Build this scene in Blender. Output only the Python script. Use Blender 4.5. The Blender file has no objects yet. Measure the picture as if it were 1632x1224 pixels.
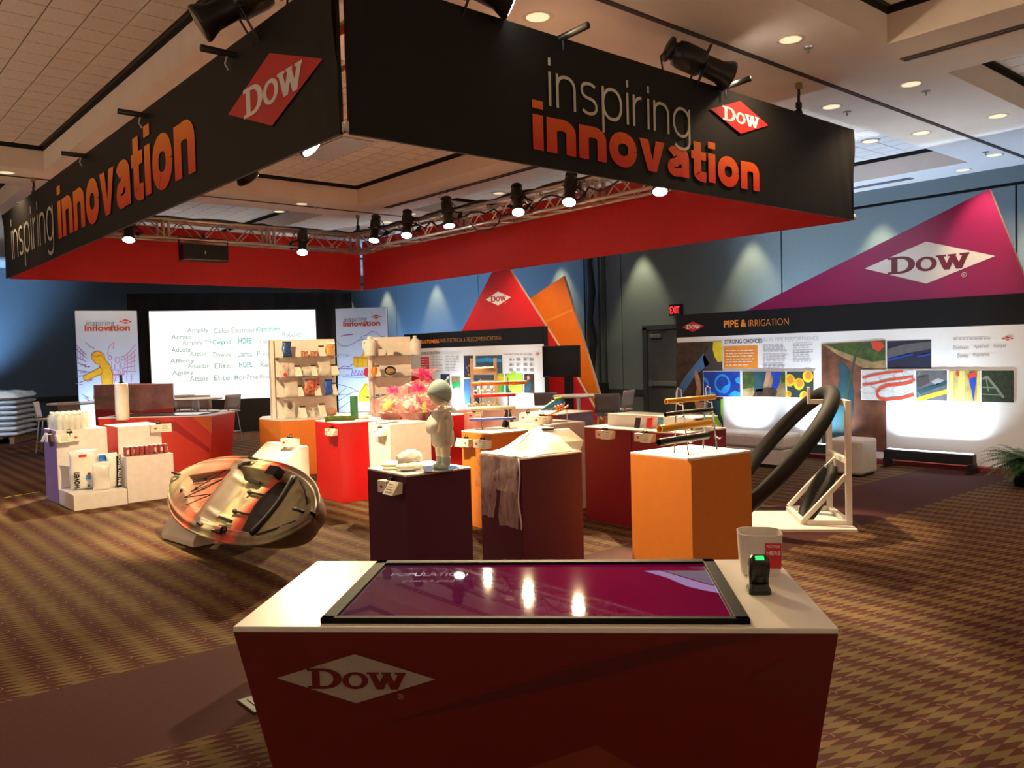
import bpy, math, random
from mathutils import Vector, Matrix, noise
random.seed(7)
scene = bpy.context.scene
C = scene.collection
PI = math.pi

# ------------------------------------------------------------------ camera
FPX, PITCH, ROLL, YAW, EYE = 1331.3, 0.0371, -0.0264, 0.7115, 1.65
def _cam():
    cp, sp = math.cos(PITCH), math.sin(PITCH)
    w = Vector((0, cp, -sp)); u0 = Vector((0, sp, cp)); r0 = Vector((1, 0, 0))
    c, s = math.cos(ROLL), math.sin(ROLL)
    r = c*r0 + s*u0; u = -s*r0 + c*u0
    R = Matrix.Rotation(-YAW, 3, 'Z')
    return R @ r, R @ u, R @ w
CR, CU, CW = _cam()
CAM = Vector((0, 0, EYE))
cd = bpy.data.cameras.new('camera'); cam = bpy.data.objects.new('camera', cd); C.objects.link(cam)
cd.sensor_width = 36; cd.lens = FPX/1632*36; cd.clip_start = .05; cd.clip_end = 200
cam.matrix_world = Matrix(((CR.x, CU.x, -CW.x, 0), (CR.y, CU.y, -CW.y, 0), (CR.z, CU.z, -CW.z, EYE), (0, 0, 0, 1)))
scene.camera = cam
# ------------------------------------------------------------------ world, exposure, large lights
wd = bpy.data.worlds.new('world'); scene.world = wd; wd.use_nodes = True
wd.node_tree.nodes['Background'].inputs[0].default_value = (1, .72, .5, 1)
wd.node_tree.nodes['Background'].inputs[1].default_value = .24
scene.view_settings.view_transform = 'Standard'; scene.view_settings.look = 'None'
scene.view_settings.exposure = 0.6; scene.view_settings.gamma = 1; scene.view_settings.use_curve_mapping = False

WARM = (1, .74, .42); COOL = (.62, .82, 1); BLUE = (.25, .5, 1)
def lamp(kind, loc, target, energy, col, size=.1, angle=60, blend=.5, name='lamp'):
    d = bpy.data.lights.new(name, kind); d.energy = energy; d.color = col
    if kind == 'AREA':
        d.shape = 'RECTANGLE'; d.size = size[0]; d.size_y = size[1]
    else:
        d.shadow_soft_size = size
    if kind == 'SPOT':
        d.spot_size = math.radians(angle); d.spot_blend = blend
    o = bpy.data.objects.new(name, d); C.objects.link(o); o.location = loc
    if target is not None:
        o.rotation_euler = (Vector(target)-Vector(loc)).to_track_quat('-Z', 'Y').to_euler()
    return o

def ray(x, y): return CW + CR*((x-816)/FPX) - CU*((y-612)/FPX)
def at(x, y, z):
    d = ray(x, y); return CAM + d*((z-EYE)/d.z)
def atX(x, y, X):
    d = ray(x, y); return CAM + d*(X/d.x)
def atY(x, y, Y):
    d = ray(x, y); return CAM + d*(Y/d.y)

# ------------------------------------------------------------------ materials
MATS = {}
def srgb(r, g, b):
    f = lambda c: (c/255/12.92 if c/255 < .04045 else ((c/255+.055)/1.055)**2.4)
    return (f(r), f(g), f(b), 1)
def mat(name, col, rough=.5, metal=0., emit=0., alpha=1., trans=0., var=.06, scale=12., bump=0., spec=.5, ecol=None, sss=0.):
    if name in MATS: return MATS[name]
    if len(col) == 3: col = (*col, 1)
    m = bpy.data.materials.new(name); m.use_nodes = True; MATS[name] = m
    nt = m.node_tree; N = nt.nodes; L = nt.links; p = N['Principled BSDF']
    tc = N.new('ShaderNodeTexCoord'); nz = N.new('ShaderNodeTexNoise')
    nz.inputs['Scale'].default_value = scale; nz.inputs['Detail'].default_value = 4
    L.new(tc.outputs['Object'], nz.inputs['Vector'])
    rp = N.new('ShaderNodeValToRGB'); L.new(nz.outputs['Fac'], rp.inputs['Fac'])
    rp.color_ramp.elements[0].position = .3; rp.color_ramp.elements[1].position = .7
    rp.color_ramp.elements[0].color = tuple(c*(1-var) for c in col[:3])+(1,)
    rp.color_ramp.elements[1].color = tuple(min(1, c*(1+var)) for c in col[:3])+(1,)
    L.new(rp.outputs['Color'], p.inputs['Base Color'])
    p.inputs['Roughness'].default_value = rough; p.inputs['Metallic'].default_value = metal
    p.inputs['Specular IOR Level'].default_value = spec
    if emit:
        p.inputs['Emission Color'].default_value = (*(ecol or col[:3]), 1); p.inputs['Emission Strength'].default_value = emit
    p.inputs['Alpha'].default_value = alpha
    if trans: p.inputs['Transmission Weight'].default_value = trans
    if sss: p.inputs['Subsurface Weight'].default_value = sss; p.inputs['Subsurface Radius'].default_value = (.02, .02, .02)
    if bump:
        b = N.new('ShaderNodeBump'); b.inputs['Strength'].default_value = bump; b.inputs['Distance'].default_value = .01
        L.new(nz.outputs['Fac'], b.inputs['Height']); L.new(b.outputs['Normal'], p.inputs['Normal'])
    return m
class G:
    """tiny node-graph helper"""
    def __init__(s, name, rough=.9):
        s.m = bpy.data.materials.new(name); MATS[name] = s.m; s.m.use_nodes = True
        s.nt = s.m.node_tree; s.p = s.nt.nodes['Principled BSDF']; s.p.inputs['Roughness'].default_value = rough
    def n(s, t): return s.nt.nodes.new(t)
    def l(s, a, b): s.nt.links.new(a, b)
    def math(s, op, a, b=0.):
        k = s.n('ShaderNodeMath'); k.operation = op
        for i, v in enumerate((a, b)):
            if isinstance(v, (int, float)): k.inputs[i].default_value = v
            else: s.l(v, k.inputs[i])
        return k.outputs[0]
    def mix(s, f, a, b):
        k = s.n('ShaderNodeMix'); k.data_type = 'RGBA'
        if isinstance(f, (int, float)): k.inputs[0].default_value = f
        else: s.l(f, k.inputs[0])
        for i, v in ((6, a), (7, b)):
            if isinstance(v, tuple): k.inputs[i].default_value = v if len(v) == 4 else (*v, 1)
            else: s.l(v, k.inputs[i])
        return k.outputs[2]
    def noise(s, vec, scale, detail=3):
        k = s.n('ShaderNodeTexNoise'); k.inputs['Scale'].default_value = scale; k.inputs['Detail'].default_value = detail
        s.l(vec, k.inputs['Vector']); return k.outputs['Fac']
    def ramp(s, f, stops):
        k = s.n('ShaderNodeValToRGB'); s.l(f, k.inputs[0]); e = k.color_ramp.elements
        while len(e) < len(stops): e.new(.5)
        for i, (p, c) in enumerate(stops): e[i].position = p; e[i].color = c if len(c) == 4 else (*c, 1)
        return k.outputs[0]

def carpet_mat():
    g = G('carpet', .95); pos = g.n('ShaderNodeNewGeometry').outputs['Position']
    sx = g.n('ShaderNodeSeparateXYZ'); g.l(pos, sx.inputs[0]); X, Y = sx.outputs[0], sx.outputs[1]
    fine = g.noise(pos, 260, 2); med = g.noise(pos, 30, 3)
    wob = g.math('MULTIPLY', g.math('SUBTRACT', med, .5), .10)
    saw = g.math('FRACT', g.math('MULTIPLY', Y, 1/.0525))
    ph = g.math('FRACT', g.math('ADD', g.math('ADD', g.math('MULTIPLY', X, 1/.21), g.math('MULTIPLY', saw, .46)), wob))
    isred = g.math('GREATER_THAN', ph, .5)
    edge = g.math('LESS_THAN', g.math('ABSOLUTE', g.math('SUBTRACT', ph, .5)), .05)
    olive = g.mix(g.math('FRACT', g.math('MULTIPLY', g.math('FLOOR', g.math('MULTIPLY', Y, 1/.0525)), .37)), srgb(134, 110, 66), srgb(110, 92, 60))
    red = g.mix(med, srgb(92, 34, 28), srgb(74, 28, 26))
    c = g.mix(isred, olive, red); c = g.mix(g.math('MULTIPLY', edge, .5), c, srgb(128, 70, 40))
    # small pale crescents
    cu = g.math('SUBTRACT', g.math('FRACT', g.math('MULTIPLY', X, 1/.21)), .45); cv = g.math('SUBTRACT', g.math('FRACT', g.math('MULTIPLY', Y, 1/.21)), .5)
    rr = g.math('SQRT', g.math('ADD', g.math('MULTIPLY', g.math('POWER', cu, 2), 1.0), g.math('MULTIPLY', g.math('POWER', cv, 2), .9)))
    ring = g.math('MULTIPLY', g.math('LESS_THAN', g.math('ABSOLUTE', g.math('SUBTRACT', rr, .12)), .018), g.math('GREATER_THAN', cu, .04))
    c = g.mix(g.math('MULTIPLY', ring, .35), c, srgb(190, 170, 120))
    band = g.math('LESS_THAN', g.math('ABSOLUTE', g.math('SUBTRACT', Y, 4.185)), .535)
    band2 = g.math('LESS_THAN', g.math('ABSOLUTE', g.math('SUBTRACT', Y, 20.2)), .535)
    pur = g.mix(med, srgb(92, 46, 44), srgb(76, 40, 42))
    c = g.mix(g.math('MAXIMUM', band, band2), c, pur)
    c = g.mix(g.math('ADD', g.math('MULTIPLY', fine, .5), .16), c, (.012, .008, .006, 1))
    g.l(c, g.p.inputs['Base Color'])
    b = g.n('ShaderNodeBump'); b.inputs['Strength'].default_value = .35; b.inputs['Distance'].default_value = .006
    g.l(fine, b.inputs['Height']); g.l(b.outputs[0], g.p.inputs['Normal']); g.p.inputs['Specular IOR Level'].default_value = .15
    return g.m
def gradient_mat(name, z0, z1, stops, rough=.6, axis=2):
    g = G(name, rough); tc = g.n('ShaderNodeTexCoord'); sx = g.n('ShaderNodeSeparateXYZ'); g.l(tc.outputs['Object'], sx.inputs[0])
    f = g.math('DIVIDE', g.math('SUBTRACT', sx.outputs[axis], z0), z1-z0)
    g.l(g.ramp(f, stops), g.p.inputs['Base Color']); return g.m

# ------------------------------------------------------------------ mesh builder
class MB:
    def __init__(s): s.v = []; s.f = []
    def add(s, vs, fs):
        o = len(s.v); s.v += [Vector(v) for v in vs]; s.f += [tuple(i+o for i in f) for f in fs]; return s
    def box(s, c, d, rz=0, M=None):
        vs = [Vector((x*d[0]/2, y*d[1]/2, z*d[2]/2)) for z in (-1, 1) for y in (-1, 1) for x in (-1, 1)]
        if M is None: M = Matrix.Rotation(rz, 3, 'Z')
        return s.add([M @ v + Vector(c) for v in vs], [(0, 2, 3, 1), (4, 5, 7, 6), (0, 1, 5, 4), (2, 6, 7, 3), (1, 3, 7, 5), (0, 4, 6, 2)])
    def bar(s, a, b, w, h=None, up=(0, 0, 1)):
        a, b = Vector(a), Vector(b); h = h or w; d = (b-a); L = d.length; d.normalize(); up = Vector(up)
        if abs(d.dot(up)) > .98: up = Vector((1, 0, 0))
        x = d.cross(up).normalized(); y = x.cross(d).normalized()
        return s.box((a+b)/2, (w, L, h), M=Matrix((x, d, y)).transposed())
    def tube(s, pts, r, n=8, closed=False, caps=True):
        pts = [Vector(p) for p in pts]; k = len(pts); rings = []; nx = None
        for i, p in enumerate(pts):
            if closed: t = pts[(i+1) % k]-pts[i-1]
            else: t = pts[min(i+1, k-1)]-pts[max(i-1, 0)]
            t.normalize()
            if nx is None: nx = t.orthogonal().normalized()
            nx = (nx - t*nx.dot(t)).normalized(); ny = t.cross(nx)
            rr = r[i] if isinstance(r, (list, tuple)) else r
            rings.append([p + nx*(rr*math.cos(2*PI*j/n)) + ny*(rr*math.sin(2*PI*j/n)) for j in range(n)])
        o = len(s.v)
        for q in rings: s.v += q
        m = k if closed else k-1
        for i in range(m):
            a, b = o+i*n, o+((i+1) % k)*n
            for j in range(n): s.f.append((a+j, a+(j+1) % n, b+(j+1) % n, b+j))
        if caps and not closed:
            s.f.append(tuple(o+j for j in reversed(range(n)))); s.f.append(tuple(o+(k-1)*n+j for j in range(n)))
        return s
    def cyl(s, a, b, r0, r1=None, n=16): return s.tube([a, b], [r0, r0 if r1 is None else r1], n)
    def lathe(s, prof, n=20, M=None, c=(0, 0, 0)):
        o = len(s.v); M = M or Matrix.Identity(3); c = Vector(c)
        for r, z in prof:
            for j in range(n): s.v.append(M @ Vector((r*math.cos(2*PI*j/n), r*math.sin(2*PI*j/n), z)) + c)
        for i in range(len(prof)-1):
            for j in range(n): s.f.append((o+i*n+j, o+i*n+(j+1) % n, o+(i+1)*n+(j+1) % n, o+(i+1)*n+j))
        s.f.append(tuple(o+j for j in reversed(range(n)))); s.f.append(tuple(o+(len(prof)-1)*n+j for j in range(n)))
        return s
    def prism(s, poly, z0, z1):
        n = len(poly)
        if sum(poly[i][0]*poly[(i+1) % n][1]-poly[(i+1) % n][0]*poly[i][1] for i in range(n)) < 0: poly = poly[::-1]
        vs = [(x, y, z0) for x, y in poly]+[(x, y, z1) for x, y in poly]
        return s.add(vs, [tuple(reversed(range(n))), tuple(range(n, 2*n))]+[(i, (i+1) % n, n+(i+1) % n, n+i) for i in range(n)])
    def prismM(s, poly, a, b, M):
        """prism with poly in local (x,z), extruded along local y a..b, then M"""
        t = MB().prism(poly, a, b); return s.add([M @ Vector((v.x, -v.z, v.y)) if False else M @ Vector((v.x, v.z, v.y)) for v in t.v], [tuple(reversed(f)) for f in t.f])
    def loft(s, secs, caps=True, closed=True):
        n = len(secs[0]); o = len(s.v)
        for q in secs: s.v += [Vector(p) for p in q]
        for i in range(len(secs)-1):
            for j in range(n if closed else n-1): s.f.append((o+i*n+j, o+i*n+(j+1) % n, o+(i+1)*n+(j+1) % n, o+(i+1)*n+j))
        if caps and closed:
            s.f.append(tuple(o+j for j in reversed(range(n)))); s.f.append(tuple(o+(len(secs)-1)*n+j for j in range(n)))
        return s
    def grid(s, fn, nu, nv):
        o = len(s.v)
        for i in range(nu+1):
            for j in range(nv+1): s.v.append(Vector(fn(i/nu, j/nv)))
        for i in range(nu):
            for j in range(nv):
                a = o+i*(nv+1)+j; s.f.append((a, a+nv+1, a+nv+2, a+1))
        return s
    def ball(s, c, r, nu=14, nv=9, fn=None):
        c = Vector(c); r = r if isinstance(r, (tuple, list)) else (r, r, r)
        def q(u, v):
            a = 2*PI*u; b = PI*(v-.5)*.998
            d = Vector((math.cos(b)*math.cos(a), math.cos(b)*math.sin(a), math.sin(b)))
            k = fn(d) if fn else 1
            return c+Vector((d.x*r[0]*k, d.y*r[1]*k, d.z*r[2]*k))
        return s.grid(q, nu, nv)
    def xf(s, M): s.v = [M @ v for v in s.v]; return s
    def mesh(s, name):
        m = bpy.data.meshes.new(name); m.from_pydata([tuple(v) for v in s.v], [], s.f); m.update(); return m

def link(name, data, parent=None):
    o = bpy.data.objects.new(name, data); C.objects.link(o)
    if parent is not None: o.parent = parent
    return o
def part(name, mb, m, parent=None, label=None, smooth=False, bev=0, solid=0, sub=0, kind=None):
    me = mb.mesh(name); me.materials.append(m)
    if smooth:
        for p in me.polygons: p.use_smooth = True
    o = link(name, me, parent)
    if label: o['label'] = label
    if kind: o['kind'] = kind
    if solid:
        q = o.modifiers.new('solid', 'SOLIDIFY'); q.thickness = solid; q.offset = 0
    if bev:
        q = o.modifiers.new('bevel', 'BEVEL'); q.width = bev; q.segments = 2; q.limit_method = 'ANGLE'
    if sub:
        q = o.modifiers.new('sub', 'SUBSURF'); q.levels = sub; q.render_levels = sub
    return o
def tag(o, label, cat, group=None):
    o['label'] = label; o['category'] = cat
    if group: o['group'] = group
    return o
def thing(name, label, cat, loc=(0, 0, 0), rz=0, group=None):
    o = link(name, None); o.location = loc; o.rotation_euler = (0, 0, rz); return tag(o, label, cat, group)
def struct(name, mb, m, **k):
    o = part(name, mb, m, **k); o['kind'] = 'structure'; return o
def dup(o, loc=None, rz=None, label=None):
    def cp(a, par):
        b = a.copy(); C.objects.link(b)
        if par is not None: b.parent = par
        for ch in a.children: cp(ch, b)
        return b
    r = cp(o, None)
    if loc is not None: r.location = loc
    if rz is not None: r.rotation_euler = (0, 0, rz)
    if label: r['label'] = label
    return r

# ------------------------------------------------------------------ flat print helpers
class Plane:
    """front face of a thing: local x to the right seen from the front, front towards local -y"""
    def __init__(s, loc, rz, yf=0.):
        s.M = Matrix.Translation(loc) @ Matrix.Rotation(rz, 4, 'Z'); s.I = s.M.inverted(); s.yf = yf
        n = s.M.to_3x3() @ Vector((0, -1, 0)); s.n = n; s.p = s.M @ Vector((0, yf, 0))
    def uv(s, x, y):
        d = ray(x, y); t = (s.p-CAM).dot(s.n)/d.dot(s.n); q = s.I @ (CAM+d*t); return (q.x, q.z)
def flat(name, polys, m, parent, yf, layer=1, label=None, stagger=.00003):
    mb = MB(); y = yf-.0016*layer
    for po in polys:
        n = len(po); a = sum(po[i][0]*po[(i+1) % n][1]-po[(i+1) % n][0]*po[i][1] for i in range(n))
        if a < 0: po = po[::-1]
        mb.add([(x, y-stagger*len(mb.f), z) for x, z in po], [tuple(range(n))])
    return part(name, mb, m, parent, label)
_tc = {}
def text_geo(s, off):
    if (s, off) in _tc: return _tc[(s, off)]
    cu = bpy.data.curves.new('lettering', 'FONT'); cu.body = s; cu.size = 1; cu.offset = off; cu.resolution_u = 4
    o = bpy.data.objects.new('lettering', cu); C.objects.link(o)
    dg = bpy.context.evaluated_depsgraph_get(); me = bpy.data.meshes.new_from_object(o.evaluated_get(dg))
    vs = [v.co.copy() for v in me.vertices]; fs = [tuple(p.vertices) for p in me.polygons]
    bpy.data.objects.remove(o); bpy.data.meshes.remove(me)
    x0 = min(v.x for v in vs); x1 = max(v.x for v in vs); y0 = min(v.y for v in vs); y1 = max(v.y for v in vs)
    _tc[(s, off)] = ([((v.x-x0)/(x1-x0), (v.y-y0)/(y1-y0)) for v in vs], fs); return _tc[(s, off)]
def text(mb, s, x0, x1, z0, z1, y, off=0., vert=False):
    vs, fs = text_geo(s, off)
    if vert: mb.add([(x1-(v[1])*(x1-x0), y, z0+v[0]*(z1-z0)) for v in vs], fs)
    else: mb.add([(x0+v[0]*(x1-x0), y, z0+v[1]*(z1-z0)) for v in vs], fs)
    return mb
def words(name, items, m, parent, yf, layer=2, label=None):
    """items: (string, x0, x1, z0, z1, weight)"""
    for s, x0, x1, z0, z1, off in items: o = part(name, text(MB(), s, x0, x1, z0, z1, yf-.0016*layer, off), m, parent, label)
    return o
def wpx(pl, s, bl, br, tl, off=0.):
    a, b, t = pl.uv(*bl), pl.uv(*br), pl.uv(*tl); return (s, a[0], b[0], a[1], t[1], off)
def dow_polys(cx, cz, w, h):
    """slab-serif letters of the diamond logo, in a box w*h about (cx,cz)"""
    P = []; X = lambda u: cx+u*w; Z = lambda v: cz+v*h
    def q(*p): P.append([(X(a), Z(b)) for a, b in p])
    # D  u -.30..-.085, v -.21...21
    q((-.275, -.20), (-.225, -.20), (-.225, .20), (-.275, .20)); q((-.305, .15), (-.2, .15), (-.2, .205), (-.305, .205)); q((-.305, -.205), (-.2, -.205), (-.2, -.15), (-.305, -.15))
    n = 12
    for i in range(n):
        a, b = -PI/2+PI*i/n, -PI/2+PI*(i+1)/n
        f = lambda t, r, rv: (-.2+r*math.cos(t), rv*math.sin(t))
        q(f(a, .115, .205), f(b, .115, .205), f(b, .062, .148), f(a, .062, .148))
    # O
    n = 22
    for i in range(n):
        a, b = 2*PI*i/n, 2*PI*(i+1)/n
        f = lambda t, r, rv: (-.0+r*math.cos(t), -.03+rv*math.sin(t))
        q(f(a, .082, .17), f(b, .082, .17), f(b, .042, .115), f(a, .042, .115))
    # W
    for (a, b) in ((.105, .155), (.205, .155), (.195, .245), (.295, .245)):
        q((a-.022, .13), (a+.022, .13), (b+.022, -.2), (b-.022, -.2))
    q((.075, .1), (.15, .1), (.15, .14), (.075, .14)); q((.165, .1), (.225, .1), (.225, .14), (.165, .14)); q((.25, .1), (.32, .1), (.32, .14), (.25, .14))
    return P
def logo(parent, pl, l, t, r, b, m_d, m_t, layer=2, reg=None, letters=1.0):
    L, T, R, B = pl.uv(*l), pl.uv(*t), pl.uv(*r), pl.uv(*b)
    cx = (L[0]+R[0])/2; cz = (T[1]+B[1])/2; w = R[0]-L[0]; h = T[1]-B[1]
    flat('logo_diamond', [[(cx-w/2, cz), (cx, cz-h/2), (cx+w/2, cz), (cx, cz+h/2)]], m_d, parent, pl.yf, layer)
    flat('logo_lettering', dow_polys(cx, cz, w, h*1.02), m_t, parent, pl.yf, layer+1, stagger=.00004)
    if reg:
        mb = MB(); s = h*.055; c = (cx+w*.28, cz-h*.36)
        for i in range(20):
            a, bb = 2*PI*i/20, 2*PI*(i+1)/20
            mb.add([(c[0]+k*s*math.cos(x), pl.yf-.003, c[1]+k*s*math.sin(x)) for k, x in ((1, a), (1, bb), (.82, bb), (.82, a))], [(0, 3, 2, 1)])
        text(mb, 'R', c[0]-s*.35, c[0]+s*.4, c[1]-s*.5, c[1]+s*.5, pl.yf-.003); part('registered_mark', mb, reg, parent)
def pxpoly(pl, pts): return [pl.uv(*p) for p in pts]
def stroke(pl, pts, w):
    """polyline in pixels -> thin quads in plane coords"""
    q = [pl.uv(*p) for p in pts]; out = []
    for a, b in zip(q, q[1:]):
        dx, dz = b[0]-a[0], b[1]-a[1]; L = math.hypot(dx, dz) or 1; nx, nz = -dz/L*w/2, dx/L*w/2
        out.append([(a[0]+nx, a[1]+nz), (a[0]-nx, a[1]-nz), (b[0]-nx, b[1]-nz), (b[0]+nx, b[1]+nz)])
    return out
def ell(c, rx, rz, n=20, a0=0, a1=2*PI): return [(c[0]+rx*math.cos(a0+(a1-a0)*i/n), c[1]+rz*math.sin(a0+(a1-a0)*i/n)) for i in range(n if a1-a0 > 6.28 else n+1)]
def ring2(c, rx, rz, k, n=22):
    o = []
    for i in range(n):
        a, b = 2*PI*i/n, 2*PI*(i+1)/n
        o.append([(c[0]+s*rx*math.cos(t), c[1]+s*rz*math.sin(t)) for s, t in ((1, a), (1, b), (k, b), (k, a))])
    return o

# ------------------------------------------------------------------ grotesque stroke lettering for the big banner words
def strip(pts, w):
    """mitred ribbon along a polyline"""
    n = len(pts); L = []; Rr = []
    for i, p in enumerate(pts):
        a = pts[max(i-1, 0)]; b = pts[min(i+1, n-1)]
        def nrm(u, v):
            dx, dy = v[0]-u[0], v[1]-u[1]; l = math.hypot(dx, dy) or 1; return (-dy/l, dx/l)
        n1 = nrm(a, p) if i else nrm(p, b); n2 = nrm(p, b) if i < n-1 else n1
        mx, my = n1[0]+n2[0], n1[1]+n2[1]; q = mx*n1[0]+my*n1[1]
        if abs(q) < .25: q = .25
        k = w/2*1.0/q*1.0; k = min(k, w*1.2); L.append((p[0]+mx*k, p[1]+my*k)); Rr.append((p[0]-mx*k, p[1]-my*k))
    return [[L[i], Rr[i], Rr[i+1], L[i+1]] for i in range(n-1)]
def arc(cx, cy, rx, ry, a0, a1, n=10, p=.9):
    o = []
    for i in range(n+1):
        t = math.radians(a0+(a1-a0)*i/n); c, s = math.cos(t), math.sin(t)
        o.append((cx+rx*math.copysign(abs(c)**p, c), cy+ry*math.copysign(abs(s)**p, s)))
    return o
def glyph(ch, w, b):
    """polygons and advance; x-height 1; b = bold widths"""
    h = w/2; hv = w*(.45 if b else .5)  # horizontal strokes a little thinner
    if ch == 'i': return strip([(h, 0), (h, 1)], w)+strip([(h, 1.17), (h, 1.40)], w), w
    if ch in 'nr':
        W = (1.0 if b else .80) if ch == 'n' else (.66 if b else .50)
        P = strip([(h, 0), (h, 1)], w)
        if ch == 'n': P += strip(arc(W/2+.0, .62, W/2-h, 1-.62-hv, 178, 0, 12)+[(W-h, 0)], w*.98)
        else: P += strip(arc(W*.95, .55, W*.95-h, 1-.55-hv, 178, 96, 8), w*.98)
        return P, W
    if ch == 'o':
        W = 1.08 if b else .96; return strip(arc(W/2, .5, W/2-h, .5-hv*.9+.01, 0, 360, 32, .92), w), W
    if ch == 'v':
        W = 1.06 if b else .9; k = w*.52; return [[(0, 1), (w*1.08, 1), (W/2+k*.1, w*.9 if b else .2), (W/2-k, 0)][0:4]]+[[(W, 1), (W/2+k, 0), (W/2-k, 0), (W/2, w*.85), (W-w*1.08, 1)]], W
    if ch == 'p' or ch == 'g':
        W = .92 if not b else 1.06; ring = strip(arc(W/2, .5, W/2-h, .5-hv*.9+.01, 0, 360, 32, .92), w)
        if ch == 'p': return strip([(h, -.42), (h, 1)], w)+ring, W
        return ring+strip([(W-h, 1), (W-h, -.12)]+arc(W/2, -.12, W/2-h, .32-hv, 0, -150, 10)[1:], w), W
    if ch == 's':
        W = .72 if not b else .92
        return strip(arc(W/2, .745, W/2-h, .255-hv, 35, 180, 9)+arc(W/2, .745, W/2-h, .235, 200, 262, 5)+arc(W/2, .255, W/2-h, .245, 82, 0, 6)+arc(W/2, .255, W/2-h, .255-hv, -15, -150, 9), w*.95), W
    if ch == 'a':
        W = .98 if b else .84
        return strip(arc(W/2, .66, W/2-h, .34-hv, 160, 0, 10)+[(W-h, 0)], w*.96)+strip([(W-h, .58), (W*.52, .54)]+arc(W*.40, .28, W*.40-h*.95, .28-hv*.75, 90, 270, 9)+[(W*.62, hv*.9), (W-h, .20)], w*.80), W
    if ch == 't':
        W = .70 if b else .5; return strip([(W*.42, 1.30), (W*.42, .3)]+arc(W*.42+.22, .24, .22, .24-hv*.9, 180, 270, 5)[1:]+[(W, hv*.85)], w)+strip([(0, 1-hv), (W, 1-hv)], w*.8), W
def signword(s, w, b, gap):
    out = []; x = 0
    for ch in s:
        P, a = glyph(ch, w, b); out += [[(x+p[0], p[1]) for p in q] for q in P]; x += a+gap
    x -= gap; return out, x
def bannerword(name, s, w, b, gap, x0, x1, z0, z1, m, parent, yf, layer):
    polys, W = signword(s, w, b, gap); lo = min(p[1] for q in polys for p in q); hi = max(p[1] for q in polys for p in q)
    mb = MB(); fx_ = (x1-x0)/W; fz = (z1-z0)/(hi-lo)
    for i, q in enumerate(polys):
        po = [(x0+p[0]*fx_, z0+(p[1]-lo)*fz) for p in q]; n = len(po)
        if sum(po[k][0]*po[(k+1) % n][1]-po[(k+1) % n][0]*po[k][1] for k in range(n)) < 0: po = po[::-1]
        mb.add([(x, yf-.0016*layer-.00004*(i % 40), z) for x, z in po], [tuple(range(n))])
    return part(name, mb, m, parent)

# ------------------------------------------------------------------ shared materials
WHITE = mat('white_laminate', (.80, .78, .74), .35, var=.02)
BLACK = mat('black_plastic', (.010, .010, .011), .4)
BLKM = mat('black_metal', (.014, .013, .012), .42, .3)
ALU = mat('truss_aluminium', (.62, .56, .50), .35, .85, var=.1)
STEEL = mat('brushed_steel', (.55, .56, .58), .3, .9)
BURG = mat('burgundy_laminate', (.075, .003, .030), .65, var=.03)
ORNG = mat('orange_laminate', (.66, .20, .022), .6, var=.03)
RED = mat('red_laminate', (.62, .012, .014), .4, var=.03)
KRED_SHADED = mat('kiosk_red_shaded', (.125, .006, .004), .4, var=.03)  # shade on the near kiosk's front is put into this red
PWHITE = mat('print_white', (.82, .82, .82), .5, var=.01)
PRED = mat('print_red', (.62, .022, .022), .5, var=.02)
PBLACK = mat('print_black', (.007, .007, .009), .7, spec=.2)
PGREY = mat('print_grey', (.30, .30, .32), .5)
PDK = mat('print_dark', (.06, .055, .06), .5)
PORG = mat('print_orange', (.80, .26, .03), .5)
GLASS = mat('clear_glass', (.9, 1, .96), .05, trans=1., var=0)
ACR = mat('clear_acrylic', (.95, .97, .98), .06, trans=1., var=0)
CREAM = mat('cream_card', (.84, .80, .68), .5)
LAMPW = mat('lamp_lens', (1, .96, .85), .3, emit=14, var=0)

# ------------------------------------------------------------------ lamps of the hall (downlights along the wall, uplight bars) and added ceiling fill
for Y in (24.4, 22, 19.4, 16.9, 14.33, 11.8, 9.1, 6.6, 4.1):
    lamp('SPOT', (13.62, Y, 4.2), (13.75, Y, 0), 150, (1, .86, .5), .06, 62, .6, 'wall_downlight')
for X, Y, e in ((4.51, 4.81, 60), (6.56, 3.86, 60), (8.67, 3.77, 70), (10.74, 3.69, 35), (12.93, 4.49, 90), (7.2, 17.0, 170), (4.6, 17.4, 90), (10.7, 0.8, 30), (6.5, .6, 15), (0.5, 4.3, 15), (-.5, 9, 25), (2.31, 12.96, 80), (10.7, 10.4, 240), (10.7, 13, 240), (10.9, 16, 240)):
    lamp('SPOT', (X, Y, 4.18), (X, Y, 0), e, (1, .70, .42), .09, 130, .8, 'ceiling_downlight')
for Y in (4.6, 7.0, 15.8, 18.2, 20.6):
    lamp('SPOT', (12.6, Y, .25), (13.7, Y, 3.9), 170 if Y < 10 else 460, BLUE, .2, 100, .8, 'blue_wall_washer')
lamp('SPOT', (3.0, 23.6, .3), (3.2, 25.3, 3.4), 900, BLUE, .2, 80, .8, 'blue_wall_washer')
lamp('SPOT', (12.1, 9.6, .2), (13.2, 5.5, 4.25), 700, COOL, .2, 100, .8, 'cool_ceiling_washer')

for X, Y in ((-3.5, 5.5), (-3.5, 11.5), (1.0, -3.8), (7.5, -3.8)):
    lamp('SPOT', (X, Y, 1.4), (X+.3, Y+.3, 4.2), 490, (1, .74, .5), .3, 150, .9, 'ceiling_fill')  # added unseen uplights that brighten the ceiling
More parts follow.
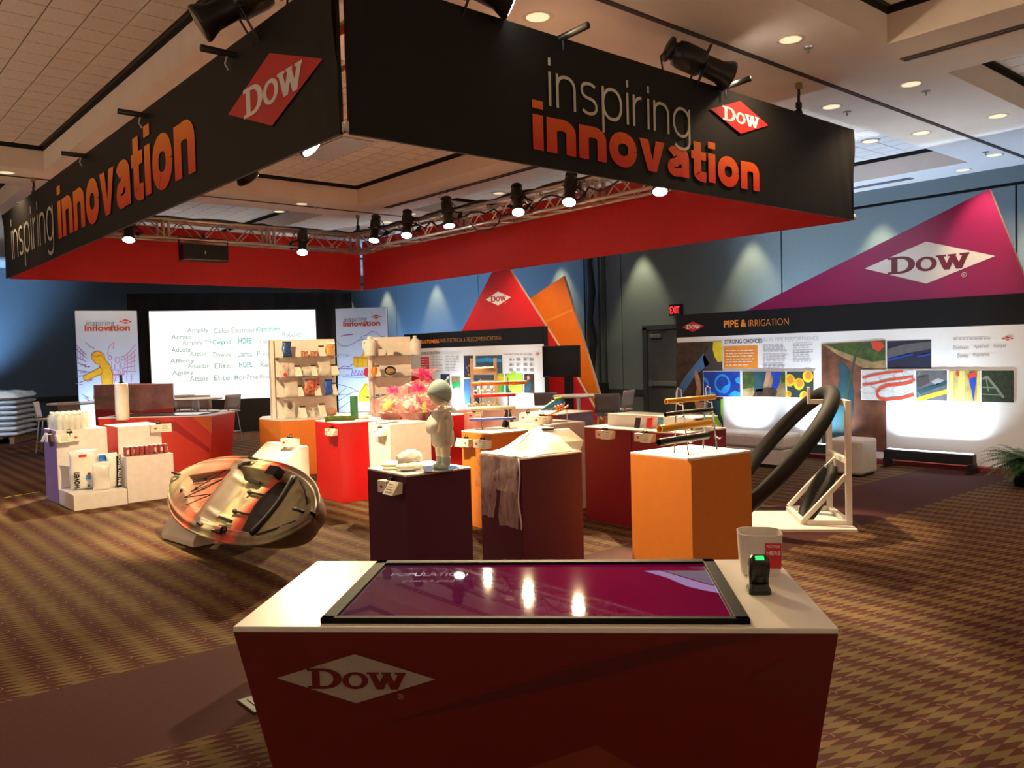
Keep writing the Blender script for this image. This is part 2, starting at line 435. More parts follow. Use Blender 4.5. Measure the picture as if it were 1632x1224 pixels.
# ------------------------------------------------------------------ floor, walls
struct('floor', MB().add([(-9, -7, 0), (14.2, -7, 0), (14.2, 25.7, 0), (-9, 25.7, 0)], [(0, 1, 2, 3)]), carpet_mat())
TEAL = mat('teal_wall_fabric', (.15, .19, .20), .85, var=.08, scale=60, bump=.1)
TEALD = mat('wall_shadow_gap', (.02, .024, .026), .9)
wr = struct('wall_right', MB().box((14.08, 10.3, 2.13), (.1, 34, 4.26)), TEALD)
ys = [-6.5, -2.5, .6, 4.56, 8.48, 12.44, 13.0, 13.5, 17.5, 21.5, 25.5]
for a, b in zip(ys, ys[1:]):
    part('wall_panel', MB().box((14.01, (a+b)/2, 1.98), (.05, b-a-.03, 3.96)), TEAL, wr)
    part('wall_panel', MB().box((14.01, (a+b)/2, 4.13), (.05, b-a-.0, .24)), TEAL, wr)
struct('wall_left', MB().box((2.5, 25.58, 2.13), (23.2, .1, 4.26)), TEAL)
RAILM = mat('chair_rail_dark', (.03, .034, .036), .6)
struct('trim_1', MB().box((13.97, 18.65, .72), (.05, 13.7, .13)), RAILM, bev=.006)
struct('trim_2', MB().box((13.97, 2.4, .72), (.05, 16.2, .13)), RAILM, bev=.006)
struct('trim_3', MB().box((2.5, 25.5, .72), (23, .05, .13)), RAILM, bev=.006)
struct('baseboard_right', MB().box((13.98, 9.5, .06), (.03, 32, .12)), RAILM)
struct('baseboard_left', MB().box((2.5, 25.5, .06), (23, .03, .12)), RAILM)
# door
DOOR = mat('grey_door_paint', (.055, .066, .072), .5)
d1 = struct('door_1', MB().box((13.93, 11.15, 1.02), (.05, 1.0, 2.04)), DOOR, bev=.004)
part('door_frame', MB().box((13.93, 11.72, 1.06), (.09, .12, 2.12)).box((13.93, 10.58, 1.06), (.09, .12, 2.12)).box((13.93, 11.15, 2.11), (.09, 1.26, .1)), mat('door_frame_paint', (.04, .05, .055), .5), d1, bev=.004)
part('push_bar', MB().box((13.87, 11.15, .92), (.05, .9, .09)).box((13.88, 11.55, .92), (.06, .08, .14)).box((13.88, 10.75, .92), (.06, .08, .14)), mat('push_bar_steel', (.2, .22, .23), .4, .6), d1, bev=.006)
part('door_closer', MB().box((13.87, 11.4, 1.93), (.06, .3, .08)), STEEL, d1, bev=.006)
part('closer_arm', MB().bar((13.86, 11.45, 1.98), (13.87, 11.1, 2.06), .02), BLKM, d1)

# ------------------------------------------------------------------ ceiling with coffers
CEIL = mat('ceiling_paint', (.78, .68, .60), .9, var=.03, scale=3)
CZ, CT = 4.25, 4.56
coff = [(-1.1, 2.68, 5.2, 12.55), (3.7, 7.45, 5.2, 12.55), (8.5, 13.1, 4.9, 12.5), (3.7, 7.35, -2.5, 3.4), (8.6, 13.1, -2.5, 3.4), (-1.1, 2.68, -2.5, 3.4),
        (-1.1, 2.68, 13.75, 21.5), (3.7, 7.45, 13.75, 21.5), (8.5, 13.1, 13.75, 21.5)]
xs = sorted({-9, 14.2} | {c for q in coff for c in q[:2]}); yy = sorted({-7, 25.7} | {c for q in coff for c in q[2:]})
mb = MB()
for a, b in zip(xs, xs[1:]):
    for c, d in zip(yy, yy[1:]):
        mx, my = (a+b)/2, (c+d)/2
        if not any(q[0] < mx < q[1] and q[2] < my < q[3] for q in coff): mb.add([(a, c, CZ), (a, d, CZ), (b, d, CZ), (b, c, CZ)], [(0, 1, 2, 3)])
for x0, x1, y0, y1 in coff:
    for (p, q) in (((x0, y0), (x1, y0)), ((x1, y0), (x1, y1)), ((x1, y1), (x0, y1)), ((x0, y1), (x0, y0))):
        mb.add([(*p, CZ), (*q, CZ), (*q, CT-.055), (*p, CT-.055)], [(0, 1, 2, 3)])
ceil = struct('ceiling', mb, CEIL)
GAP = mat('coffer_shadow_gap', (.012, .011, .010), .9)
gm = MB(); bk = MB()
for x0, x1, y0, y1 in coff:
    for (p, q) in (((x0, y0), (x1, y0)), ((x1, y0), (x1, y1)), ((x1, y1), (x0, y1)), ((x0, y1), (x0, y0))):
        gm.add([(*p, CT-.055), (*q, CT-.055), (*q, CT+.02), (*p, CT+.02)], [(0, 1, 2, 3)])
    bk.add([(x0, y0, CT+.012), (x0, y1, CT+.012), (x1, y1, CT+.012), (x1, y0, CT+.012)], [(0, 1, 2, 3)])
part('shadow_gap', gm, GAP, ceil)
a_, b_, c_ = at(466, 252, CT-.02), at(520, 257, CT-.02), at(600, 227, CT-.02)
part('light_panel', MB().box(((a_.x+b_.x)/2, (b_.y+c_.y)/2, CT-.018), (b_.x-a_.x, b_.y-c_.y, .012)), mat('grey_lens_panel', (.52, .50, .52), .6), ceil)
part('tile_grid', bk, mat('tile_grid_shadow', (.13, .10, .08), .9), ceil)
TILE = mat('acoustic_tile', (.76, .66, .58), .95, var=.07, scale=40, bump=.15)
tm = MB().box((0, 0, 0), (.292, .292, .016)).mesh('ceiling_tile'); tm.materials.append(TILE)
rest = MB(); cnt = 0
for ci, (x0, x1, y0, y1) in enumerate(coff):
    nx = int((x1-x0-.1)/.305); ny = int((y1-y0-.1)/.305)
    for i in range(nx):
        for j in range(ny):
            x = x1-.06-.1525-i*.305; y = y1-.06-.1525-j*.305
            if (ci == 0 and i < 5 or ci == 1 and j < 13) and cnt < 280:
                o = link('ceiling_tile', tm, ceil); o.location = (x, y, CT); cnt += 1
            else: rest.box((x, y, CT), (.292, .292, .016))
part('tile_field', rest, TILE, ceil, kind='stuff')
# slots and tracks in the ceiling
SLOT = mat('dark_slot', (.05, .03, .024), .8)
part('partition_track', MB().box((7.6, 4.28, CZ-.004), (13, .05, .012)), SLOT, ceil)
part('slot_diffuser', MB().box((7.98, 10.4, CZ-.004), (.03, 4.3, .012)).box((8.05, 10.4, CZ-.004), (.03, 4.3, .012)), SLOT, ceil)
part('slot_diffuser', MB().box((7.82, 2.2, CZ-.004), (.03, 2.6, .012)).box((7.89, 2.2, CZ-.004), (.03, 2.6, .012)), SLOT, ceil)
part('slot_diffuser', MB().box((13.5, 7.2, CZ-.004), (.03, 2.6, .012)).box((13.6, 7.2, CZ-.004), (.03, 2.6, .012)), SLOT, ceil)
part('slot_diffuser', MB().box((13.35, 14, CZ-.004), (.05, 9, .012)), SLOT, ceil)
part('partition_track', MB().box((3, 13.15, CZ-.004), (12, .04, .012)), SLOT, ceil)
# recessed cans
CANR = mat('can_trim', (.75, .66, .52), .4); CANL = mat('can_glow', (1, .8, .5), .4, emit=.55, var=.2, scale=30)
cans = [(857, 27), (1260, 63), (1452, 134), (1325, 170), (1590, 185), (1468, 212), (1585, 247), (1387, 225), (10, 275), (481, 325), (445, 337), (617, 354), (655, 341), (795, 308), (1535, 271)]
nm = ['directly above the middle of the right black banner', 'largest one right of the upper right spotlight', 'near the upper right, left of the ceiling slot', 'beside the hanging hook of the right banner', 'at the far right edge in the front row', 'second row, below the black track', 'third row close to the right wall', 'seen against the blue lit coffer', 'at the far left edge above the banner end', 'between the coffer and the back truss, nearer one', 'between the coffer and the back truss, farther one', 'small one above the back right truss corner, farther', 'small one above the back right truss corner, nearer', 'above the middle of the back right truss', 'faint one close to the right wall']
for (x, y), s in zip(cans, nm):
    z = CZ
    p = at(x, y, z)
    t = thing('ceiling_downlight', 'round recessed ceiling downlight '+s, 'ceiling light', (p.x, p.y, z), 0, 'recessed downlights in the ceiling')
    part('trim_ring', MB().lathe([(.085, -.003), (.115, -.006), (.12, .0), (.12, .004)], 24), CANR, t, smooth=True)
    part('reflector', MB().lathe([(.095, -.0035), (.01, -.004)], 24), CANL, t)
for i, (x, y) in enumerate([(1288, 75), (1476, 145), (1350, 178), (1571, 242), (702, 314), (503, 329)]):
    p = at(x, y, CZ)
    t = thing('sprinkler', 'small ceiling sprinkler head '+['right of the largest downlight', 'below the upper right ceiling slot', 'behind the hanging hook of the right banner', 'near the right wall above the magenta triangle', 'above the back right truss, left of its third light', 'over the corner of the back truss'][i], 'sprinkler', (p.x, p.y, CZ), 0, 'ceiling sprinklers')
    part('escutcheon', MB().lathe([(.04, -.012), (.045, 0)], 14), STEEL, t); part('sprinkler_head', MB().cyl((0, 0, 0), (0, 0, -.04), .007).lathe([(.016, -.042), (.016, -.045)], 12), mat('sprinkler_tan', (.35, .28, .22), .5), t)

# ------------------------------------------------------------------ hanging sign: four banners and a truss
BX, BY, BZ0, BZ1 = 2.438, 4.236, 2.93, 3.84; BL, BW = 9.79, 5.94
FAB = mat('black_banner_fabric', (.005, .004, .0035), .6, var=.15, scale=5, spec=.35); FABR = mat('red_banner_fabric', (.55, .012, .012), .7, var=.05)
IGRAD = gradient_mat('innovation_print', BZ0+.13, BZ1-.3, [(0, srgb(226, 58, 20)), (.5, srgb(240, 104, 30)), (1, srgb(250, 150, 50))])
IWHT = mat('inspiring_print', (.62, .58, .50), .5, var=.02)
def banner(label, loc, rz, W, front, back, fold=0.):
    t = thing('hanging_banner', label, 'banner', loc, rz)
    H = BZ1-BZ0
    def fn(o):
        def f(u, v):
            x = -W/2+u*W; e = math.exp(-((1-abs(2*u-1))*W)/.35)
            return (x, o+fold*.02*e*math.sin(x*26+v*5)*(.3+v)+.004*math.sin(x*2.1)*math.sin(v*3), BZ0+v*H)
        return f
    part('front_fabric', MB().grid(fn(-.012), 120, 8), front, t, smooth=True)
    b = MB().grid(fn(.012), 120, 8); b.f = [tuple(reversed(q)) for q in b.f]
    part('back_fabric', b, back, t, smooth=True)
    part('edge_hem', MB().box((0, 0, BZ0), (W, .024, .012)).box((0, 0, BZ1), (W, .024, .012)).box((-W/2, 0, (BZ0+BZ1)/2), (.012, .024, H)).box((W/2, 0, (BZ0+BZ1)/2), (.012, .024, H)), front, t)
    part('hem_pipe', MB().cyl((-W/2-.03, .035, BZ0+.035), (W/2+.03, .035, BZ0+.035), .022, n=12), BLACK, t, smooth=True)
    for s in (-1, 1): part('pipe_collar', MB().tube([(s*(W/2+.03)-.006, .035, BZ0+.035), (s*(W/2+.03)+.006, .035, BZ0+.035)], .031, 16), mat('white_collar', (.75, .72, .62), .4), t, smooth=True)
    return t
bl = banner('black fabric banner on the left with red diamond logo and orange lettering', (BX, BY+BL/2, 0), -PI/2, BL-.06, FAB, FABR, 1)
br = banner('black fabric banner on the right, words stacked beside a small red diamond', (BX+BW/2, BY, 0), 0, BW-.08, FAB, FABR, 1)
banner('plain red banner at the back left behind the speaker', (BX+BW/2, BY+BL, 0), 0, BW-.1, FABR, FAB)
banner('plain red banner at the back right behind the row of lights', (BX+BW, BY+BL/2, 0), -PI/2, BL-.1, FABR, FAB)
pr = Plane((BX+BW/2, BY, 0), 0, -.018); pq = Plane((BX, BY+BL/2, 0), -PI/2, -.018)
def bb(pl, x0, x1, zt, zb): return pl.uv(*x0)[0], pl.uv(*x1)[0], pl.uv(*zb)[1], pl.uv(*zt)[1]
x0, x1, z0, z1 = bb(pr, (849, 220), (1210, 305), (855, 160), (855, 241)); bannerword('innovation_lettering', 'innovation', .345, True, .11, x0, x1, z0, z1, IGRAD, br, -.018, 2)
x0, x1, z0, z1 = bb(pr, (874, 172), (1099, 200), (877, 93), (965, 213)); bannerword('inspiring_lettering', 'inspiring', .10, False, .20, x0, x1, z0, z1, IWHT, br, -.018, 4)
logo(br, pr, (1132, 176), (1179, 161), (1224, 199), (1179, 213), PRED, PWHITE)
x0, x1, z0, z1 = bb(pq, (94, 375), (313, 271), (239, 195), (270, 298)); bannerword('innovation_lettering', 'innovation', .345, True, .11, x0, x1, z0, z1, IGRAD, bl, -.018, 2)
x0, x1, z0, z1 = bb(pq, (19.6, 400), (87, 390), (21, 348), (43, 424)); bannerword('inspiring_lettering', 'inspiring', .10, False, .20, x0, x1, z0, z1, IWHT, bl, -.018, 2)
logo(bl, pq, (364, 182), (431, 84), (515, 93), (435, 200), PRED, PWHITE)

TR = thing('lighting_truss', 'rectangular aluminium box truss hung inside the banners', 'truss', (0, 0, 0))
S = .145; tz = 3.73
tx0, tx1, ty0, ty1 = BX+.32, BX+BW-.34, BY+.36, BY+BL-.5
corn = [(tx0, ty0), (tx1, ty0), (tx1, ty1), (tx0, ty1)]
for i in range(4):
    a, b = corn[i], corn[(i+1) % 4]; dx, dy = b[0]-a[0], b[1]-a[1]; L = math.hypot(dx, dy); ux, uy = dx/L, dy/L; nx, ny = -uy, ux
    for sn in (-1, 1):
        for sz in (-1, 1):
            k = S*(1 if sn < 0 else -1)
            part('chord', MB().cyl((a[0]+nx*sn*S-ux*.15, a[1]+ny*sn*S-uy*.15, tz+sz*S), (b[0]+nx*sn*S+ux*.15, b[1]+ny*sn*S+uy*.15, tz+sz*S), .025, n=8), ALU, TR, smooth=True)
    if i in (1, 2):
        n = int(L/.29); st = L/n; me = None
        for sn in (-1, 1):
            for k in range(n):
                up = 1 if k % 2 else -1
                if k % 2 == 0:
                    mbx = MB().cyl((0, 0, -S), (st, 0, S), .011, n=5)
                else: mbx = MB().cyl((0, 0, S), (st, 0, -S), .011, n=5)
                key = ('brace', i, k % 2)
                if key not in MATS:
                    m_ = mbx.mesh('brace'); m_.materials.append(ALU); MATS[key] = m_
                o = link('brace', MATS[key], TR); o.location = (a[0]+nx*sn*S+ux*st*k, a[1]+ny*sn*S+uy*st*k, tz); o.rotation_euler = (0, 0, math.atan2(uy, ux))
        m2 = MB()
        for k in range(n):
            for sz in (-1, 1): m2.cyl((a[0]+nx*S*(1 if k % 2 else -1)+ux*st*k, a[1]+ny*S*(1 if k % 2 else -1)+uy*st*k, tz+sz*S), (a[0]-nx*S*(1 if k % 2 else -1)+ux*st*(k+1), a[1]-ny*S*(1 if k % 2 else -1)+uy*st*(k+1), tz+sz*S), .01, n=5)
        part('flat_bracing', m2, ALU, TR, kind='stuff')
        for fr in (.02, .33, .345, .66, .675, .98):
            q = MB()
            for sn in (-1, 1): q.bar((a[0]+nx*sn*S+ux*L*fr, a[1]+ny*sn*S+uy*L*fr, tz-S-.02), (a[0]+nx*sn*S+ux*L*fr, a[1]+ny*sn*S+uy*L*fr, tz+S+.02), .05, .03)
            for sz in (-1, 1): q.bar((a[0]-nx*S+ux*L*fr, a[1]-ny*S+uy*L*fr, tz+sz*S), (a[0]+nx*S+ux*L*fr, a[1]+ny*S+uy*L*fr, tz+sz*S), .05, .03)
            part('end_frame', q, ALU, TR)
    else:
        m2 = MB(); n = int(L/.29); st = L/n
        for sn in (-1, 1):
            for k in range(n):
                s = 1 if k % 2 else -1
                m2.cyl((a[0]+nx*sn*S+ux*st*k, a[1]+ny*sn*S+uy*st*k, tz+s*S), (a[0]+nx*sn*S+ux*st*(k+1), a[1]+ny*sn*S+uy*st*(k+1), tz-s*S), .011, n=5)
        part('hidden_bracing', m2, ALU, TR, kind='stuff')
for x, y in corn:
    for s in (-1, 1): part('corner_block', MB().box((x, y, tz+s*S), (.4, .4, .05)), ALU, TR, bev=.006)
# cables lying along the truss
def sag(p, q, n, amp, seed):
    r = random.Random(seed); P = []
    for i in range(n+1):
        t = i/n; P.append(Vector(p).lerp(Vector(q), t)+Vector((r.uniform(-.02, .02), r.uniform(-.02, .02), r.uniform(-amp, amp*.4))))
    return P
CABM = mat('black_cable', (.012, .011, .012), .6)
part('cable', MB().tube(sag((tx0, ty1-S, tz+S+.05), (tx1-S, ty1-S, tz+S+.03), 26, .025, 1), .02, 6), CABM, TR)
part('cable', MB().tube(sag((tx1-S, ty1, tz+S+.05), (tx1-S, ty0+1, tz+S+.03), 40, .03, 2), .02, 6), CABM, TR)
part('cable', MB().tube(sag((tx1-S-.03, ty1-.6, tz+.05), (tx1-S-.03, ty0+2.4, tz-.02), 34, .11, 3), .013, 6), CABM, TR)
part('cable', MB().tube([(tx1-S-.04, 10.0, tz-.1), (tx1-S-.05, 9.8, tz-.24), (tx1-S-.05, 9.5, tz-.27), (tx1-S-.05, 9.3, tz-.2), (tx1-S-.04, 9.25, tz-.08)], .011, 6), CABM, TR)
# hanger arms poking out above the banners
for px, X, Yb in (((320, 76), BX-.24, 0), ((188, 177), BX-.24, 0), ((98, 244), BX-.24, 0)):
    p = atX(*px, X)
    part('hanger_arm', MB().cyl((X, p.y, p.z), (tx0+.2, p.y, p.z), .024, n=10), BLKM, TR, smooth=True)
    part('safety_chain', MB().tube([(BX-.06, p.y, p.z-.02), (BX-.07, p.y+.01, p.z-.07), (BX-.05, p.y, p.z-.11)], .008, 5), STEEL, TR)
for px in ((937, 40), (1196, 125)):
    p = atY(*px, BY-.28); part('hanger_arm', MB().cyl((p.x, p.y, p.z), (p.x, ty0+.2, p.z-.03), .024, n=10), BLKM, TR, smooth=True)
    part('beam_clamp', MB().box((p.x, BY+.06, p.z-.04), (.07, .07, .10)).cyl((p.x, BY-.04, p.z), (p.x, BY-.04, p.z-.1), .008), BLKM, TR)
# chain hoists at three corners
for (x, y, zt, lab) in ((tx1-.35, ty0-.15, CZ, 'black chain hook and slings holding the right banner corner'), (tx1-.05, ty1-.05, CZ, 'thin black hoist chain at the back corner of the truss'), (tx0-.1, ty1-.4, CZ, 'black hoist chain at the far left end of the truss')):
    t = thing('chain_hoist', lab, 'hoist', (x, y, zt), 0, 'hoists holding the truss')
    part('ceiling_clamp', MB().box((0, 0, -.03), (.05, .05, .06)), mat('brass_clamp', (.35, .25, .1), .4, .5), t)
    part('chain', MB().tube([(0, 0, -.05), (.006, 0, -.1), (-.004, 0, -.15), (0, 0, -.2)], .014, 6), BLKM, t)
    part('hook', MB().box((0, 0, -.22), (.05, .04, .06)).tube([(0, 0, -.22), (.03, 0, -.25), (0, 0, -.28), (-.03, 0, -.25)], .01, 6, closed=True), BLKM, t)
    part('sling', MB().tube([(0, 0, -.26), (.1, .03, -.32), (.24, .1, -.36)], .025, 6).tube([(0, 0, -.26), (-.1, .03, -.33), (-.2, .1, -.36)], .018, 6), BLKM, t)

# ------------------------------------------------------------------ stage lights
STG = mat('stage_light_black', (.016, .015, .013), .38, .2)
def stage_light(label, lens, aim, yoke, energy, col=WARM, angle=46, size=1., blend=.5, on=True, real=None, steep=False):
    lens = Vector(lens); d = (Vector(aim)-lens).normalized()
    if steep: d = (d*.5+Vector((0, 0, -.5))).normalized()
    yk = Vector(yoke); yk = (yk-d*yk.dot(d)).normalized(); zz = -d; yv = zz.cross(yk)
    t = thing('stage_light', label, 'stage light', lens, 0, 'stage lights on the truss')
    t.rotation_mode = 'QUATERNION'; t.rotation_quaternion = Matrix((yk, yv, zz)).transposed().to_quaternion(); t.scale = (size,)*3
    lt = part('lens_tube', MB().lathe([(.086, 0), (.098, -.004), (.1, .01), (.072, .075), (.068, .2), (.07, .21)], 18), STG, t, smooth=True)
    part('lens', MB().lathe([(.084, -.0055), (.05, -.012), (.004, -.014)], 18), LAMPW if on else mat('unlit_lens', (.3, .28, .2), .1), lt, smooth=True)
    part('lamp_housing', MB().lathe([(.07, .2), (.088, .225), (.09, .36), (.08, .40), (.06, .41), (.06, .44), (.082, .445), (.082, .465), (.03, .475)], 14), STG, t, smooth=True)
    part('shutter_handle', MB().box((.0, .1, .21), (.006, .07, .02)).box((.03, -.1, .215), (.006, .07, .02)).box((-.1, 0, .205), (.07, .006, .02)), STG, t)
    part('yoke', MB().bar((0, .098, .21), (.2, .098, .21), .03, .008).bar((0, -.098, .21), (.2, -.098, .21), .03, .008).bar((.2, -.1, .21), (.2, .1, .21), .03, .008), STG, t)
    part('hook_clamp', MB().box((.225, 0, .21), (.06, .05, .07)).cyl((.22, 0, .21), (.22, .08, .21), .008), STG, t, bev=.006)
    part('power_cord', MB().tube([(-.02, 0, .45), (.06, .05, .5), (.17, .04, .42), (.21, .02, .28)], .007, 5), CABM, t)
    if energy: lamp('SPOT', lens+d*.03, real or aim, energy, col, .05, angle, blend, 'stage_beam')
    return t
xr = tx1-S-.2
EN = 1500
rl = [((596, 383), (5.9, 10.9, 1.0), 'closest to the truss corner', 1.), ((648, 375), (5.3, 8.7, .9), 'second from the truss corner', 1.0), ((716, 360), (7.0, 8.5, .9), 'third from the truss corner', 1.0), ((826, 338), (4.6, 4.7, .9), 'fourth from the truss corner', 1.15), ((907, 322), (3.3, 4.5, .9), 'fifth from the truss corner', 1.0), ((1052, 305), (5.2, 4.0, .9), 'farthest right, half hidden by the right banner', .9)]
for px, aim, s, e in rl:
    p = atX(*px, xr); stage_light('black stage light on the back right truss, '+s, p, aim, (1, 0, 0), EN*e*1.3, angle=30, steep=True, real=aim)
p = atY(205, 382, ty1-S-.2); stage_light('black stage light under the back left truss at its left end', p, (2.7, 10.6, .8), (.5, .6, .6), EN*.8, steep=True, real=(2.7, 10.6, .8))
p = atY(482, 402, ty1-S-.2); stage_light('black barrel stage light on the back left truss near the screen', p, (3.9, 8.3, .6), (-.3, 1, .2), EN*.8, steep=True, real=(3.9, 8.3, .6))
xl = tx0+.12
p = atX(497, 234, xl); stage_light('stage light under the left banner nearest the front corner, seen edge on', p, (4.75, 3.62, .6), (0, 0, 1), 480, angle=26)
p = atX(396, 285, xl); stage_light('stage light under the left banner, second from the front corner, seen edge on', p, (5.1, 7.2, .7), (0, 0, 1), 800, angle=44)
# lights standing on top of the truss
p = atX(318, 38, BX-.32); stage_light('large black stage light above the left banner, top edge of the picture', p, p+Vector((-.75, .35, -.5)), (.25, .1, -1), 0, on=False, size=1.25)
p = atY(1162, 122, BY-.12); stage_light('black stage light standing on the right banner, pointing right', p, p+Vector((.85, -.45, -.35)), (0, .5, -1), 130, angle=70, size=1.25)
p = atY(815, 2, BY-.12); stage_light('stage light cut off by the top of the picture above the right banner', p, p+Vector((.85, -.45, -.35)), (0, .5, -1), 130, angle=70, size=1.25)
# lights on the hidden front truss that light the kiosk
lamp('SPOT', (3.1, 5.0, 3.4), (1.45, 2.0, .91), 175, (1, .72, .36), .05, 44, .7, 'stage_beam')
lamp('SPOT', (7.4, 5.0, 3.5), (7.0, 4.05, .1), 600, WARM, .05, 36, .5, 'stage_beam')
lamp('SPOT', (2.95, 7.9, 3.4), (5.0, 8.7, .7), 550, WARM, .05, 44, .6, 'stage_beam')
lamp('SPOT', (2.95, 8.8, 3.4), (6.1, 11.0, 1.3), 560, WARM, .05, 44, .6, 'stage_beam')
lamp('SPOT', (2.95, 7.3, 3.4), (2.8, 10.7, .55), 560, WARM, .05, 40, .6, 'stage_beam')
lamp('SPOT', (2.95, 6.0, 3.4), (2.95, 7.75, .3), 1200, WARM, .05, 34, .6, 'stage_beam')

lamp('SPOT', (2.95, 4.75, 3.5), (3.15, 4.56, .95), 420, WARM, .05, 20, .5, 'stage_beam')
lamp('SPOT', (4.4, 4.75, 3.5), (4.13, 4.62, .95), 420, WARM, .05, 20, .5, 'stage_beam')
lamp('SPOT', (7.7, 9.6, 3.5), (4.4, 6.6, 0), 620, WARM, .05, 88, .8, 'stage_beam')  # wide lamp added to brighten the booth floor
lamp('SPOT', (2.95, 9.3, 3.4), (7.0, 8.7, 1.2), 420, WARM, .05, 20, .6, 'stage_beam')
lamp('SPOT', (8.3, 6.4, 4.1), (11.36, 6.2, 1.5), 170, (.75, .86, 1), .1, 80, .8, 'cool_spot')  # added unseen cool wash for the pipe wall
lamp('SPOT', (1.5, 17.4, 3.9), (3.9, 20.8, .7), 420, COOL, .1, 36, .6, 'cool_spot')  # added unseen cool lamp brightening the sack stack
lamp('SPOT', (-1.8, 12.6, 3.8), (2.6, 11.6, .9), 420, (.5, .6, 1), .1, 26, .6, 'cool_spot')
# loudspeaker hung under the back left truss
p = atY(325, 404, ty1-S)
t = thing('loudspeaker', 'long black loudspeaker hung under the back left truss', 'speaker', (p.x, p.y, p.z))
part('cabinet', MB().box((0, 0, 0), (.74, .22, .26)), STG, t, bev=.02)
part('grille', MB().box((0, -.115, 0), (.7, .012, .22)), BLACK, t, bev=.005)
part('badge', MB().box((-.02, -.123, 0), (.02, .004, .05)), PWHITE, t)
part('mounting_bracket', MB().bar((-.39, 0, 0), (-.39, 0, .24), .04, .012).bar((.39, 0, 0), (.39, 0, .24), .04, .012).bar((-.39, 0, .24), (.39, 0, .24), .04, .012).cyl((0, 0, .24), (0, 0, .3), .03), STG, t)

# ------------------------------------------------------------------ video screen, drape, light boxes
ps = Plane((7.26, 18.95, 0), math.radians(-24))
a, b, c = ps.uv(237, 496), ps.uv(502.5, 493.5), ps.uv(240, 641)
sx0, sx1, sz0, sz1 = a[0], b[0], c[1], (a[1]+b[1])/2
SC = thing('video_screen', 'large white video screen with columns of small words, at the back left', 'screen', (7.26, 18.95, 0), math.radians(-24))
part('screen_panel', MB().box(((sx0+sx1)/2, .06, (sz0+sz1)/2), (sx1-sx0, .11, sz1-sz0)), mat('screen_glow', (.9, .9, .9), .6, emit=.72, ecol=(1, 1, 1), var=.003), SC)
part('screen_base', MB().box(((sx0+sx1)/2, .1, sz0/2), (sx1-sx0+.5, .3, sz0-.01)), BLACK, SC)
part('screen_frame', MB().box(((sx0+sx1)/2, .14, (sz0+sz1)/2), (sx1-sx0+.05, .06, sz1-sz0+.05)), BLACK, SC)
SW = [('Acrysol', 292, 538), ('Adcote', 290, 557), ('Affinity', 292, 576), ('Agility', 293, 595), ('Amplify', 317, 527), ('Amplify TY', 316, 547), ('Aspun', 317, 565), ('Aquadan', 318, 584), ('Attane', 319, 603), ('Cefor', 355, 527), ('Cegrid', 355, 546), ('Dowlex', 356, 565), ('Elite', 356, 583), ('Elite', 355, 602), ('Elastomer', 392, 526), ('HDPE', 392, 543), ('Lamal', 393, 564), ('HDPE', 393, 581), ('Mor-Free', 394, 601), ('Optichem', 429, 525), ('Opulux', 430, 545), ('Primacor', 430, 563), ('Retain', 431, 581), ('Rhopad', 430, 601), ('Robond', 466, 533)]
SGT = mat('screen_words_teal', (.10, .45, .45), .5, emit=.4, var=0); SGG = mat('screen_words_grey', (.30, .42, .42), .5, emit=.55, var=0)
for grp, m_ in ((lambda i: i in (15, 17, 10, 19), SGT), (lambda i: i not in (15, 17, 10, 19), SGG)):
    it = []
    for i, (s, x, y) in enumerate(SW):
        if grp(i):
            u, v = ps.uv(x, y); w = .06*len(s)+.05; it.append((s, u-w/2-.02, u+w/2-.02, v-.065, v+.065, .025))
    words('screen_words', it, m_, SC, .005, 1)
DR = tag(part('stage_drape', MB().grid(lambda u, v: (-.4+.0+(sx0-.1)+u*(sx1-sx0+1.4), .45+.05*math.sin(u*60)+.02*math.sin(u*23+1), .01+v*(sz1+.42)), 140, 2), mat('black_drape', (.010, .012, .016), .9), None, smooth=True, solid=.01), 'black floor length drape hanging behind the white video screen', 'drape')
DR.location = (7.26, 18.95, 0); DR.rotation_euler = (0, 0, math.radians(-24))

BLUEW = mat('sketch_print_white', (.56, .68, .90), .5, var=.03, scale=2)
PURL = mat('sketch_line_purple', (.25, .10, .42), .6); PNKL = mat('sketch_line_pink', (.62, .18, .42), .6); YELF = mat('sketch_yellow', (.82, .46, .02), .6, var=.12)
ORL = mat('sketch_line_orange', (.55, .16, .02), .6); INKL = mat('sketch_line_blue', (.14, .18, .42), .6)
IORG = gradient_mat('innovation_small_print', 2.3, 2.7, [(0, srgb(190, 40, 20)), (1, srgb(225, 120, 40))])
def lightbox(label, loc, rz, w, h, l, r):
    t = thing('banner_stand', label, 'display panel', loc, rz)
    part('panel_body', MB().box((0, .03, h/2), (w, .06, h)), BLUEW, t, bev=.003)
    part('panel_edge', MB().box((0, .065, h/2), (w+.012, .012, h)), BLACK, t)
    part('foot', MB().box((0, .03, .012), (w*.8, .5, .024)), BLKM, t)
    return t, Plane(loc, rz, 0)
LB, pL = lightbox('pale blue standing panel at the left with a yellow figure in a street sketch', (4.89, 18.2, 0), math.radians(-13), 1.13, 2.72, 0, 0)
words('innovation_lettering', [wpx(pL, 'innovation', (135, 528), (207, 527), (135, 518), .03)], IORG, LB, 0, 2)
words('inspiring_lettering', [wpx(pL, 'inspiring', (138, 522), (182, 520), (138, 511), -.012)], PDK, LB, 0, 3)
logo(LB, pL, (189.5, 513), (200, 508.5), (210, 512), (200, 516), PRED, PWHITE)
fig = [(151, 561), (156, 560), (162, 562), (166, 566), (167, 572), (170, 577), (175, 582), (178, 592), (180, 602), (179, 618), (179, 632), (166, 632), (165, 622), (162, 608), (161, 597), (152, 600), (144, 604), (137, 607), (133, 604), (133, 600), (138, 597), (146, 593), (156, 588), (160, 585), (158, 581), (152, 579), (147, 573), (145, 566)]
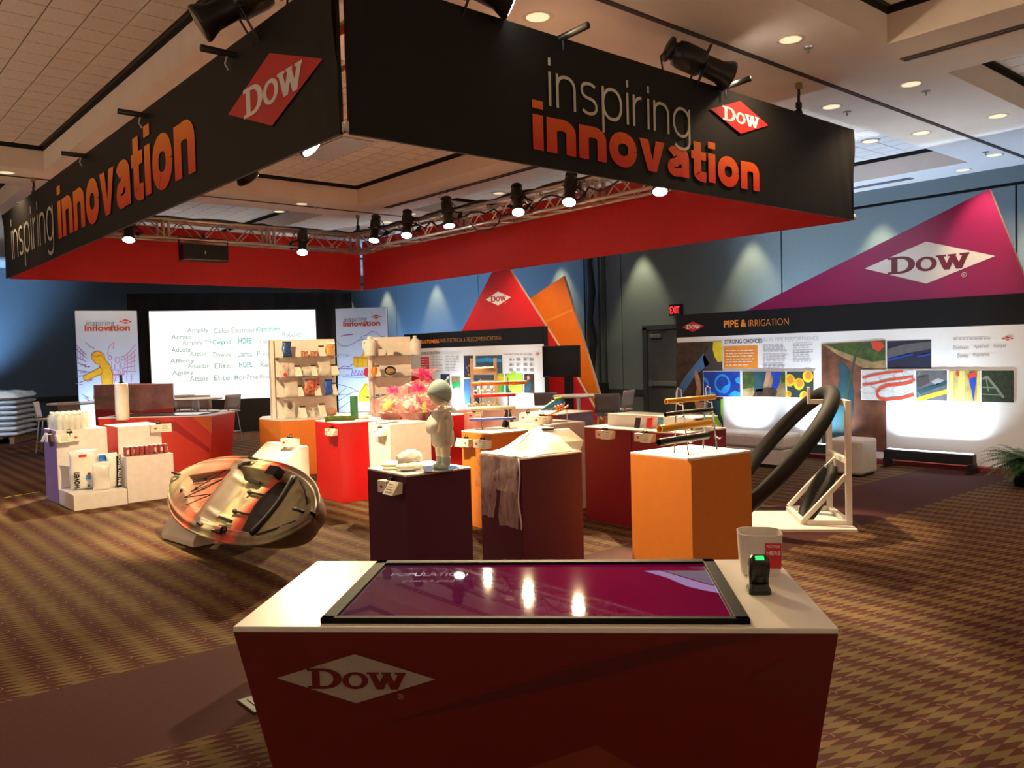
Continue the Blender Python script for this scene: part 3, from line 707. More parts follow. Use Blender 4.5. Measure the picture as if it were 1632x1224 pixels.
flat('sketch_figure', [pxpoly(pL, fig)], YELF, LB, 0, 2)
flat('sketch_outline', stroke(pL, fig+[fig[0]], .012)+stroke(pL, [(145, 566), (152, 569), (160, 566), (167, 572)], .01)+stroke(pL, [(160, 585), (164, 591), (161, 597)], .01), ORL, LB, 0, 3)
r_ = random.Random(3)
L1 = []
for y0, y1 in ((549, 566), (556, 571), (568, 577), (577, 584), (590, 592), (600, 598), (612, 606)): L1 += stroke(pL, [(121, y0), (138, y1)], .012)
for x in (124, 128, 132): L1 += stroke(pL, [(x, 550+x-121), (x, 575)], .01)
L1 += stroke(pL, [(136, 545), (143, 552), (151, 556)], .01)
for i in range(16):
    x, y = r_.uniform(122, 142), r_.uniform(580, 640); L1 += stroke(pL, [(x, y), (x+r_.uniform(3, 10), y+r_.uniform(-3, 3))], .01)
flat('street_sketch', L1, PURL, LB, 0, 1)
L2 = []
for y0, y1 in ((548, 567), (557, 573), (566, 577), (574, 581), (583, 586), (592, 592)): L2 += stroke(pL, [(217, y0), (200, y1)], .012)
for x in (203, 209, 214): L2 += stroke(pL, [(x, 562), (x, 590)], .01)
for c_, s_ in (((187, 574), 4), ((175, 570), 3), ((196, 571), 3)):
    q = [(c_[0]+s_*math.cos(k*.8), c_[1]+s_*1.2*math.sin(k*.8)) for k in range(9)]; L2 += stroke(pL, q, .012); L2 += stroke(pL, [(c_[0]-s_, c_[1]+6), (c_[0]-s_, c_[1]+16), (c_[0]+s_, c_[1]+16), (c_[0]+s_, c_[1]+6)], .012)
L2 += stroke(pL, [(171, 565), (174, 552), (182, 546), (180, 556)], .01)
L2 += stroke(pL, [(176, 590), (176, 598), (196, 597), (196, 588)], .018)+stroke(pL, [(180, 588), (180, 596)], .012)+stroke(pL, [(188, 588), (188, 596)], .012)
for i in range(14):
    x, y = r_.uniform(182, 212), r_.uniform(590, 606); L2 += stroke(pL, [(x, y), (x+r_.uniform(-6, 6), y+r_.uniform(3, 12))], .01)
flat('shopper_sketch', L2, PNKL, LB, 0, 1)

RB, pR = lightbox('pale blue standing panel behind the shelves with yellow buildings sketch', (9.385, 15.835, 0), math.radians(-50.6), 1.15, 2.71, 0, 0)
words('innovation_lettering', [wpx(pR, 'innovation', (547, 521), (606, 519.5), (547, 512.5), .03)], IORG, RB, 0, 2)
words('inspiring_lettering', [wpx(pR, 'inspiring', (549, 516), (585, 514), (549, 505.5), -.012)], PDK, RB, 0, 3)
logo(RB, pR, (591, 505), (599.5, 502), (608, 504.5), (599.5, 508), PRED, PWHITE)
flat('yellow_building', [pxpoly(pR, [(563, 570), (566, 568), (575, 569), (578, 563), (584, 558), (592, 554), (597, 558), (597, 584), (565, 586), (563, 580)])], YELF, RB, 0, 2)
flat('yellow_building', [pxpoly(pR, [(571, 628), (580, 613), (583, 610), (586, 611), (586, 622), (596, 626), (597, 640), (572, 641)])], YELF, RB, 0, 2)
flat('red_disc', [ell(pR.uv(585, 593.5), .075, .10)], PRED, RB, 0, 3)
flat('sketch_lines', stroke(pR, [(563, 570), (597, 571)], .012)+stroke(pR, [(570, 570), (570, 585)], .01)+stroke(pR, [(578, 570), (578, 584)], .01)+stroke(pR, [(586, 571), (586, 584)], .01)+stroke(pR, [(573, 626), (584, 612), (596, 626)], .012)+stroke(pR, [(572, 631), (597, 633)], .012), ORL, RB, 0, 3)
LL = stroke(pR, [(572, 543), (577, 536), (585, 534), (592, 528), (600, 530), (606, 536), (613, 537)], .012)+stroke(pR, [(536, 543), (543, 551), (553, 552), (562, 548), (570, 543), (580, 540)], .01)+stroke(pR, [(538, 565), (560, 566)], .008)
LL += stroke(pR, [(537, 612), (560, 618), (578, 628)], .014)+stroke(pR, [(538, 640), (556, 628), (572, 622)], .014)+stroke(pR, [(540, 652), (560, 638)], .014)+stroke(pR, [(545, 600), (570, 602), (596, 600)], .01)+stroke(pR, [(537, 630), (552, 618)], .012)
flat('landscape_lines', LL, INKL, RB, 0, 1)
LL = stroke(pR, [(543, 536), (552, 534), (563, 533)], .02)+stroke(pR, [(538, 590), (548, 583), (556, 585), (563, 580)], .016)+stroke(pR, [(538, 587), (562, 588)], .014)
for x in (560, 565, 570, 575): LL += stroke(pR, [(x, 599), (x+2, 590), (x+5, 597)], .014)
LL += stroke(pR, [(558, 599), (584, 597)], .014)+stroke(pR, [(590, 612), (597, 606)], .012)
flat('bridge_sketch', LL, PURL, RB, 0, 1)
for (p_, tt) in (((4.75, 17.75, .1), (4.89, 18.2, 1.3)), ((9.0, 15.2, .1), (9.4, 15.8, 1.3))):
    lamp('SPOT', p_, tt, 120, COOL, .1, 120, .9, 'panel_uplight')

# ------------------------------------------------------------------ exhibit walls
def dashes(pl, x0, x1, ys, h, seed, slope=0.):
    """lines of unreadable small print"""
    r = random.Random(seed); out = []
    for y in ys:
        x = x0; e = x1-r.uniform(0, (x1-x0)*.25)
        while x < e:
            w = r.uniform(3, 8); q = [(x, y+slope*(x-x0)), (min(x+w, e), y+slope*(min(x+w, e)-x0))]; a, b = pl.uv(*q[0]), pl.uv(*q[1])
            out.append([(a[0], a[1]-h/2), (b[0], b[1]-h/2), (b[0], b[1]+h/2), (a[0], a[1]+h/2)]); x += w+1.5
    return out
def rectpx(pl, x0, y0, x1, y1, y1b=None):
    """upright rectangle on the panel from its top-left and bottom-right pixels"""
    a, b = pl.uv(x0, y0), pl.uv(x1, y1); return [(a[0], b[1]), (b[0], b[1]), (b[0], a[1]), (a[0], a[1])]
def exwall(label, loc, w, hb, h):
    t = thing('exhibit_wall', label, 'display wall', loc, -PI/2)
    part('wall_body', MB().box((0, .05, hb/2), (w, .1, hb)), PWHITE, t)
    part('header_band', MB().box((0, .05, (hb+h)/2), (w, .1, h-hb)), PBLACK, t)
    part('side_frame', MB().box((-w/2-.01, .06, h/2), (.02, .1, h)).box((w/2+.01, .06, h/2), (.02, .1, h)), mat('frame_dark', (.03, .03, .03), .5, .4), t)
    return t, Plane(loc, -PI/2, 0)
LOC1 = (11.36, 6.245, 0)
W1, pP = exwall('long display wall headed pipe and irrigation with pipe photos', LOC1, 5.26, 1.835, 2.215)
part('base_platform', MB().box((0, .05, .03), (5.5, .34, .06)), mat('red_base', (.22, .02, .02), .6), W1, bev=.004)
logo(W1, pP, (1087, 520), (1104, 512.5), (1122.5, 519.5), (1104, 529), PRED, PWHITE)
words('header_lettering', [wpx(pP, 'PIPE &', (1154, 522.5), (1190, 520.5), (1154, 511), .028)], PORG, W1, 0, 2, 'bold orange lettering')
words('header_lettering', [wpx(pP, 'IRRIGATION', (1193.5, 520.5), (1257, 517.5), (1193.5, 510), -.016)], PORG, W1, 0, 2, 'thin orange lettering')
words('title_lettering', [wpx(pP, 'STRONG CHOICES', (1155, 548), (1215, 545), (1155, 541.5), .02)], PDK, W1, 0, 2, 'bold dark lettering')
words('title_lettering', [wpx(pP, 'IN PE PIPE PERFORMANCE', (1217, 545), (1305, 542), (1217, 538.5), -.014)], mat('print_light_grey', (.42, .42, .46), .5), W1, 0, 2, 'thin grey lettering')
NOTE = mat('note_print_grey', (.45, .45, .50), .5); NOTEL = mat('note_print_pale', (.9, .66, .5), .5)
flat('orange_note', [rectpx(pP, 1153, 552, 1208, 587)], PORG, W1, 0, 1)
flat('note_lines', dashes(pP, 1157, 1204, (559, 563.5, 568, 572.5, 577, 582), .018, 1, -.02), NOTEL, W1, 0, 2)
flat('bullet_lines', dashes(pP, 1216, 1258, (551, 555.5, 560, 566, 570.5, 575, 581, 585), .018, 2, -.02)+dashes(pP, 1264, 1297, (549.5, 554, 561, 565, 571, 575.5), .018, 4, -.02), NOTE, W1, 0, 2)
words('brand_words', [wpx(pP, s, (x, y+3.2), (x+w, y+2.6), (x, y-3.2), .01) for s, x, w, y in (('Continuum', 1519, 25, 554), ('HypeTech', 1552, 24, 553), ('Intrepid', 1584, 19, 552), ('Dowlex', 1526, 18, 567), ('Fingerprint', 1551, 26, 566))], PGREY, W1, 0, 2)
flat('caption_line', dashes(pP, 1519, 1593, (541,), .02, 6, -.03), NOTE, W1, 0, 2)
logo(W1, pP, (1596, 539.5), (1606, 536), (1616, 538.5), (1606, 543), PRED, PWHITE)
# photo prints on the wall
PBR = mat('photo_brown', (.05, .028, .016), .5, var=.6, scale=9); PGN = mat('photo_green', (.05, .09, .022), .5, var=.5, scale=12); PBL = mat('photo_blue_pipe', (.07, .19, .42), .5, var=.15, scale=3)
PDB = mat('photo_deep_blue', (.01, .05, .38), .5, var=.3, scale=3); PSK = mat('photo_skin', (.50, .27, .17), .5, var=.15); PYE = mat('photo_yellow', (.78, .62, .03), .5, var=.1)
PLB = mat('photo_light_blue', (.02, .30, .75), .5, var=.15); PERT = mat('photo_earth', (.15, .055, .03), .5, var=.5, scale=5); PTL = mat('photo_teal', (.015, .065, .09), .5, var=.4, scale=4)
PSAND = mat('photo_sand', (.30, .21, .095), .5, var=.4, scale=8); PLIME = mat('photo_lime', (.36, .62, .05), .5, var=.12); PORD = mat('photo_red_tube', (.62, .06, .03), .5)
PGR = mat('photo_grey_pipe', (.10, .10, .11), .5, var=.2); PDG = mat('photo_dark_green', (.02, .035, .018), .5, var=.5, scale=25)
def R(p, *q, l=1, m, nm='photo_print'): flat(nm, [pxpoly(p, po) if isinstance(po[0], tuple) and po[0][0] > 60 else po for po in q], m, W1 if p is pP else W2, 0, l)
# worker holding a blue pipe
R(pP, [(1078, 546), (1151, 543.5), (1153, 691), (1078, 690)], m=PBR)
R(pP, [(1079, 622), (1092, 600), (1122, 563), (1131, 580), (1108, 598), (1088, 629), (1080, 636)], m=PBL, l=2)
R(pP, [(1120, 570), (1130, 552), (1142, 545), (1151, 545), (1151, 594), (1136, 590), (1124, 589)], m=PDK, l=2)
R(pP, [(1137, 545), (1151, 544), (1151, 576), (1144, 577), (1139, 568), (1136, 556)], m=PYE, l=3)
R(pP, [(1107, 592), (1110, 590), (1116, 603), (1118, 620), (1115, 640), (1128, 642), (1128, 655), (1110, 655), (1107, 640), (1111, 618), (1108, 604)], m=PSK, l=4)
R(pP, [(1118, 640), (1135, 634), (1150, 640), (1152, 668), (1146, 676), (1136, 668), (1118, 660)], m=PTL, l=3)
R(pP, [(1149, 636), (1153, 636), (1153, 672), (1149, 660)], [(1100, 662), (1138, 656), (1150, 676), (1152, 685), (1140, 680), (1110, 676)], m=PLIME, l=4)
R(pP, [(1090, 676), (1140, 678), (1152, 690), (1085, 690)], m=PGR, l=5)
R(pP, [(1095, 648), (1106, 642), (1112, 655), (1100, 664)], m=PDG, l=5)
flat('photo_border', [rectpx(pP, 1120.5, 591, 1182, 633.5), rectpx(pP, 1182, 591, 1253.5, 634), rectpx(pP, 1253, 591, 1300, 635)], PWHITE, W1, 0, 5)
R(pP, rectpx(pP, 1121.5, 592, 1180.5, 632.5), m=PDB, l=6)
c_ = pP.uv(1152, 611.5); flat('photo_pipe_ring', ring2(c_, .155, .155, .76), PLB, W1, 0, 7)
R(pP, [(1154, 616), (1163, 611), (1164, 620), (1158, 627), (1147, 626)], [(1122, 600), (1128, 604), (1131, 614), (1124, 622), (1128, 612), (1122, 606)], [(1172, 604), (1179, 600), (1180, 612), (1174, 610)], [(1132, 622), (1140, 626), (1142, 632), (1122, 632), (1126, 624)], [(1160, 630), (1172, 622), (1180, 626), (1180, 632)], m=PLB, l=7)
R(pP, rectpx(pP, 1183.5, 592, 1252.5, 633), m=PSAND, l=6)
R(pP, [(1184, 592.5), (1214, 592.5), (1210, 616), (1184, 620)], [(1244, 592.5), (1252, 592.5), (1252, 610), (1246, 612)], m=PGN, l=7)
R(pP, [(1200, 592.5), (1222, 592.5), (1218, 610), (1216, 624), (1202, 624), (1204, 606)], m=PTL, l=8)
R(pP, [(1228, 592.5), (1246, 592.5), (1244, 608), (1238, 622), (1230, 618), (1233, 604)], m=PDB, l=8)
R(pP, [(1222, 592.5), (1230, 592.5), (1227, 610), (1223, 617), (1218, 614)], m=PSK, l=9)
R(pP, [(1206, 620), (1232, 618), (1240, 624), (1236, 632), (1200, 632)], m=PBR, l=8)
R(pP, rectpx(pP, 1254.5, 592, 1297.5, 634), m=mat('photo_dark_slate', (.03, .05, .05), .5), l=6)
for x, y, r_x in ((1288, 600, .085), (1259, 606, .09), (1274, 612, .085), (1282, 631, .07), (1257, 628, .05)):
    c_ = pP.uv(x, y); flat('photo_pipe_ring', [ell(c_, r_x, r_x*1.05)], PYE, W1, 0, 7); c2 = (c_[0]+.012, c_[1]+.008); flat('photo_pipe_bore', [ell(c2, r_x*.62, r_x*.7)], PORG, W1, 0, 8)
# trench photo
R(pP, [(1309, 548), (1411, 542), (1413, 721), (1310, 711)], m=PERT)
R(pP, [(1310, 548), (1411, 542.5), (1411, 590), (1376, 586), (1336, 566)], m=PSAND, l=2); R(pP, [(1318, 549), (1411, 543), (1411, 574), (1390, 577), (1352, 564), (1330, 556)], m=PGN, l=3)
R(pP, [(1336, 574), (1352, 586), (1358, 600), (1361, 640), (1358, 672), (1350, 700), (1340, 709), (1312, 706), (1314, 660), (1330, 630), (1338, 606)], m=PTL, l=2)
flat('photo_hose', stroke(pP, [(1338, 700), (1346, 660), (1352, 620), (1358, 590), (1364, 566), (1372, 552), (1380, 549), (1388, 552), (1396, 560)], .035), mat('photo_hose_green', (.04, .07, .04), .5), W1, 0, 4)
R(pP, [(1388, 545), (1405, 544), (1410, 552), (1402, 560), (1392, 556)], m=PORD, l=5)
R(pP, rectpx(pP, 1413.5, 543.5, 1484.5, 587.5), m=mat('photo_blue_black', (.015, .02, .045), .5), l=1)
R(pP, [(1415, 556), (1440, 549), (1484, 543.5), (1484, 556), (1450, 562), (1415, 571)], m=PGR, l=2); R(pP, [(1415, 572), (1455, 563), (1456, 566), (1415, 576)], [(1462, 567), (1484, 563), (1484, 566), (1463, 570)], m=PDB, l=3)
flat('photo_border', [rectpx(pP, 1372.5, 589, 1459, 639.5), rectpx(pP, 1459, 589, 1511.5, 640), rectpx(pP, 1511, 589, 1563, 641), rectpx(pP, 1563, 589.5, 1618, 642)], PWHITE, W1, 0, 5)
R(pP, rectpx(pP, 1374, 590.5, 1458, 638.5), m=mat('photo_pale_grey', (.60, .60, .60), .5, var=.06), l=6)
for x, y in ((1392, 606), (1415, 603), (1438, 599), (1452, 595), (1384, 621), (1402, 615), (1424, 610), (1446, 606), (1412, 628), (1436, 621), (1453, 630)):
    c_ = pP.uv(x, y); flat('photo_disc', ring2(c_, .115, .055, .93), PGREY, W1, 0, 7)
flat('photo_red_tube', stroke(pP, [(1375, 602), (1395, 597), (1420, 593), (1440, 591.5)], .03)+stroke(pP, [(1375, 613), (1395, 611), (1420, 605), (1440, 603), (1456, 600)], .03)+stroke(pP, [(1457, 604), (1455, 608), (1440, 612), (1415, 614), (1402, 619), (1398, 626), (1401, 634), (1412, 637), (1440, 634), (1457, 629)], .04), PORD, W1, 0, 8)
R(pP, rectpx(pP, 1460.5, 590.5, 1510, 639), m=PGR, l=6)
R(pP, [(1461, 634), (1510, 620), (1510, 627), (1468, 639), (1461, 639)], m=PYE, l=7); R(pP, [(1462, 622), (1510, 606), (1510, 612), (1462, 630)], m=PTL, l=7); R(pP, [(1484, 608), (1496, 602), (1506, 606), (1492, 614)], m=PGREY, l=7); R(pP, [(1461, 602), (1480, 598), (1482, 610), (1466, 618), (1461, 616)], m=PDK, l=8)
R(pP, rectpx(pP, 1512.5, 590, 1562, 640), m=mat('photo_ochre', (.45, .36, .12), .5, var=.3, scale=6), l=6)
R(pP, [(1514, 591), (1520, 591), (1520, 640), (1514, 640)], [(1528, 591), (1538, 591), (1538, 640), (1528, 640)], [(1558, 591), (1562, 591), (1562, 640), (1558, 640)], m=mat('photo_pale_yellow', (.62, .55, .18), .5), l=7)
R(pP, [(1546, 592), (1554, 592), (1556, 606), (1552, 640), (1549, 622), (1545, 608)], m=PDB, l=8); R(pP, [(1542, 596), (1556, 592), (1557, 600), (1544, 604)], [(1524, 592), (1530, 592), (1529, 600), (1524, 598)], m=PORD, l=9)
R(pP, rectpx(pP, 1564.5, 590.5, 1616.5, 641.5), m=PDG, l=6)
flat('photo_field_lines', stroke(pP, [(1566, 604), (1574, 600), (1580, 608), (1590, 620), (1600, 634)], .03)+stroke(pP, [(1566, 617), (1590, 618)], .015)+stroke(pP, [(1566, 628), (1600, 630)], .012)+stroke(pP, [(1572, 602), (1576, 624)], .012), mat('photo_grey_green', (.20, .24, .17), .5), W1, 0, 7)

LOC2 = (11.42, 14.75, 0)
W2, pE = exwall('display wall headed elastomers behind the wooden cable rack', LOC2, 5.0, 1.815, 2.17)
words('header_lettering', [wpx(pE, 'ELASTOMERS', (670, 548), (700, 546.5), (670, 542), .03)], PORG, W2, 0, 2, 'bold orange lettering')
words('header_lettering', [wpx(pE, 'AND ELECTRICAL & TELECOMMUNICATIONS', (701.5, 546), (799, 542), (701.5, 540), -.012)], mat('print_dull_orange', (.45, .20, .06), .5), W2, 0, 2, 'thin orange lettering')
words('title_lettering', [wpx(pE, 'FLEXIBLE SOLUTIONS', (670, 565), (702, 564.3), (670, 561), .01)], PDK, W2, 0, 2)
words('title_lettering', [wpx(pE, 'ENDLESS POSSIBILITIES', (704, 564), (737, 563), (704, 560), -.012)], NOTE, W2, 0, 2)
flat('pink_note', [rectpx(pE, 670, 569, 684.5, 592.5)], mat('print_pink_red', (.75, .04, .10), .5), W2, 0, 1)
flat('note_lines', dashes(pE, 671.5, 682, (573, 577, 581, 585, 589), .02, 11), NOTEL, W2, 0, 2)
flat('bullet_lines', dashes(pE, 687, 706, (568.5, 573, 577.5, 582, 586.5, 591), .02, 12)+dashes(pE, 710, 733, (568, 572, 576.5, 581, 586, 590), .02, 13), NOTE, W2, 0, 2)
flat('caption_line', dashes(pE, 804, 850, (564.8,), .02, 14), NOTE, W2, 0, 2)
logo(W2, pE, (853, 564.3), (856.5, 562), (860, 564), (856.5, 566.5), PRED, PWHITE)
flat('brand_words', [q for x in (812, 823, 834.5, 844) for y in (573, 581, 589.5) for q in dashes(pE, x, x+8, (y,), .05, int(x+y))], PGREY, W2, 0, 2)
R(pE, rectpx(pE, 739, 567, 755, 601.5), m=PBR); R(pE, rectpx(pE, 739, 567, 742, 595), m=PDB, l=2)
flat('photo_sparks', [ell(pE.uv(x, y), .03, .03, 8) for x, y in ((744, 586), (748, 583), (746, 590), (748, 598), (751, 576), (747, 597))], PSAND, W2, 0, 3)
R(pE, rectpx(pE, 739, 604, 764, 655), m=PBL); R(pE, [(748, 655), (749, 634), (756, 622), (764, 616), (764, 655)], m=PTL, l=2)
R(pE, rectpx(pE, 758, 567, 801, 595), m=mat('photo_slate', (.05, .09, .12), .5, var=.3)); R(pE, [(759, 573), (775, 570), (800, 572), (800, 577), (759, 577)], m=PLB, l=2)
R(pE, rectpx(pE, 755, 597, 788, 606), m=PGR)
R(pE, rectpx(pE, 702, 596, 717.5, 624), m=mat('photo_navy', (.015, .03, .12), .5, var=.4, scale=9))
R(pE, rectpx(pE, 719.5, 600, 734, 613), m=PSAND); R(pE, [(720, 609), (724, 611), (734, 607), (733, 619), (728, 617), (722, 620)], m=mat('photo_bright_green', (.02, .42, .12), .5), l=2)
R(pE, rectpx(pE, 788, 596, 804, 626), m=PLIME); R(pE, [(792, 600), (797, 596), (803, 602), (802, 620), (796, 612)], m=PYE, l=2); R(pE, [(789, 621), (793, 619), (795, 624), (790, 626)], m=PORD, l=3); R(pE, [(799, 614), (804, 608), (804, 625), (800, 624)], m=mat('photo_bright_green', (.02, .42, .12)), l=3)
R(pE, rectpx(pE, 805.5, 596, 834, 627), m=PTL)
flat('photo_green_discs', [ell(pE.uv(x, y), .105, .11, 9) for x, y in ((811, 603), (819, 600), (815, 615), (820, 622))]+[rectpx(pE, 821, 596, 833, 627)], PLIME, W2, 0, 2)
R(pE, rectpx(pE, 835, 596, 852, 627), m=PBR); R(pE, [(837, 612), (843, 607), (847, 612), (845, 622), (838, 626)], m=PTL, l=2); R(pE, [(840, 600), (843, 598), (845, 604), (841, 606)], m=PSK, l=3)
R(pE, [(655, 600), (668, 596), (688, 602), (700, 615), (704, 640), (655, 640)], m=PRED, l=1)

# coloured triangles behind the exhibit walls
def panel_shape(label, X, px, m, edge, thick=.06, floor=False):
    P = [atX(*q, X) for q in px]; c = sum(P, Vector())/len(P); t = thing('feature_panel', label, 'display panel', (X, c.y, 0), -PI/2)
    poly = [(c.y-p.y, p.z) for p in P]
    n = len(poly); a = sum(poly[i][0]*poly[(i+1) % n][1]-poly[(i+1) % n][0]*poly[i][1] for i in range(n))
    if a < 0: poly = poly[::-1]
    vs = [(x, 0, z) for x, z in poly]+[(x, thick, z) for x, z in poly]
    part('front_face', MB().add([(x, -.002, z) for x, z in poly], [tuple(range(n))]), m, t)
    part('panel_core', MB().add(vs, [tuple(range(n)), tuple(reversed(range(n, 2*n)))]+[(i, n+i, n+(i+1) % n, (i+1) % n) for i in range(n)]), edge, t)
    return t, Plane((X, c.y, 0), -PI/2, -.002)
EDG = mat('panel_edge_tan', (.45, .36, .26), .6); TRED = mat('triangle_red', (.55, .010, .018), .5, var=.04, scale=3); TORG = mat('triangle_orange', (.72, .17, .012), .5, var=.04, scale=3); TMAG = mat('triangle_magenta', (.30, .006, .10), .5, var=.04, scale=3)
zf = lambda x, y, X: atX(x, y, X)
t, pT = panel_shape('tall red triangular panel with small white diamond logo behind the elastomers wall', 11.85, [(691, 615), (798, 407), (893, 556), (958, 669), (690, 676)], TRED, EDG)
logo(t, pT, (774, 478), (793.5, 464.5), (814.5, 474), (794, 487), PWHITE, mat('print_crimson', (.45, .01, .03), .5), reg=PWHITE)
t, pO = panel_shape('tall orange panel with one sloping top leaning beside the red triangle', 12.2, [(820, 492), (898, 440), (972, 684), (820, 684)], TORG, EDG)
flat('pale_stripe', [pxpoly(pO, [(868, 511), (912, 492), (914, 495), (870, 515)])], mat('triangle_pale_orange', (.78, .26, .03), .5), t, -.002, 1); flat('amber_facet', [pxpoly(pO, [(905, 640), (948, 606), (958, 640)])], mat('triangle_amber', (.62, .18, .01), .5), t, -.002, 1)
t, pM = panel_shape('large magenta triangular panel with big white diamond logo above the pipe wall', 11.62, [(1090, 545), (1577, 301), (1672, 540), (1660, 760), (1090, 720)], TMAG, EDG)
logo(t, pM, (1378, 427), (1476, 385), (1586.5, 409), (1477, 452), PWHITE, mat('print_plum', (.16, .006, .03), .5), reg=PWHITE)
lamp('SPOT', (11.1, 4.0, 4.15), (11.6, 4.2, 2.9), 110, (1, .72, .45), .05, 44, .8, 'wall_downlight')

# light bars on the floor washing the exhibit walls
def lightbar(label, y, X, L, e):
    t = thing('light_bar', label, 'light', (X, y, 0), -PI/2, 'floor light bars')
    part('bar_housing', MB().box((0, 0, .17), (L, .13, .13)), BLACK, t, bev=.01)
    part('lens_strip', MB().box((0, .02, .238), (L-.06, .06, .006)), mat('bar_lens', (.8, .9, 1), .3, emit=3, var=0), t)
    for s in (-1, 1): part('bracket', MB().box((s*(L/2-.03), 0, .06), (.05, .18, .12)).box((s*(L/2-.03), 0, .01), (.06, .3, .02)), BLKM, t, bev=.004)
    o = lamp('AREA', (X+.05, y, .26), (X+.17, y, 1.1), e, (.72, .88, 1), (L-.1, .05), name='bar_light'); o.data.spread = math.radians(110)
    return t
yb = atX(1478, 728, 11.05).y
lightbar('black light bar on the floor before the right part of the pipe wall', yb, 11.08, 1.12, 20)
lightbar('black light bar on the floor behind the white cube seat', atX(1296, 710, 11.05).y, 11.08, .8, 14)
lightbar('black light bar on the floor hidden behind the long bench seat', atX(1178, 705, 11.05).y, 11.08, .5, 10)
lightbar('black light bar at the foot of the elastomers wall, right side', atX(818, 690, 11.15).y, 11.15, .8, 15)
lightbar('black light bar at the foot of the elastomers wall, left side', atX(722, 690, 11.15).y, 11.15, .5, 10)

# exit sign
p = atX(1074.5, 494, 13.86)
t = thing('exit_sign', 'small red lit exit sign on the dark wall above the grey door', 'sign', (13.92, p.y, p.z), -PI/2)
part('sign_box', MB().box((0, 0, 0), (.30, .09, .24)), BLACK, t, bev=.008)
words('exit_lettering', [('EXIT', -.12, .12, -.075, .075, .02)], mat('exit_red', (1, .03, .04), .5, emit=1.2, var=0), t, -.045, 1)
# cable drop on the wall
t = thing('cable_drop', 'thick black bundle of cables hanging down the wall behind the orange panel', 'cable', (13.85, atX(946, 500, 13.9).y, 0))
part('cable_bundle', MB().tube([(0, 0, 4.2), (.0, .05, 3.6), (-.02, -.03, 3.0), (0, .06, 2.4), (0, .0, 1.9), (0, .03, 1.2), (0, 0, .7)], [.06, .07, .09, .06, .10, .06, .05], 8), CABM, t, smooth=True)
part('wall_box', MB().box((.02, -.25, .78), (.1, .3, .3)), BLKM, t, bev=.006)
part('conduit', MB().cyl((.03, -.2, .9), (.03, -.2, 4.2), .025, n=8).cyl((.03, -.38, .9), (.03, -.38, 4.2), .025, n=8).cyl((.03, .25, .3), (.03, .25, 4.2), .02, n=8), mat('dark_conduit', (.03, .033, .034), .5, .3), t)
# dark monitor on a post
a, b = atX(868, 553, 10.9), atX(922, 600, 10.9)
t = thing('monitor_stand', 'switched off black monitor on a post before the orange panel', 'monitor', (10.9, (a.y+b.y)/2, 0), -PI/2+.1)
w_, zc = a.y-b.y, (a.z+b.z)/2
part('monitor_housing', MB().box((0, 0, zc), (w_, .06, a.z-b.z+.03)), BLACK, t, bev=.008)
part('screen_glass', MB().box((0, -.032, zc), (w_-.04, .004, a.z-b.z-.02)), mat('dark_glass', (.008, .010, .018), .12), t)
part('post', MB().box((.12, .06, zc/2), (.16, .08, zc)), BLACK, t, bev=.006); part('base', MB().box((.1, .06, .015), (.7, .6, .03)), BLACK, t, bev=.006)

# ------------------------------------------------------------------ touch-screen kiosks
def kiosk(label, loc, rz, W, D, H, m, insets, tvlabel=None):
    t = thing('kiosk', label, 'counter', loc, rz)
    l, r = insets
    def sec(z, k): return [(-W/2+l*k, 0+.0*k, z), (W/2-r*k, 0, z), (W/2-r*k, D-.05*k, z), (-W/2+l*k, D-.05*k, z)]
    part('body', MB().loft([sec(0, 1), sec(H-.014, .0)]), m, t)
    part('counter_top', MB().box((0, D/2, H-.006), (W+.002, D+.002, .016)), WHITE, t, bev=.003)
    return t, Plane(loc, rz, 0)
KL, KR = (1.466, 1.668, 0), math.atan2(1.085-2.25, 2.032-.90)
KH = .91
_pl = Plane(KL, KR, 0); a = _pl.uv(372, 1001); b = _pl.uv(1336, 1003); c = _pl.uv(436, 1224); d = _pl.uv(1300, 1224)
KWID = b[0]-a[0]; KL = tuple(Vector(KL)+Matrix.Rotation(KR, 3, 'Z') @ Vector(((a[0]+b[0])/2, 0, 0)))
kl = (c[0]-a[0])*KH/(KH-c[1]); kr = (b[0]-d[0])*KH/(KH-d[1])
q = at(1255, 892, KH); KD = (Matrix.Rotation(-KR, 3, 'Z') @ (q-Vector(KL))).y
KS, pK = kiosk('large shaded red touch table kiosk with tapered sides and white top, closest to the camera', KL, KR, KWID, KD, KH, KRED_SHADED, (kl, kr))
logo(KS, pK, (442, 1080), (563, 1042), (694, 1081), (572, 1120), mat('print_warm_white', (.36, .30, .25), .5), KRED_SHADED, reg=mat('print_warm_white', (.5, .4, .3)))
flat('dark_facet', [pxpoly(pK, [(595, 1158), (960, 1051), (1130, 1012), (1240, 1010), (1120, 1034), (960, 1079)])], mat('kiosk_dark_facet', (.078, .006, .004), .4), KS, 0, 1)
flat('orange_facet', [pxpoly(pK, [(840, 1224), (950, 1187), (1015, 1224)])], mat('kiosk_orange_facet', (.17, .028, .007), .4), KS, 0, 1)
flat('left_facet', [pxpoly(pK, [(1190, 1080), (1318, 1010), (1312, 1150)])], mat('kiosk_mid_facet', (.115, .009, .005), .4), KS, 0, 1)
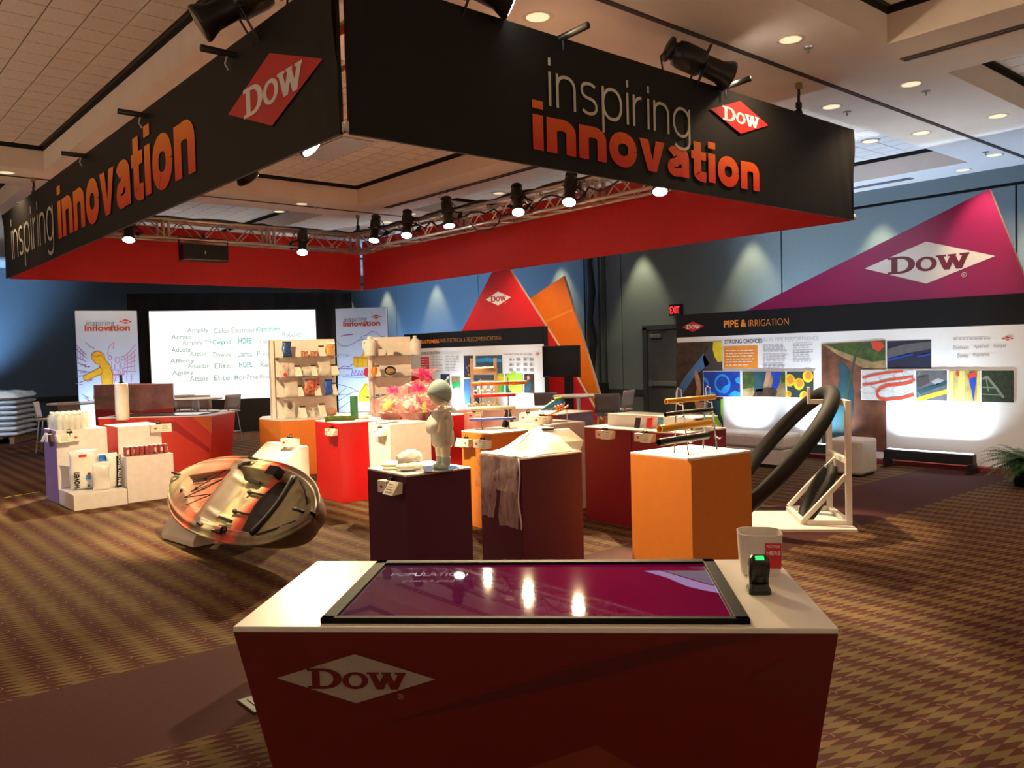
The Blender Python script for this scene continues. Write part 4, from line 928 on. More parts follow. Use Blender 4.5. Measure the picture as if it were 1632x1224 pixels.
# inset touch screen (lifts out of the kiosk)
inv = (Matrix.Translation(KL) @ Matrix.Rotation(KR, 4, 'Z')).inverted()
c4 = [inv @ at(x, y, KH+.008) for x, y in ((503, 991), (1193, 992), (1140, 895), (607, 897))]
vx0 = (c4[0].x+c4[3].x)/2; vx1 = (c4[1].x+c4[2].x)/2; vy0 = (c4[0].y+c4[1].y)/2; vy1 = (c4[2].y+c4[3].y)/2
TV = thing('touch_screen', 'big landscape touch screen showing magenta, set into the white kiosk top', 'screen', Vector(KL)+Matrix.Rotation(KR, 3, 'Z') @ Vector(((vx0+vx1)/2, (vy0+vy1)/2, KH+.002)), KR)
tw, th = vx1-vx0, vy1-vy0
part('bezel', MB().box((0, -th/2+.012, .008), (tw, .024, .016)).box((0, th/2-.02, .008), (tw, .04, .016)).box((-tw/2+.02, 0, .008), (.04, th, .016)).box((tw/2-.02, 0, .008), (.04, th, .016)), mat('bezel_black', (.008, .008, .008), .7, spec=.1), TV, bev=.003)
g = G('picture_and_reflection', .02); tc = g.n('ShaderNodeTexCoord'); sx = g.n('ShaderNodeSeparateXYZ'); g.l(tc.outputs['Object'], sx.inputs[0])
f = g.math('DIVIDE', g.math('ADD', sx.outputs[0], tw/2), tw)
col = g.ramp(g.math('ADD', f, g.math('MULTIPLY', g.math('SUBTRACT', g.noise(tc.outputs['Object'], 3), .5), .15)), [(0, srgb(72, 38, 52)), (.3, srgb(88, 10, 46)), (.62, srgb(114, 0, 48)), (1, srgb(90, 0, 42))])  # magenta picture; grey left end imitates the ceiling reflected in the glass
g.l(col, g.p.inputs['Emission Color']); g.p.inputs['Emission Strength'].default_value = .55; g.p.inputs['Base Color'].default_value = (.01, .005, .01, 1); g.p.inputs['Specular IOR Level'].default_value = .6
part('glass', MB().box((0, -.008, .004), (tw-.07, th-.06, .006)), g.m, TV)
def onscreen(pts): return [((inv @ at(x, y, KH+.01)).x-(vx0+vx1)/2, (inv @ at(x, y, KH+.01)).y-(vy0+vy1)/2) for x, y in pts]
def decal(name, poly, m, z=.0076):
    pp = onscreen(poly); n = len(pp); a = sum(pp[i][0]*pp[(i+1) % n][1]-pp[(i+1) % n][0]*pp[i][1] for i in range(n))
    if a < 0: pp = pp[::-1]
    return part(name, MB().add([(x, y, z) for x, y in pp], [tuple(range(n))]), m, TV)
decal('picture_wave', [(1026, 909.5), (1052, 909), (1105, 925), (1130, 932), (1152, 936), (1152, 946), (1120, 940), (1095, 934), (1062, 920)], mat('picture_lilac', (.05, .03, .06), .07, emit=.42, ecol=(.36, .28, .55)))
decal('picture_sky', [(1056, 909), (1136, 909), (1150, 934), (1128, 930), (1104, 923)], mat('picture_grey_blue', (.04, .04, .05), .07, emit=.3, ecol=(.22, .20, .30)))
m_ = MB(); lp = onscreen([(622, 918), (744, 918), (622, 913)])
vs, fs = text_geo('POPULATION', .01); m_.add([(lp[0][0]+v[0]*(lp[1][0]-lp[0][0]), lp[0][1]+v[1]*(lp[2][1]-lp[0][1]), .0078) for v in vs], fs)
vs, fs = text_geo('growing & global', 0.); lp = onscreen([(640, 928), (722, 928), (640, 924)]); m_.add([(lp[0][0]+v[0]*(lp[1][0]-lp[0][0]), lp[0][1]+v[1]*(lp[2][1]-lp[0][1]), .0078) for v in vs], fs)
part('screen_words', m_, mat('picture_words', (.05, .03, .04), .1, emit=.25, ecol=(.5, .3, .4)), TV)

# waste bin and badge scanner on the kiosk
p = at(1211, 912, KH+.002)
t = thing('recycling_bin', 'small white desk bin with red recycle label, on the kiosk corner', 'bin', (p.x, p.y, KH+.002), KR-.1)
def rsq(w, r, z, n=6):
    o = []
    for q, (sx_, sy_) in enumerate(((1, 1), (-1, 1), (-1, -1), (1, -1))):
        for i in range(n+1):
            a = q*PI/2+i/n*PI/2; o.append((sx_*(w/2-r)+r*math.cos(a), sy_*(w/2-r)+r*math.sin(a), z))
    return o
part('bin_shell', MB().loft([rsq(.118, .04, 0), rsq(.126, .04, .01), rsq(.14, .042, .135), rsq(.132, .04, .135), rsq(.118, .035, .02)]), mat('bin_plastic', (.72, .68, .62), .35), t, smooth=False)
part('red_label', MB().add([(.012, -.0672, .03), (.06, -.0672, .03), (.061, -.0705, .112), (.011, -.0705, .112)], [(0, 1, 2, 3)]), mat('label_red', (.6, .025, .03), .5), t)
def tb(s, x0, x1, z0, z1):
    m_ = MB(); vs, fs = text_geo(s, .01); return m_.add([(x0+v[0]*(x1-x0), -.0674-(z0+v[1]*(z1-z0)-.03)*.0402-.0006, z0+v[1]*(z1-z0)) for v in vs], fs)
mm = tb('RECYCLE', .016, .056, .098, .106); q_ = tb('HERE', .015, .058, .074, .087); mm.add(q_.v, q_.f); part('label_lettering', mm, PWHITE, t)
p = at(1209, 944, KH+.002)
t = thing('badge_scanner', 'black handheld scanner with a green light standing on the kiosk top', 'scanner', (p.x, p.y, KH+.002), KR)
part('cradle', MB().loft([rsq(.066, .012, 0), rsq(.066, .012, .012), rsq(.052, .012, .03)]), BLACK, t, bev=.002)
part('body', MB().loft([[(x*w/.06, y*d/.06+o, z+y*sl) for x, y, _ in rsq(.06, .014, 0)] for w, d, o, z, sl in ((.058, .036, 0, .02, 0), (.058, .038, 0, .05, 0), (.060, .05, -.004, .065, -.1), (.060, .06, -.006, .088, -.25), (.056, .05, -.004, .102, -.3), (.044, .03, 0, .110, -.3))]), mat('scanner_black', (.012, .011, .010), .3), t, smooth=True)
part('green_light', MB().box((-.001, -.0265, .110), (.026, .014, .006), M=Matrix.Rotation(.75, 3, 'X')), mat('green_led', (.02, .6, .1), .3, emit=1.4, var=0), t, bev=.0015)
part('trigger', MB().box((0, -.02, .045), (.018, .012, .02)), BLACK, t, bev=.003)

fr = at(338, 662, .91); d_ = Vector((math.cos(KR), math.sin(KR), 0)); k2 = fr-d_*.815
K2, p2 = kiosk('bright red tapered kiosk behind the white stacks at the left', (k2.x, k2.y, 0), KR, 1.63, .75, .91, mat('kiosk_bright_red', (.58, .035, .012), .4, var=.03), (.12, .08))
flat('orange_facet', [[(.53, .90), (.812, .90), (.80, .66)]], mat('facet_orange', (.62, .13, .015), .4), K2, 0, 1)
flat('dark_facet', [[(-.1, .88), (.3, .83), (.76, .46), (.75, .40), (.3, .70), (-.1, .8)]], mat('facet_dark_red', (.36, .012, .010), .4), K2, 0, 1)
t = thing('touch_screen', 'dark touch screen lying in the top of the bright red kiosk', 'screen', Vector((k2.x, k2.y, .911))+Matrix.Rotation(KR, 3, 'Z') @ Vector((0, .36, 0)), KR)
part('bezel', MB().box((0, -.33, .006), (1.2, .02, .012)).box((0, .33, .006), (1.2, .02, .012)).box((-.59, 0, .006), (.02, .64, .012)).box((.59, 0, .006), (.02, .64, .012)), BLACK, t)
part('glass', MB().box((0, 0, .004), (1.16, .64, .006)), mat('dark_glass', (.008, .010, .018), .12), t)

# ------------------------------------------------------------------ plinths
def plinth(label, cx, cy, sx, sy, h, m, rz=0, top=WHITE, z0=0, name='display_plinth', cat='plinth'):
    t = thing(name, label, cat, (cx, cy, z0), rz)
    part('body', MB().box((0, 0, (h-.014)/2), (sx, sy, h-.014)), m, t, bev=.003)
    part('top', MB().box((0, 0, h-.007), (sx, sy, .014)), top, t, bev=.003)
    return t
PH = .914
plinth('dark burgundy plinth under the child mannequin', 3.10, 4.56, .49, .50, PH, BURG, math.radians(-3))
plinth('dark burgundy plinth with sheer white fabric hanging over its edge', 4.13, 4.60, .57, .50, PH, BURG, math.radians(-3))
plinth('orange plinth carrying the yellow and black pipes, nearest on the right', 4.85, 3.69, .635, .57, PH, ORNG, math.radians(-4))
plinth('bright red plinth with grass mat and green cylinder', 5.02, 8.70, .70, .62, PH, RED, math.radians(-2))
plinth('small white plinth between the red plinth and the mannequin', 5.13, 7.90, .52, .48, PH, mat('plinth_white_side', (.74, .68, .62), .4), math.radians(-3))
plinth('orange plinth carrying the clear stand of thin coloured pipes', 5.10, 6.19, .44, .50, PH, ORNG, math.radians(-5))
plinth('red plinth holding the cellophane gift baskets', 5.9, 8.5, .75, .60, PH, RED, 0)
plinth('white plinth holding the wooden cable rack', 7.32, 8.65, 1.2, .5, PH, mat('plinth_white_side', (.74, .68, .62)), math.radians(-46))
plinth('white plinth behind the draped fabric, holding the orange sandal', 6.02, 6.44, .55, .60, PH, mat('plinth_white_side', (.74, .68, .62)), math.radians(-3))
plinth('burgundy plinth at the back holding the blue running shoe', 7.21, 7.52, .66, .62, PH-.01, mat('burgundy_bright', (.16, .010, .025), .35), math.radians(4))
t = thing('display_counter', 'long burgundy counter of two units with white backboard', 'counter', (6.17, 5.12, 0), 0)
part('counter_unit', MB().box((0, .31, .45), (.62, .60, .90)), mat('counter_burgundy', (.21, .010, .028), .35, var=.03), t, bev=.003)
part('counter_unit', MB().box((0, -.30, .45), (.62, .60, .90)), mat('counter_burgundy', (.21, .010, .028)), t, bev=.003)
part('counter_top', MB().box((0, 0, .907), (.62, 1.215, .014)), WHITE, t, bev=.003)
part('backboard', MB().box((-.08, .22, .97), (.03, .55, .115)).box((.1, .22, 1.02), (.34, .55, .012)), WHITE, t, bev=.003)
part('backboard', MB().box((-.08, -.30, .97), (.03, .48, .115)).box((.1, -.30, 1.02), (.34, .48, .012)), WHITE, t, bev=.003)
p = at(1085, 661, PH)
plinth('small burgundy plinth peeking out behind the right end of the long burgundy counter', p.x+.1, p.y+.1, .36, .40, PH, mat('counter_burgundy', (.21, .010, .028)), 0, top=mat('counter_burgundy', (.21, .01, .03)))

# small angled sign cards clipped to plinths
def card(label, x, y, z, rz=-PI/2, flip=1, s=1.):
    t = thing('sign_card', label, 'sign', (x, y, z), rz, 'angled sign cards clipped to the plinths'); t.scale = (s, s, s)
    part('holder', MB().box((-.05*flip, -.006, 0), (.09, .004, .075)).box((-.05*flip, -.03, .035), (.09, .05, .004)).box((-.05*flip, -.055, 0), (.09, .004, .075)), CREAM, t)
    cd_ = part('card', MB().add([(-.01, -.075, -.04), (.1, -.075, -.04), (.115, -.03, .04), (.005, -.03, .04)], [(0, 1, 2, 3)]).add([(.115, -.03, .04), (.1, -.075, -.04), (.11, -.008, -.035), (.12, -.008, .035)], [(0, 1, 2, 3)]).xf(Matrix.Diagonal((flip, 1, 1, 1))), mat('card_face', (.80, .77, .62), .5), t, solid=.003)
    part('card_lines', MB().add([q for k in range(4) for q in [((.008+k*.003)*1, -.068+k*.0085-.0025, -.026+k*.0152), ((.085-k*.006), -.068+k*.0085-.0025, -.026+k*.0152), ((.085-k*.006), -.068+k*.0085-.001, -.021+k*.0152), ((.008+k*.003), -.068+k*.0085-.001, -.021+k*.0152)]], [tuple(range(4*k, 4*k+4)) for k in range(4)]).xf(Matrix.Diagonal((flip, 1, 1, 1))), PGREY, cd_)
    c = -.05*flip
    part('diamond_mark', MB().add([(c-.02, -.0585, 0), (c, -.0585, -.012), (c+.02, -.0585, 0), (c, -.0585, .012)], [(0, 1, 2, 3)]), PRED, t)
    part('clip', MB().box((-.008*flip, -.014, .048), (.045, .026, .018)).tube([(-.025*flip, -.01, .055), (-.02*flip, -.006, .075), (.01*flip, -.006, .075), (.012*flip, -.01, .055)], .003, 5), BLACK, t)
    return t
def cardX(label, px, X, **k):
    p = atX(*px, X); return card(label, X, p.y, p.z, -PI/2, **k)
def cardY(label, px, Y, **k):
    p = atY(*px, Y); return card(label, p.x, Y, p.z, 0, **k)
cardX('sign card clipped to the dark burgundy plinth below the mannequin', (627, 775), 2.842)
cardX('sign card clipped to the bright red plinth', (531, 688), 4.655)
cardX('sign card clipped to the small white plinth left of the mannequin', (608, 688), 4.855)
cardX('left one of two sign cards on the orange plinth of thin pipes', (744, 705), 4.862, flip=-1)
cardX('right one of two sign cards on the orange plinth of thin pipes', (772, 707), 4.862)
cardX('left sign card on the long burgundy counter', (967, 692), 5.858)
cardX('right sign card on the long burgundy counter', (1030, 697), 5.858)

# ------------------------------------------------------------------ white stacks at the left
WS = mat('stack_white', (.78, .74, .70), .4); LAV_LIT = mat('plinth_lavender_lit', (.25, .16, .30), .4)  # lavender of the cool light is put into the side's colour
HL = .87
t = thing('display_plinth', 'white plinth with lavender lit left side under the water bottles', 'plinth', (2.62, 11.30, 0))
part('body', MB().box((0, 0, HL/2), (.56, .62, HL)), WS, t, bev=.003)
part('side_panel', MB().box((-.2825, 0, HL/2), (.005, .62, HL-.004)), LAV_LIT, t)
t = thing('display_step', 'low white step in front of the lavender lit plinth', 'plinth', (2.63, 10.65, 0)); part('body', MB().box((0, 0, .085), (.57, .66, .17)), WS, t, bev=.003); part('top', MB().box((0, 0, .175), (.57, .66, .01)), WHITE, t)
t = thing('display_step', 'knee high white block with the row of red cans', 'plinth', (3.21, 10.64, 0)); part('body', MB().box((0, 0, .265), (.54, .50, .53)), WS, t, bev=.003); part('top', MB().box((0, 0, .535), (.54, .50, .01)), WHITE, t)
t = thing('display_plinth', 'white plinth with red left side under the stretch film roll', 'plinth', (3.26, 11.2, 0))
part('body', MB().box((0, 0, HL/2), (.52, .58, HL)), WS, t, bev=.003); part('side_panel', MB().box((-.2625, 0, HL/2), (.005, .58, HL-.004)), RED, t)
a = at(160, 614, 1.28); b = at(233, 614, 1.28); cl = at(137, 615, 1.28)
t = thing('display_plinth', 'tall red plinth wrapped in clear stretch film behind the white stacks', 'plinth', ((a.x+b.x)/2+.25, (a.y+b.y)/2+.28, 0), math.atan2(b.y-a.y, b.x-a.x))
w_ = (b-a).length
part('body', MB().box((0, .0, .64), (w_, .62, 1.28)), mat('plinth_soft_red', (.55, .035, .03), .4), t, bev=.003)
part('side_panel', MB().box((-w_/2-.004, 0, .64), (.006, .62, 1.27)), mat('plinth_violet_lit', (.26, .20, .40), .3), t)  # violet is the cool side light put into the colour
FILM = mat('stretch_film', (.85, .80, .80), .2, alpha=.38, var=.3, scale=5)
part('stretch_film', MB().grid(lambda u, v: ((lambda c: (c[0]*(w_/2+.012), c[1]*.322, .86+v*.42+.006*math.sin(v*40)))([(-1+2*min(1, max(0, u*4)), -1), ][0] if u < .25 else (1, -1+2*(u-.25)*4) if u < .5 else (1-2*(u-.5)*4, 1) if u < .75 else (-1, 1-2*(u-.75)*4))), 40, 24), FILM, t)
part('film_band', MB().box((0, -.318, 1.06), (w_+.03, .012, .05)).box((-w_/2-.012, 0, 1.06), (.012, .64, .05)), mat('film_band_grey', (.45, .33, .30), .3, alpha=.75), t)
p = at(193, 672, HL)
t = thing('stretch_film_roll', 'upright white roll of stretch film with black handle', 'film roll', (p.x+.05, p.y+.10, HL))
part('film', MB().lathe([(.072, .012), (.085, .02), (.088, .12), (.086, .4), (.082, .5), (.07, .51)], 24), mat('film_white', (.80, .76, .62), .3), t, smooth=True)
part('core', MB().lathe([(.035, 0), (.035, .012)], 14).lathe([(.05, 0), (.05, .012)], 14), BLACK, t); part('handle', MB().lathe([(.05, .51), (.02, .53), (.018, .62), (.012, .63)], 14), BLACK, t, smooth=True)
p = atY(253, 682, 10.91); card('sign card on the white plinth under the stretch film roll', p.x, 10.91, p.z, 0, s=1.25, flip=1)
p = atY(109, 697, 10.99); card('sign card on the white front of the lavender lit plinth', p.x, 10.99, p.z, 0, s=1.25, flip=-1)
p = atX(82, 697, 2.337); card('sign card on the lavender lit side of the plinth', 2.337, p.y, p.z, -PI/2, s=1.25, flip=-1)

# bottles
BOT = mat('bottle_plastic', (.86, .88, .78), .15, alpha=.55, var=.1); CAPM = mat('bottle_cap', (.85, .85, .80), .4)
b0 = thing('water_bottle', 'clear water bottle in the shrink wrapped packs on the lavender lit plinth', 'bottle', (0, 0, 0), 0, 'shrink wrapped water bottles')
bb_ = part('bottle_body', MB().lathe([(.028, 0), (.031, .01), (.031, .06), (.029, .07), (.031, .08), (.031, .13), (.02, .165), (.012, .178), (.012, .185)], 12), BOT, b0, smooth=True)
part('cap', MB().lathe([(.015, .183), (.015, .203), (.013, .205)], 10), CAPM, bb_)
first = True
def pack(x, y, nx, ny, z, lab):
    global first
    for i in range(nx):
        for j in range(ny):
            o = b0 if first else dup(b0); first = False; o.location = (x+i*.064, y+j*.064, z); o['label'] = 'clear water bottle in the %s shrink wrapped pack' % lab
pk = [((2.40, 11.06), 5, 4), ((2.40, 11.36), 7, 3)]
for (q, nx, ny), lb in zip(pk, ('front', 'back')): pack(q[0], q[1], nx, ny, HL, lb)
SHR = mat('shrink_wrap', (.95, .95, .92), .12, alpha=.22, var=.05)
for (q, nx, ny), lab in zip(pk, ('clear shrink wrap around the front pack of water bottles', 'clear shrink wrap around the back pack of water bottles')):
    o = tag(part('shrink_wrap', MB().loft([[(x, y, z) for x, y in ((-e, -e), (nx*.064-.064+e, -e), (nx*.064-.064+e, ny*.064-.064+e), (-e, ny*.064-.064+e))] for e, z in ((.036, .002), (.038, .12), (.03, .17))], caps=False), SHR), lab, 'plastic wrap'); o.location = (q[0], q[1], HL)

# cans in shrink wrap
CANM = mat('can_dark_red', (.30, .05, .05), .35, var=.5, scale=40)
c0 = thing('drink_can', 'dark red drink can in the row on the knee high white block', 'can', (0, 0, 0), 0, 'row of red cans')
part('can_body', MB().lathe([(.02, 0), (.025, .006), (.026, .012), (.026, .098), (.022, .108), (.02, .11)], 14), CANM, c0, smooth=True)
part('can_lid', MB().lathe([(.021, .1095), (.021, .113), (.002, .1115)], 14), STEEL, c0); part('can_label', MB().add([(.0268*math.sin(a), -.0268*math.cos(a), z) for z in (.03, .08) for a in (-.5, -.2, .1, .4, .7)], [(i, i+1, i+6, i+5) for i in range(4)]), mat('can_label_pale', (.72, .55, .48), .5), c0)
for i in range(9):
    for j in range(2):
        o = c0 if i == j == 0 else dup(c0); o.location = (2.985+i*.0555, 10.50+j*.0555, .54); o.rotation_euler = (0, 0, i*.9)

# bags
def pillow(w, h, d, seed=0, top=.3, n=14):
    """soft sack standing upright, seamed at both ends"""
    r = random.Random(seed); ph = [r.uniform(0, 6) for _ in range(6)]
    secs = []
    for i in range(n+1):
        v = i/n; th = d/2*(math.sin(PI*min(1, v*1.0+.0))**.35 if 0 < v < 1 else .02) + .002
        ww = w/2*(1-.06*math.sin(PI*v))
        secs.append([(ww*math.copysign(abs(math.cos(a))**.55, math.cos(a))+.008*math.sin(v*9+ph[0]), th*math.sin(a)*(1+.12*math.sin(a*3+v*7+ph[1]))+.01*math.sin(v*5+ph[2]), h*v+(.02*h*math.cos(a*2+ph[3]) if v > .5 else 0)) for a in [2*PI*k/20 for k in range(20)]])
    return MB().loft(secs)
BAGW = mat('woven_bag_white', (.80, .78, .70), .4, var=.05, scale=90); BAGC = mat('clear_bag', (.90, .88, .80), .2, alpha=.75, var=.08)
zs = .18
t = thing('sack', 'white woven sack with the sideways word woven, on the low step', 'bag', (2.55, 10.72, zs), math.radians(-12))
part('sack_body', pillow(.30, .46, .16, 1), BAGW, t, smooth=True)
m_ = MB(); text(m_, 'woven', -.1, -.04, .02, .22, -.10, .02, vert=True); part('sack_lettering', m_, PBLACK, t)
part('sack_print', MB().box((.05, -.097, .15), (.05, .003, .05)).box((.05, -.096, .05), (.03, .003, .03)), mat('sack_print_blue', (.03, .25, .55), .5), t); part('sack_print', MB().box((.06, -.098, .19), (.03, .003, .03)).box((.0, -.06, .40), (.08, .003, .03)), PRED, t)
t = thing('sack', 'smaller clear milky bag standing in front of the woven sack', 'bag', (2.68, 10.47, zs), math.radians(-8)); part('sack_body', pillow(.19, .32, .12, 2), BAGC, t, smooth=True); part('seal', MB().box((0, 0, .325), (.18, .006, .02)), BAGC, t)
t = thing('pouch', 'small bright blue pouch behind the clear bag', 'bag', (2.76, 10.66, zs), math.radians(-10)); part('pouch_body', pillow(.13, .40, .06, 3), BAGW, t, smooth=True); part('pouch_front', MB().box((0, -.045, .34), (.11, .004, .11)), mat('pouch_blue', (.02, .16, .62), .3), t)
t = thing('sack', 'white sack with a black side panel of white capital letters', 'bag', (2.83, 10.56, zs), math.radians(8))
part('sack_body', pillow(.13, .41, .10, 4), BAGW, t, smooth=True); part('black_panel', MB().grid(lambda u, v: (.012+u*.055+v*.012, -.062-.004*math.sin(u*PI), .01+v*.37), 4, 8), PBLACK, t)
m_ = MB(); vs, fs = text_geo('POWER FILLS FINE', .02); m_.add([(.027+v[1]*.03+.012*(1-v[0]), -.069, .37-v[0]*.34) for v in vs], [tuple(q) for q in fs]); part('sack_lettering', m_, PWHITE, t)

# pallet of sacks at the far left
px_, py_ = 3.57, 20.27; ra = math.radians(62)
PM = Matrix.Translation((px_, py_, 0)) @ Matrix.Rotation(ra, 4, 'Z')
t = thing('pallet', 'wooden pallet under the stack of white sacks', 'pallet', (px_, py_, 0), ra)
for k in range(5): part('deck_board', MB().box((.7, .1+k*.24, .13), (1.4, .12, .02)), mat('pallet_wood', (.25, .15, .08), .8), t)
for k in range(3): part('stringer', MB().box((.7, .1+k*.48, .06), (1.4, .09, .12)), mat('pallet_wood', (.25, .15, .08)), t)
SACK = mat('white_sack', (.62, .66, .74), .4, var=.12, scale=9)
s0 = tag(part('resin_sack', MB().loft([[(x*(.60-.05*abs(e)**3), .30*math.copysign(abs(math.cos(a))**.6, math.cos(a))*(1-.05*abs(e)**4), .057*math.copysign(abs(math.sin(a))**.8, math.sin(a))*(1-.75*abs(e)**6)) for a in [2*PI*k/16 for k in range(16)]] for e in [-1+i/5 for i in range(11)] for x in [e*.58]]), SACK, smooth=True), 'white sack in the tall stack on the pallet at the left edge', 'sack', 'white sacks stacked on the pallet')
s0.data['n'] = 1; first = True
for lay in range(8):
    for k in range(4):
        o = s0 if first else dup(s0); first = False; o['label'] = 'white sack in the %s layer of the tall stack at the left edge' % ('bottom', 'second', 'third', 'fourth', 'fifth', 'sixth', 'seventh', 'top')[lay]
        lx, ly = ((.36 + (k % 2)*.70), (.31+(k//2)*.60))
        o.location = PM @ Vector((lx+random.uniform(-.015, .015), ly+random.uniform(-.015, .015), .20+lay*.113)); o.rotation_euler = (0, 0, ra)
part_ = tag(part('plastic_cover', MB().grid(lambda u, v: tuple(PM @ Vector((-.02+u*1.46, -.02+v*1.24, 1.085+.05*noise.noise((u*6, v*6, 1))+.03*math.sin(u*PI)*math.sin(v*PI)-(.10 if u in (0, 1) or v in (0, 1) else 0)))), 14, 14), mat('cover_film', (.86, .82, .75), .2, alpha=.8), smooth=True), 'clear plastic sheet lying crumpled on top of the sack stack', 'plastic sheet')

# ------------------------------------------------------------------ tables and stools
def stool_proto():
    t = thing('bar_stool', '', 'chair', (0, 0, 0))
    part('seat', MB().box((0, 0, .62), (.40, .38, .035)), mat('stool_shell', (.55, .50, .46), .5), t, bev=.012)
    part('backrest', MB().grid(lambda u, v: (-.2+u*.4, .19+.05*v+.03*(2*u-1)**2*-1, .66+v*.30), 6, 4), mat('stool_shell', (.55, .50, .46)), t, solid=.02, smooth=True)
    part('back_post', MB().bar((-.12, .17, .62), (-.12, .21, .72), .02).bar((.12, .17, .62), (.12, .21, .72), .02), STEEL, t)
    for sx_ in (-1, 1):
        for sy_ in (-1, 1): part('leg', MB().cyl((sx_*.15, sy_*.14, .61), (sx_*.2, sy_*.2, 0), .012, n=8), STEEL, t)
    part('foot_rail', MB().tube([(-.185, -.18, .2), (.185, -.18, .2), (.185, .18, .2), (-.185, .18, .2)], .009, 6, closed=True), STEEL, t)
    return t
st0 = stool_proto(); stf = True
GREYS = mat('stool_shell_grey', (.20, .20, .22), .6)
def stool(label, px, z, rz, grp, grey=False):
    global stf
    o = st0 if stf else dup(st0); stf = False
    p = at(*px, z); o.location = (p.x, p.y, 0); o.rotation_euler = (0, 0, rz); o['label'] = label; o['group'] = grp
    if grey:
        for ch in o.children:
            if ch.name.startswith(('seat', 'backrest')): ch.data = ch.data.copy(); ch.data.materials[0] = GREYS
def table(label, px, z, r=.40):
    p = at(*px, z); t = thing('high_table', label, 'table', (p.x, p.y, 0), 0, 'round high tables')
    part('table_top', MB().lathe([(r-.01, .905), (r, .91), (r, .93), (r-.01, .935)], 32), mat('table_white', (.62, .58, .55), .4), t, smooth=False)
    part('column', MB().cyl((0, 0, .03), (0, 0, .905), .035).lathe([(.12, .89), (.12, .905)], 16), STEEL, t, smooth=False); part('foot', MB().lathe([(.26, 0), (.26, .012), (.05, .035)], 24), STEEL, t)
    return t
GL = 'stools near the video screen'; GR = 'stools at the back right table'
def face(dx): return -YAW+dx
table('round high table before the video screen', (314, 635), .93, .48)
stool('stool at the left of the table before the video screen, turned sideways', (258, 656), .62, face(PI/2+.5), GL)
stool('middle left stool before the video screen, its back toward us', (298, 654), .62, face(PI+.2), GL)
stool('middle right stool before the video screen, its back toward us', (329, 655), .62, face(PI-.1), GL, )
stool('rightmost stool before the video screen with its long legs in view', (361, 655), .62, face(-PI/2-.5), GL)
table('round high table beside the pale panel at the left', (120, 642), .93, .48)
stool('stool between the sack stack and the water bottles', (78, 668), .62, face(PI/2+.3), GL)
stool('stool mostly hidden behind the water bottles', (118, 669), .62, face(PI+.1), GL)
table('round high table before the orange panel', (922, 630), .93, .42)
stool('dark grey stool at the left of the table before the orange panel', (873, 656), .62, face(PI-.2), GR, True)
stool('grey stool at the right table, its back toward us', (969, 660), .62, face(PI-.15), GR, True)
stool('cream stool turned sideways right of the table before the orange panel', (986, 653), .62, face(-PI/2-.6), GR)

# ------------------------------------------------------------------ kayak on two wedge blocks
g = G('kayak_camo', .5); tc = g.n('ShaderNodeTexCoord'); sx = g.n('ShaderNodeSeparateXYZ'); g.l(tc.outputs['Object'], sx.inputs[0])
nn = g.noise(tc.outputs['Object'], 2.2, 3)
f = g.math('ADD', g.math('DIVIDE', g.math('ADD', sx.outputs[0], 1.4), 2.8), g.math('MULTIPLY', g.math('SUBTRACT', nn, .5), .14))
OL, CO, DKB, CRM = (.28, .25, .15), (.78, .13, .07), (.13, .08, .06), (.40, .36, .21)
col = g.ramp(f, [(0, OL), (.10, CRM), (.17, (.30, .16, .11)), (.25, (.42, .17, .11)), (.30, CO), (.345, DKB), (.40, (.16, .13, .10)), (.44, CRM), (.52, CRM), (.55, CO), (.635, CO), (.70, (.30, .20, .14)), (.82, CRM), (.90, OL), (1, (.20, .13, .10))])
n2 = g.noise(tc.outputs['Object'], 5.5, 4); col = g.mix(g.ramp(n2, [(.52, (0, 0, 0)), (.70, (.75, .75, .75))]), col, (.11, .07, .05)); g.l(col, g.p.inputs['Base Color']); KMAT = g.m
KD_ = mat('kayak_hull_dark', (.085, .05, .04), .45, var=.3, scale=3)
KC = at(382, 795, .47); KLEN, KB = 2.66, .80
t = thing('kayak', 'camouflage patterned kayak tilted on two white wedge blocks', 'kayak', KC, 0)
tau = math.radians(47)
# local x bow->stern = -Y, local y across = up to +X, local z = deck normal
ex = Vector((0.03, -1, 0)).normalized(); ey = Vector((math.cos(tau), 0.03, math.sin(tau))).normalized(); ez = ex.cross(ey).normalized(); ey = ez.cross(ex)
t.rotation_mode = 'QUATERNION'; t.rotation_quaternion = Matrix((ex, ey, ez)).transposed().to_quaternion()
def hw(s):
    a = abs(s); return KB/2*(1-a**2.6)**.62*(1-.05*s)
def sm(a, b, x): x = min(1, max(0, (x-a)/(b-a))); return x*x*(3-2*x)
def deck(s, q):
    """height of the deck, s along -1..1, q across -1..1"""
    z = .06+.05*sm(.3, 1, -s)+.03*sm(.6, 1, s)-.05*abs(q)**3
    cp = sm(-.27, -.2, s)*(1-sm(.50, .56, s))*(1-sm(.62, .74, abs(q)))
    z -= .125*cp
    bowl = sm(-.78, -.72, s)*(1-sm(-.36, -.31, s))*(1-sm(.50-.0, .62, abs(q)/(.35+.65*sm(-.85, -.3, s))))
    z -= .065*bowl
    st = sm(.62, .66, s)*(1-sm(.86, .92, s))*(1-sm(.5, .62, abs(q))); z -= .05*st
    z += .012*math.exp(-((abs(q)-.86)/.05)**2)
    foot = sm(-.27, -.22, s)*(1-sm(-.05, .0, s))*(1-sm(.0, .0+.12, abs(abs(q)-.45)-.0)); z += .03*foot
    return z
def kd(u, v):
    s = -1+2*u; q = -1+2*v; s = math.copysign(abs(s)**.9, s)*.998
    return (s*KLEN/2, q*hw(s), deck(s, q)-.10*abs(q)**8*0)
part('deck', MB().grid(kd, 150, 70), KMAT, t, smooth=True)
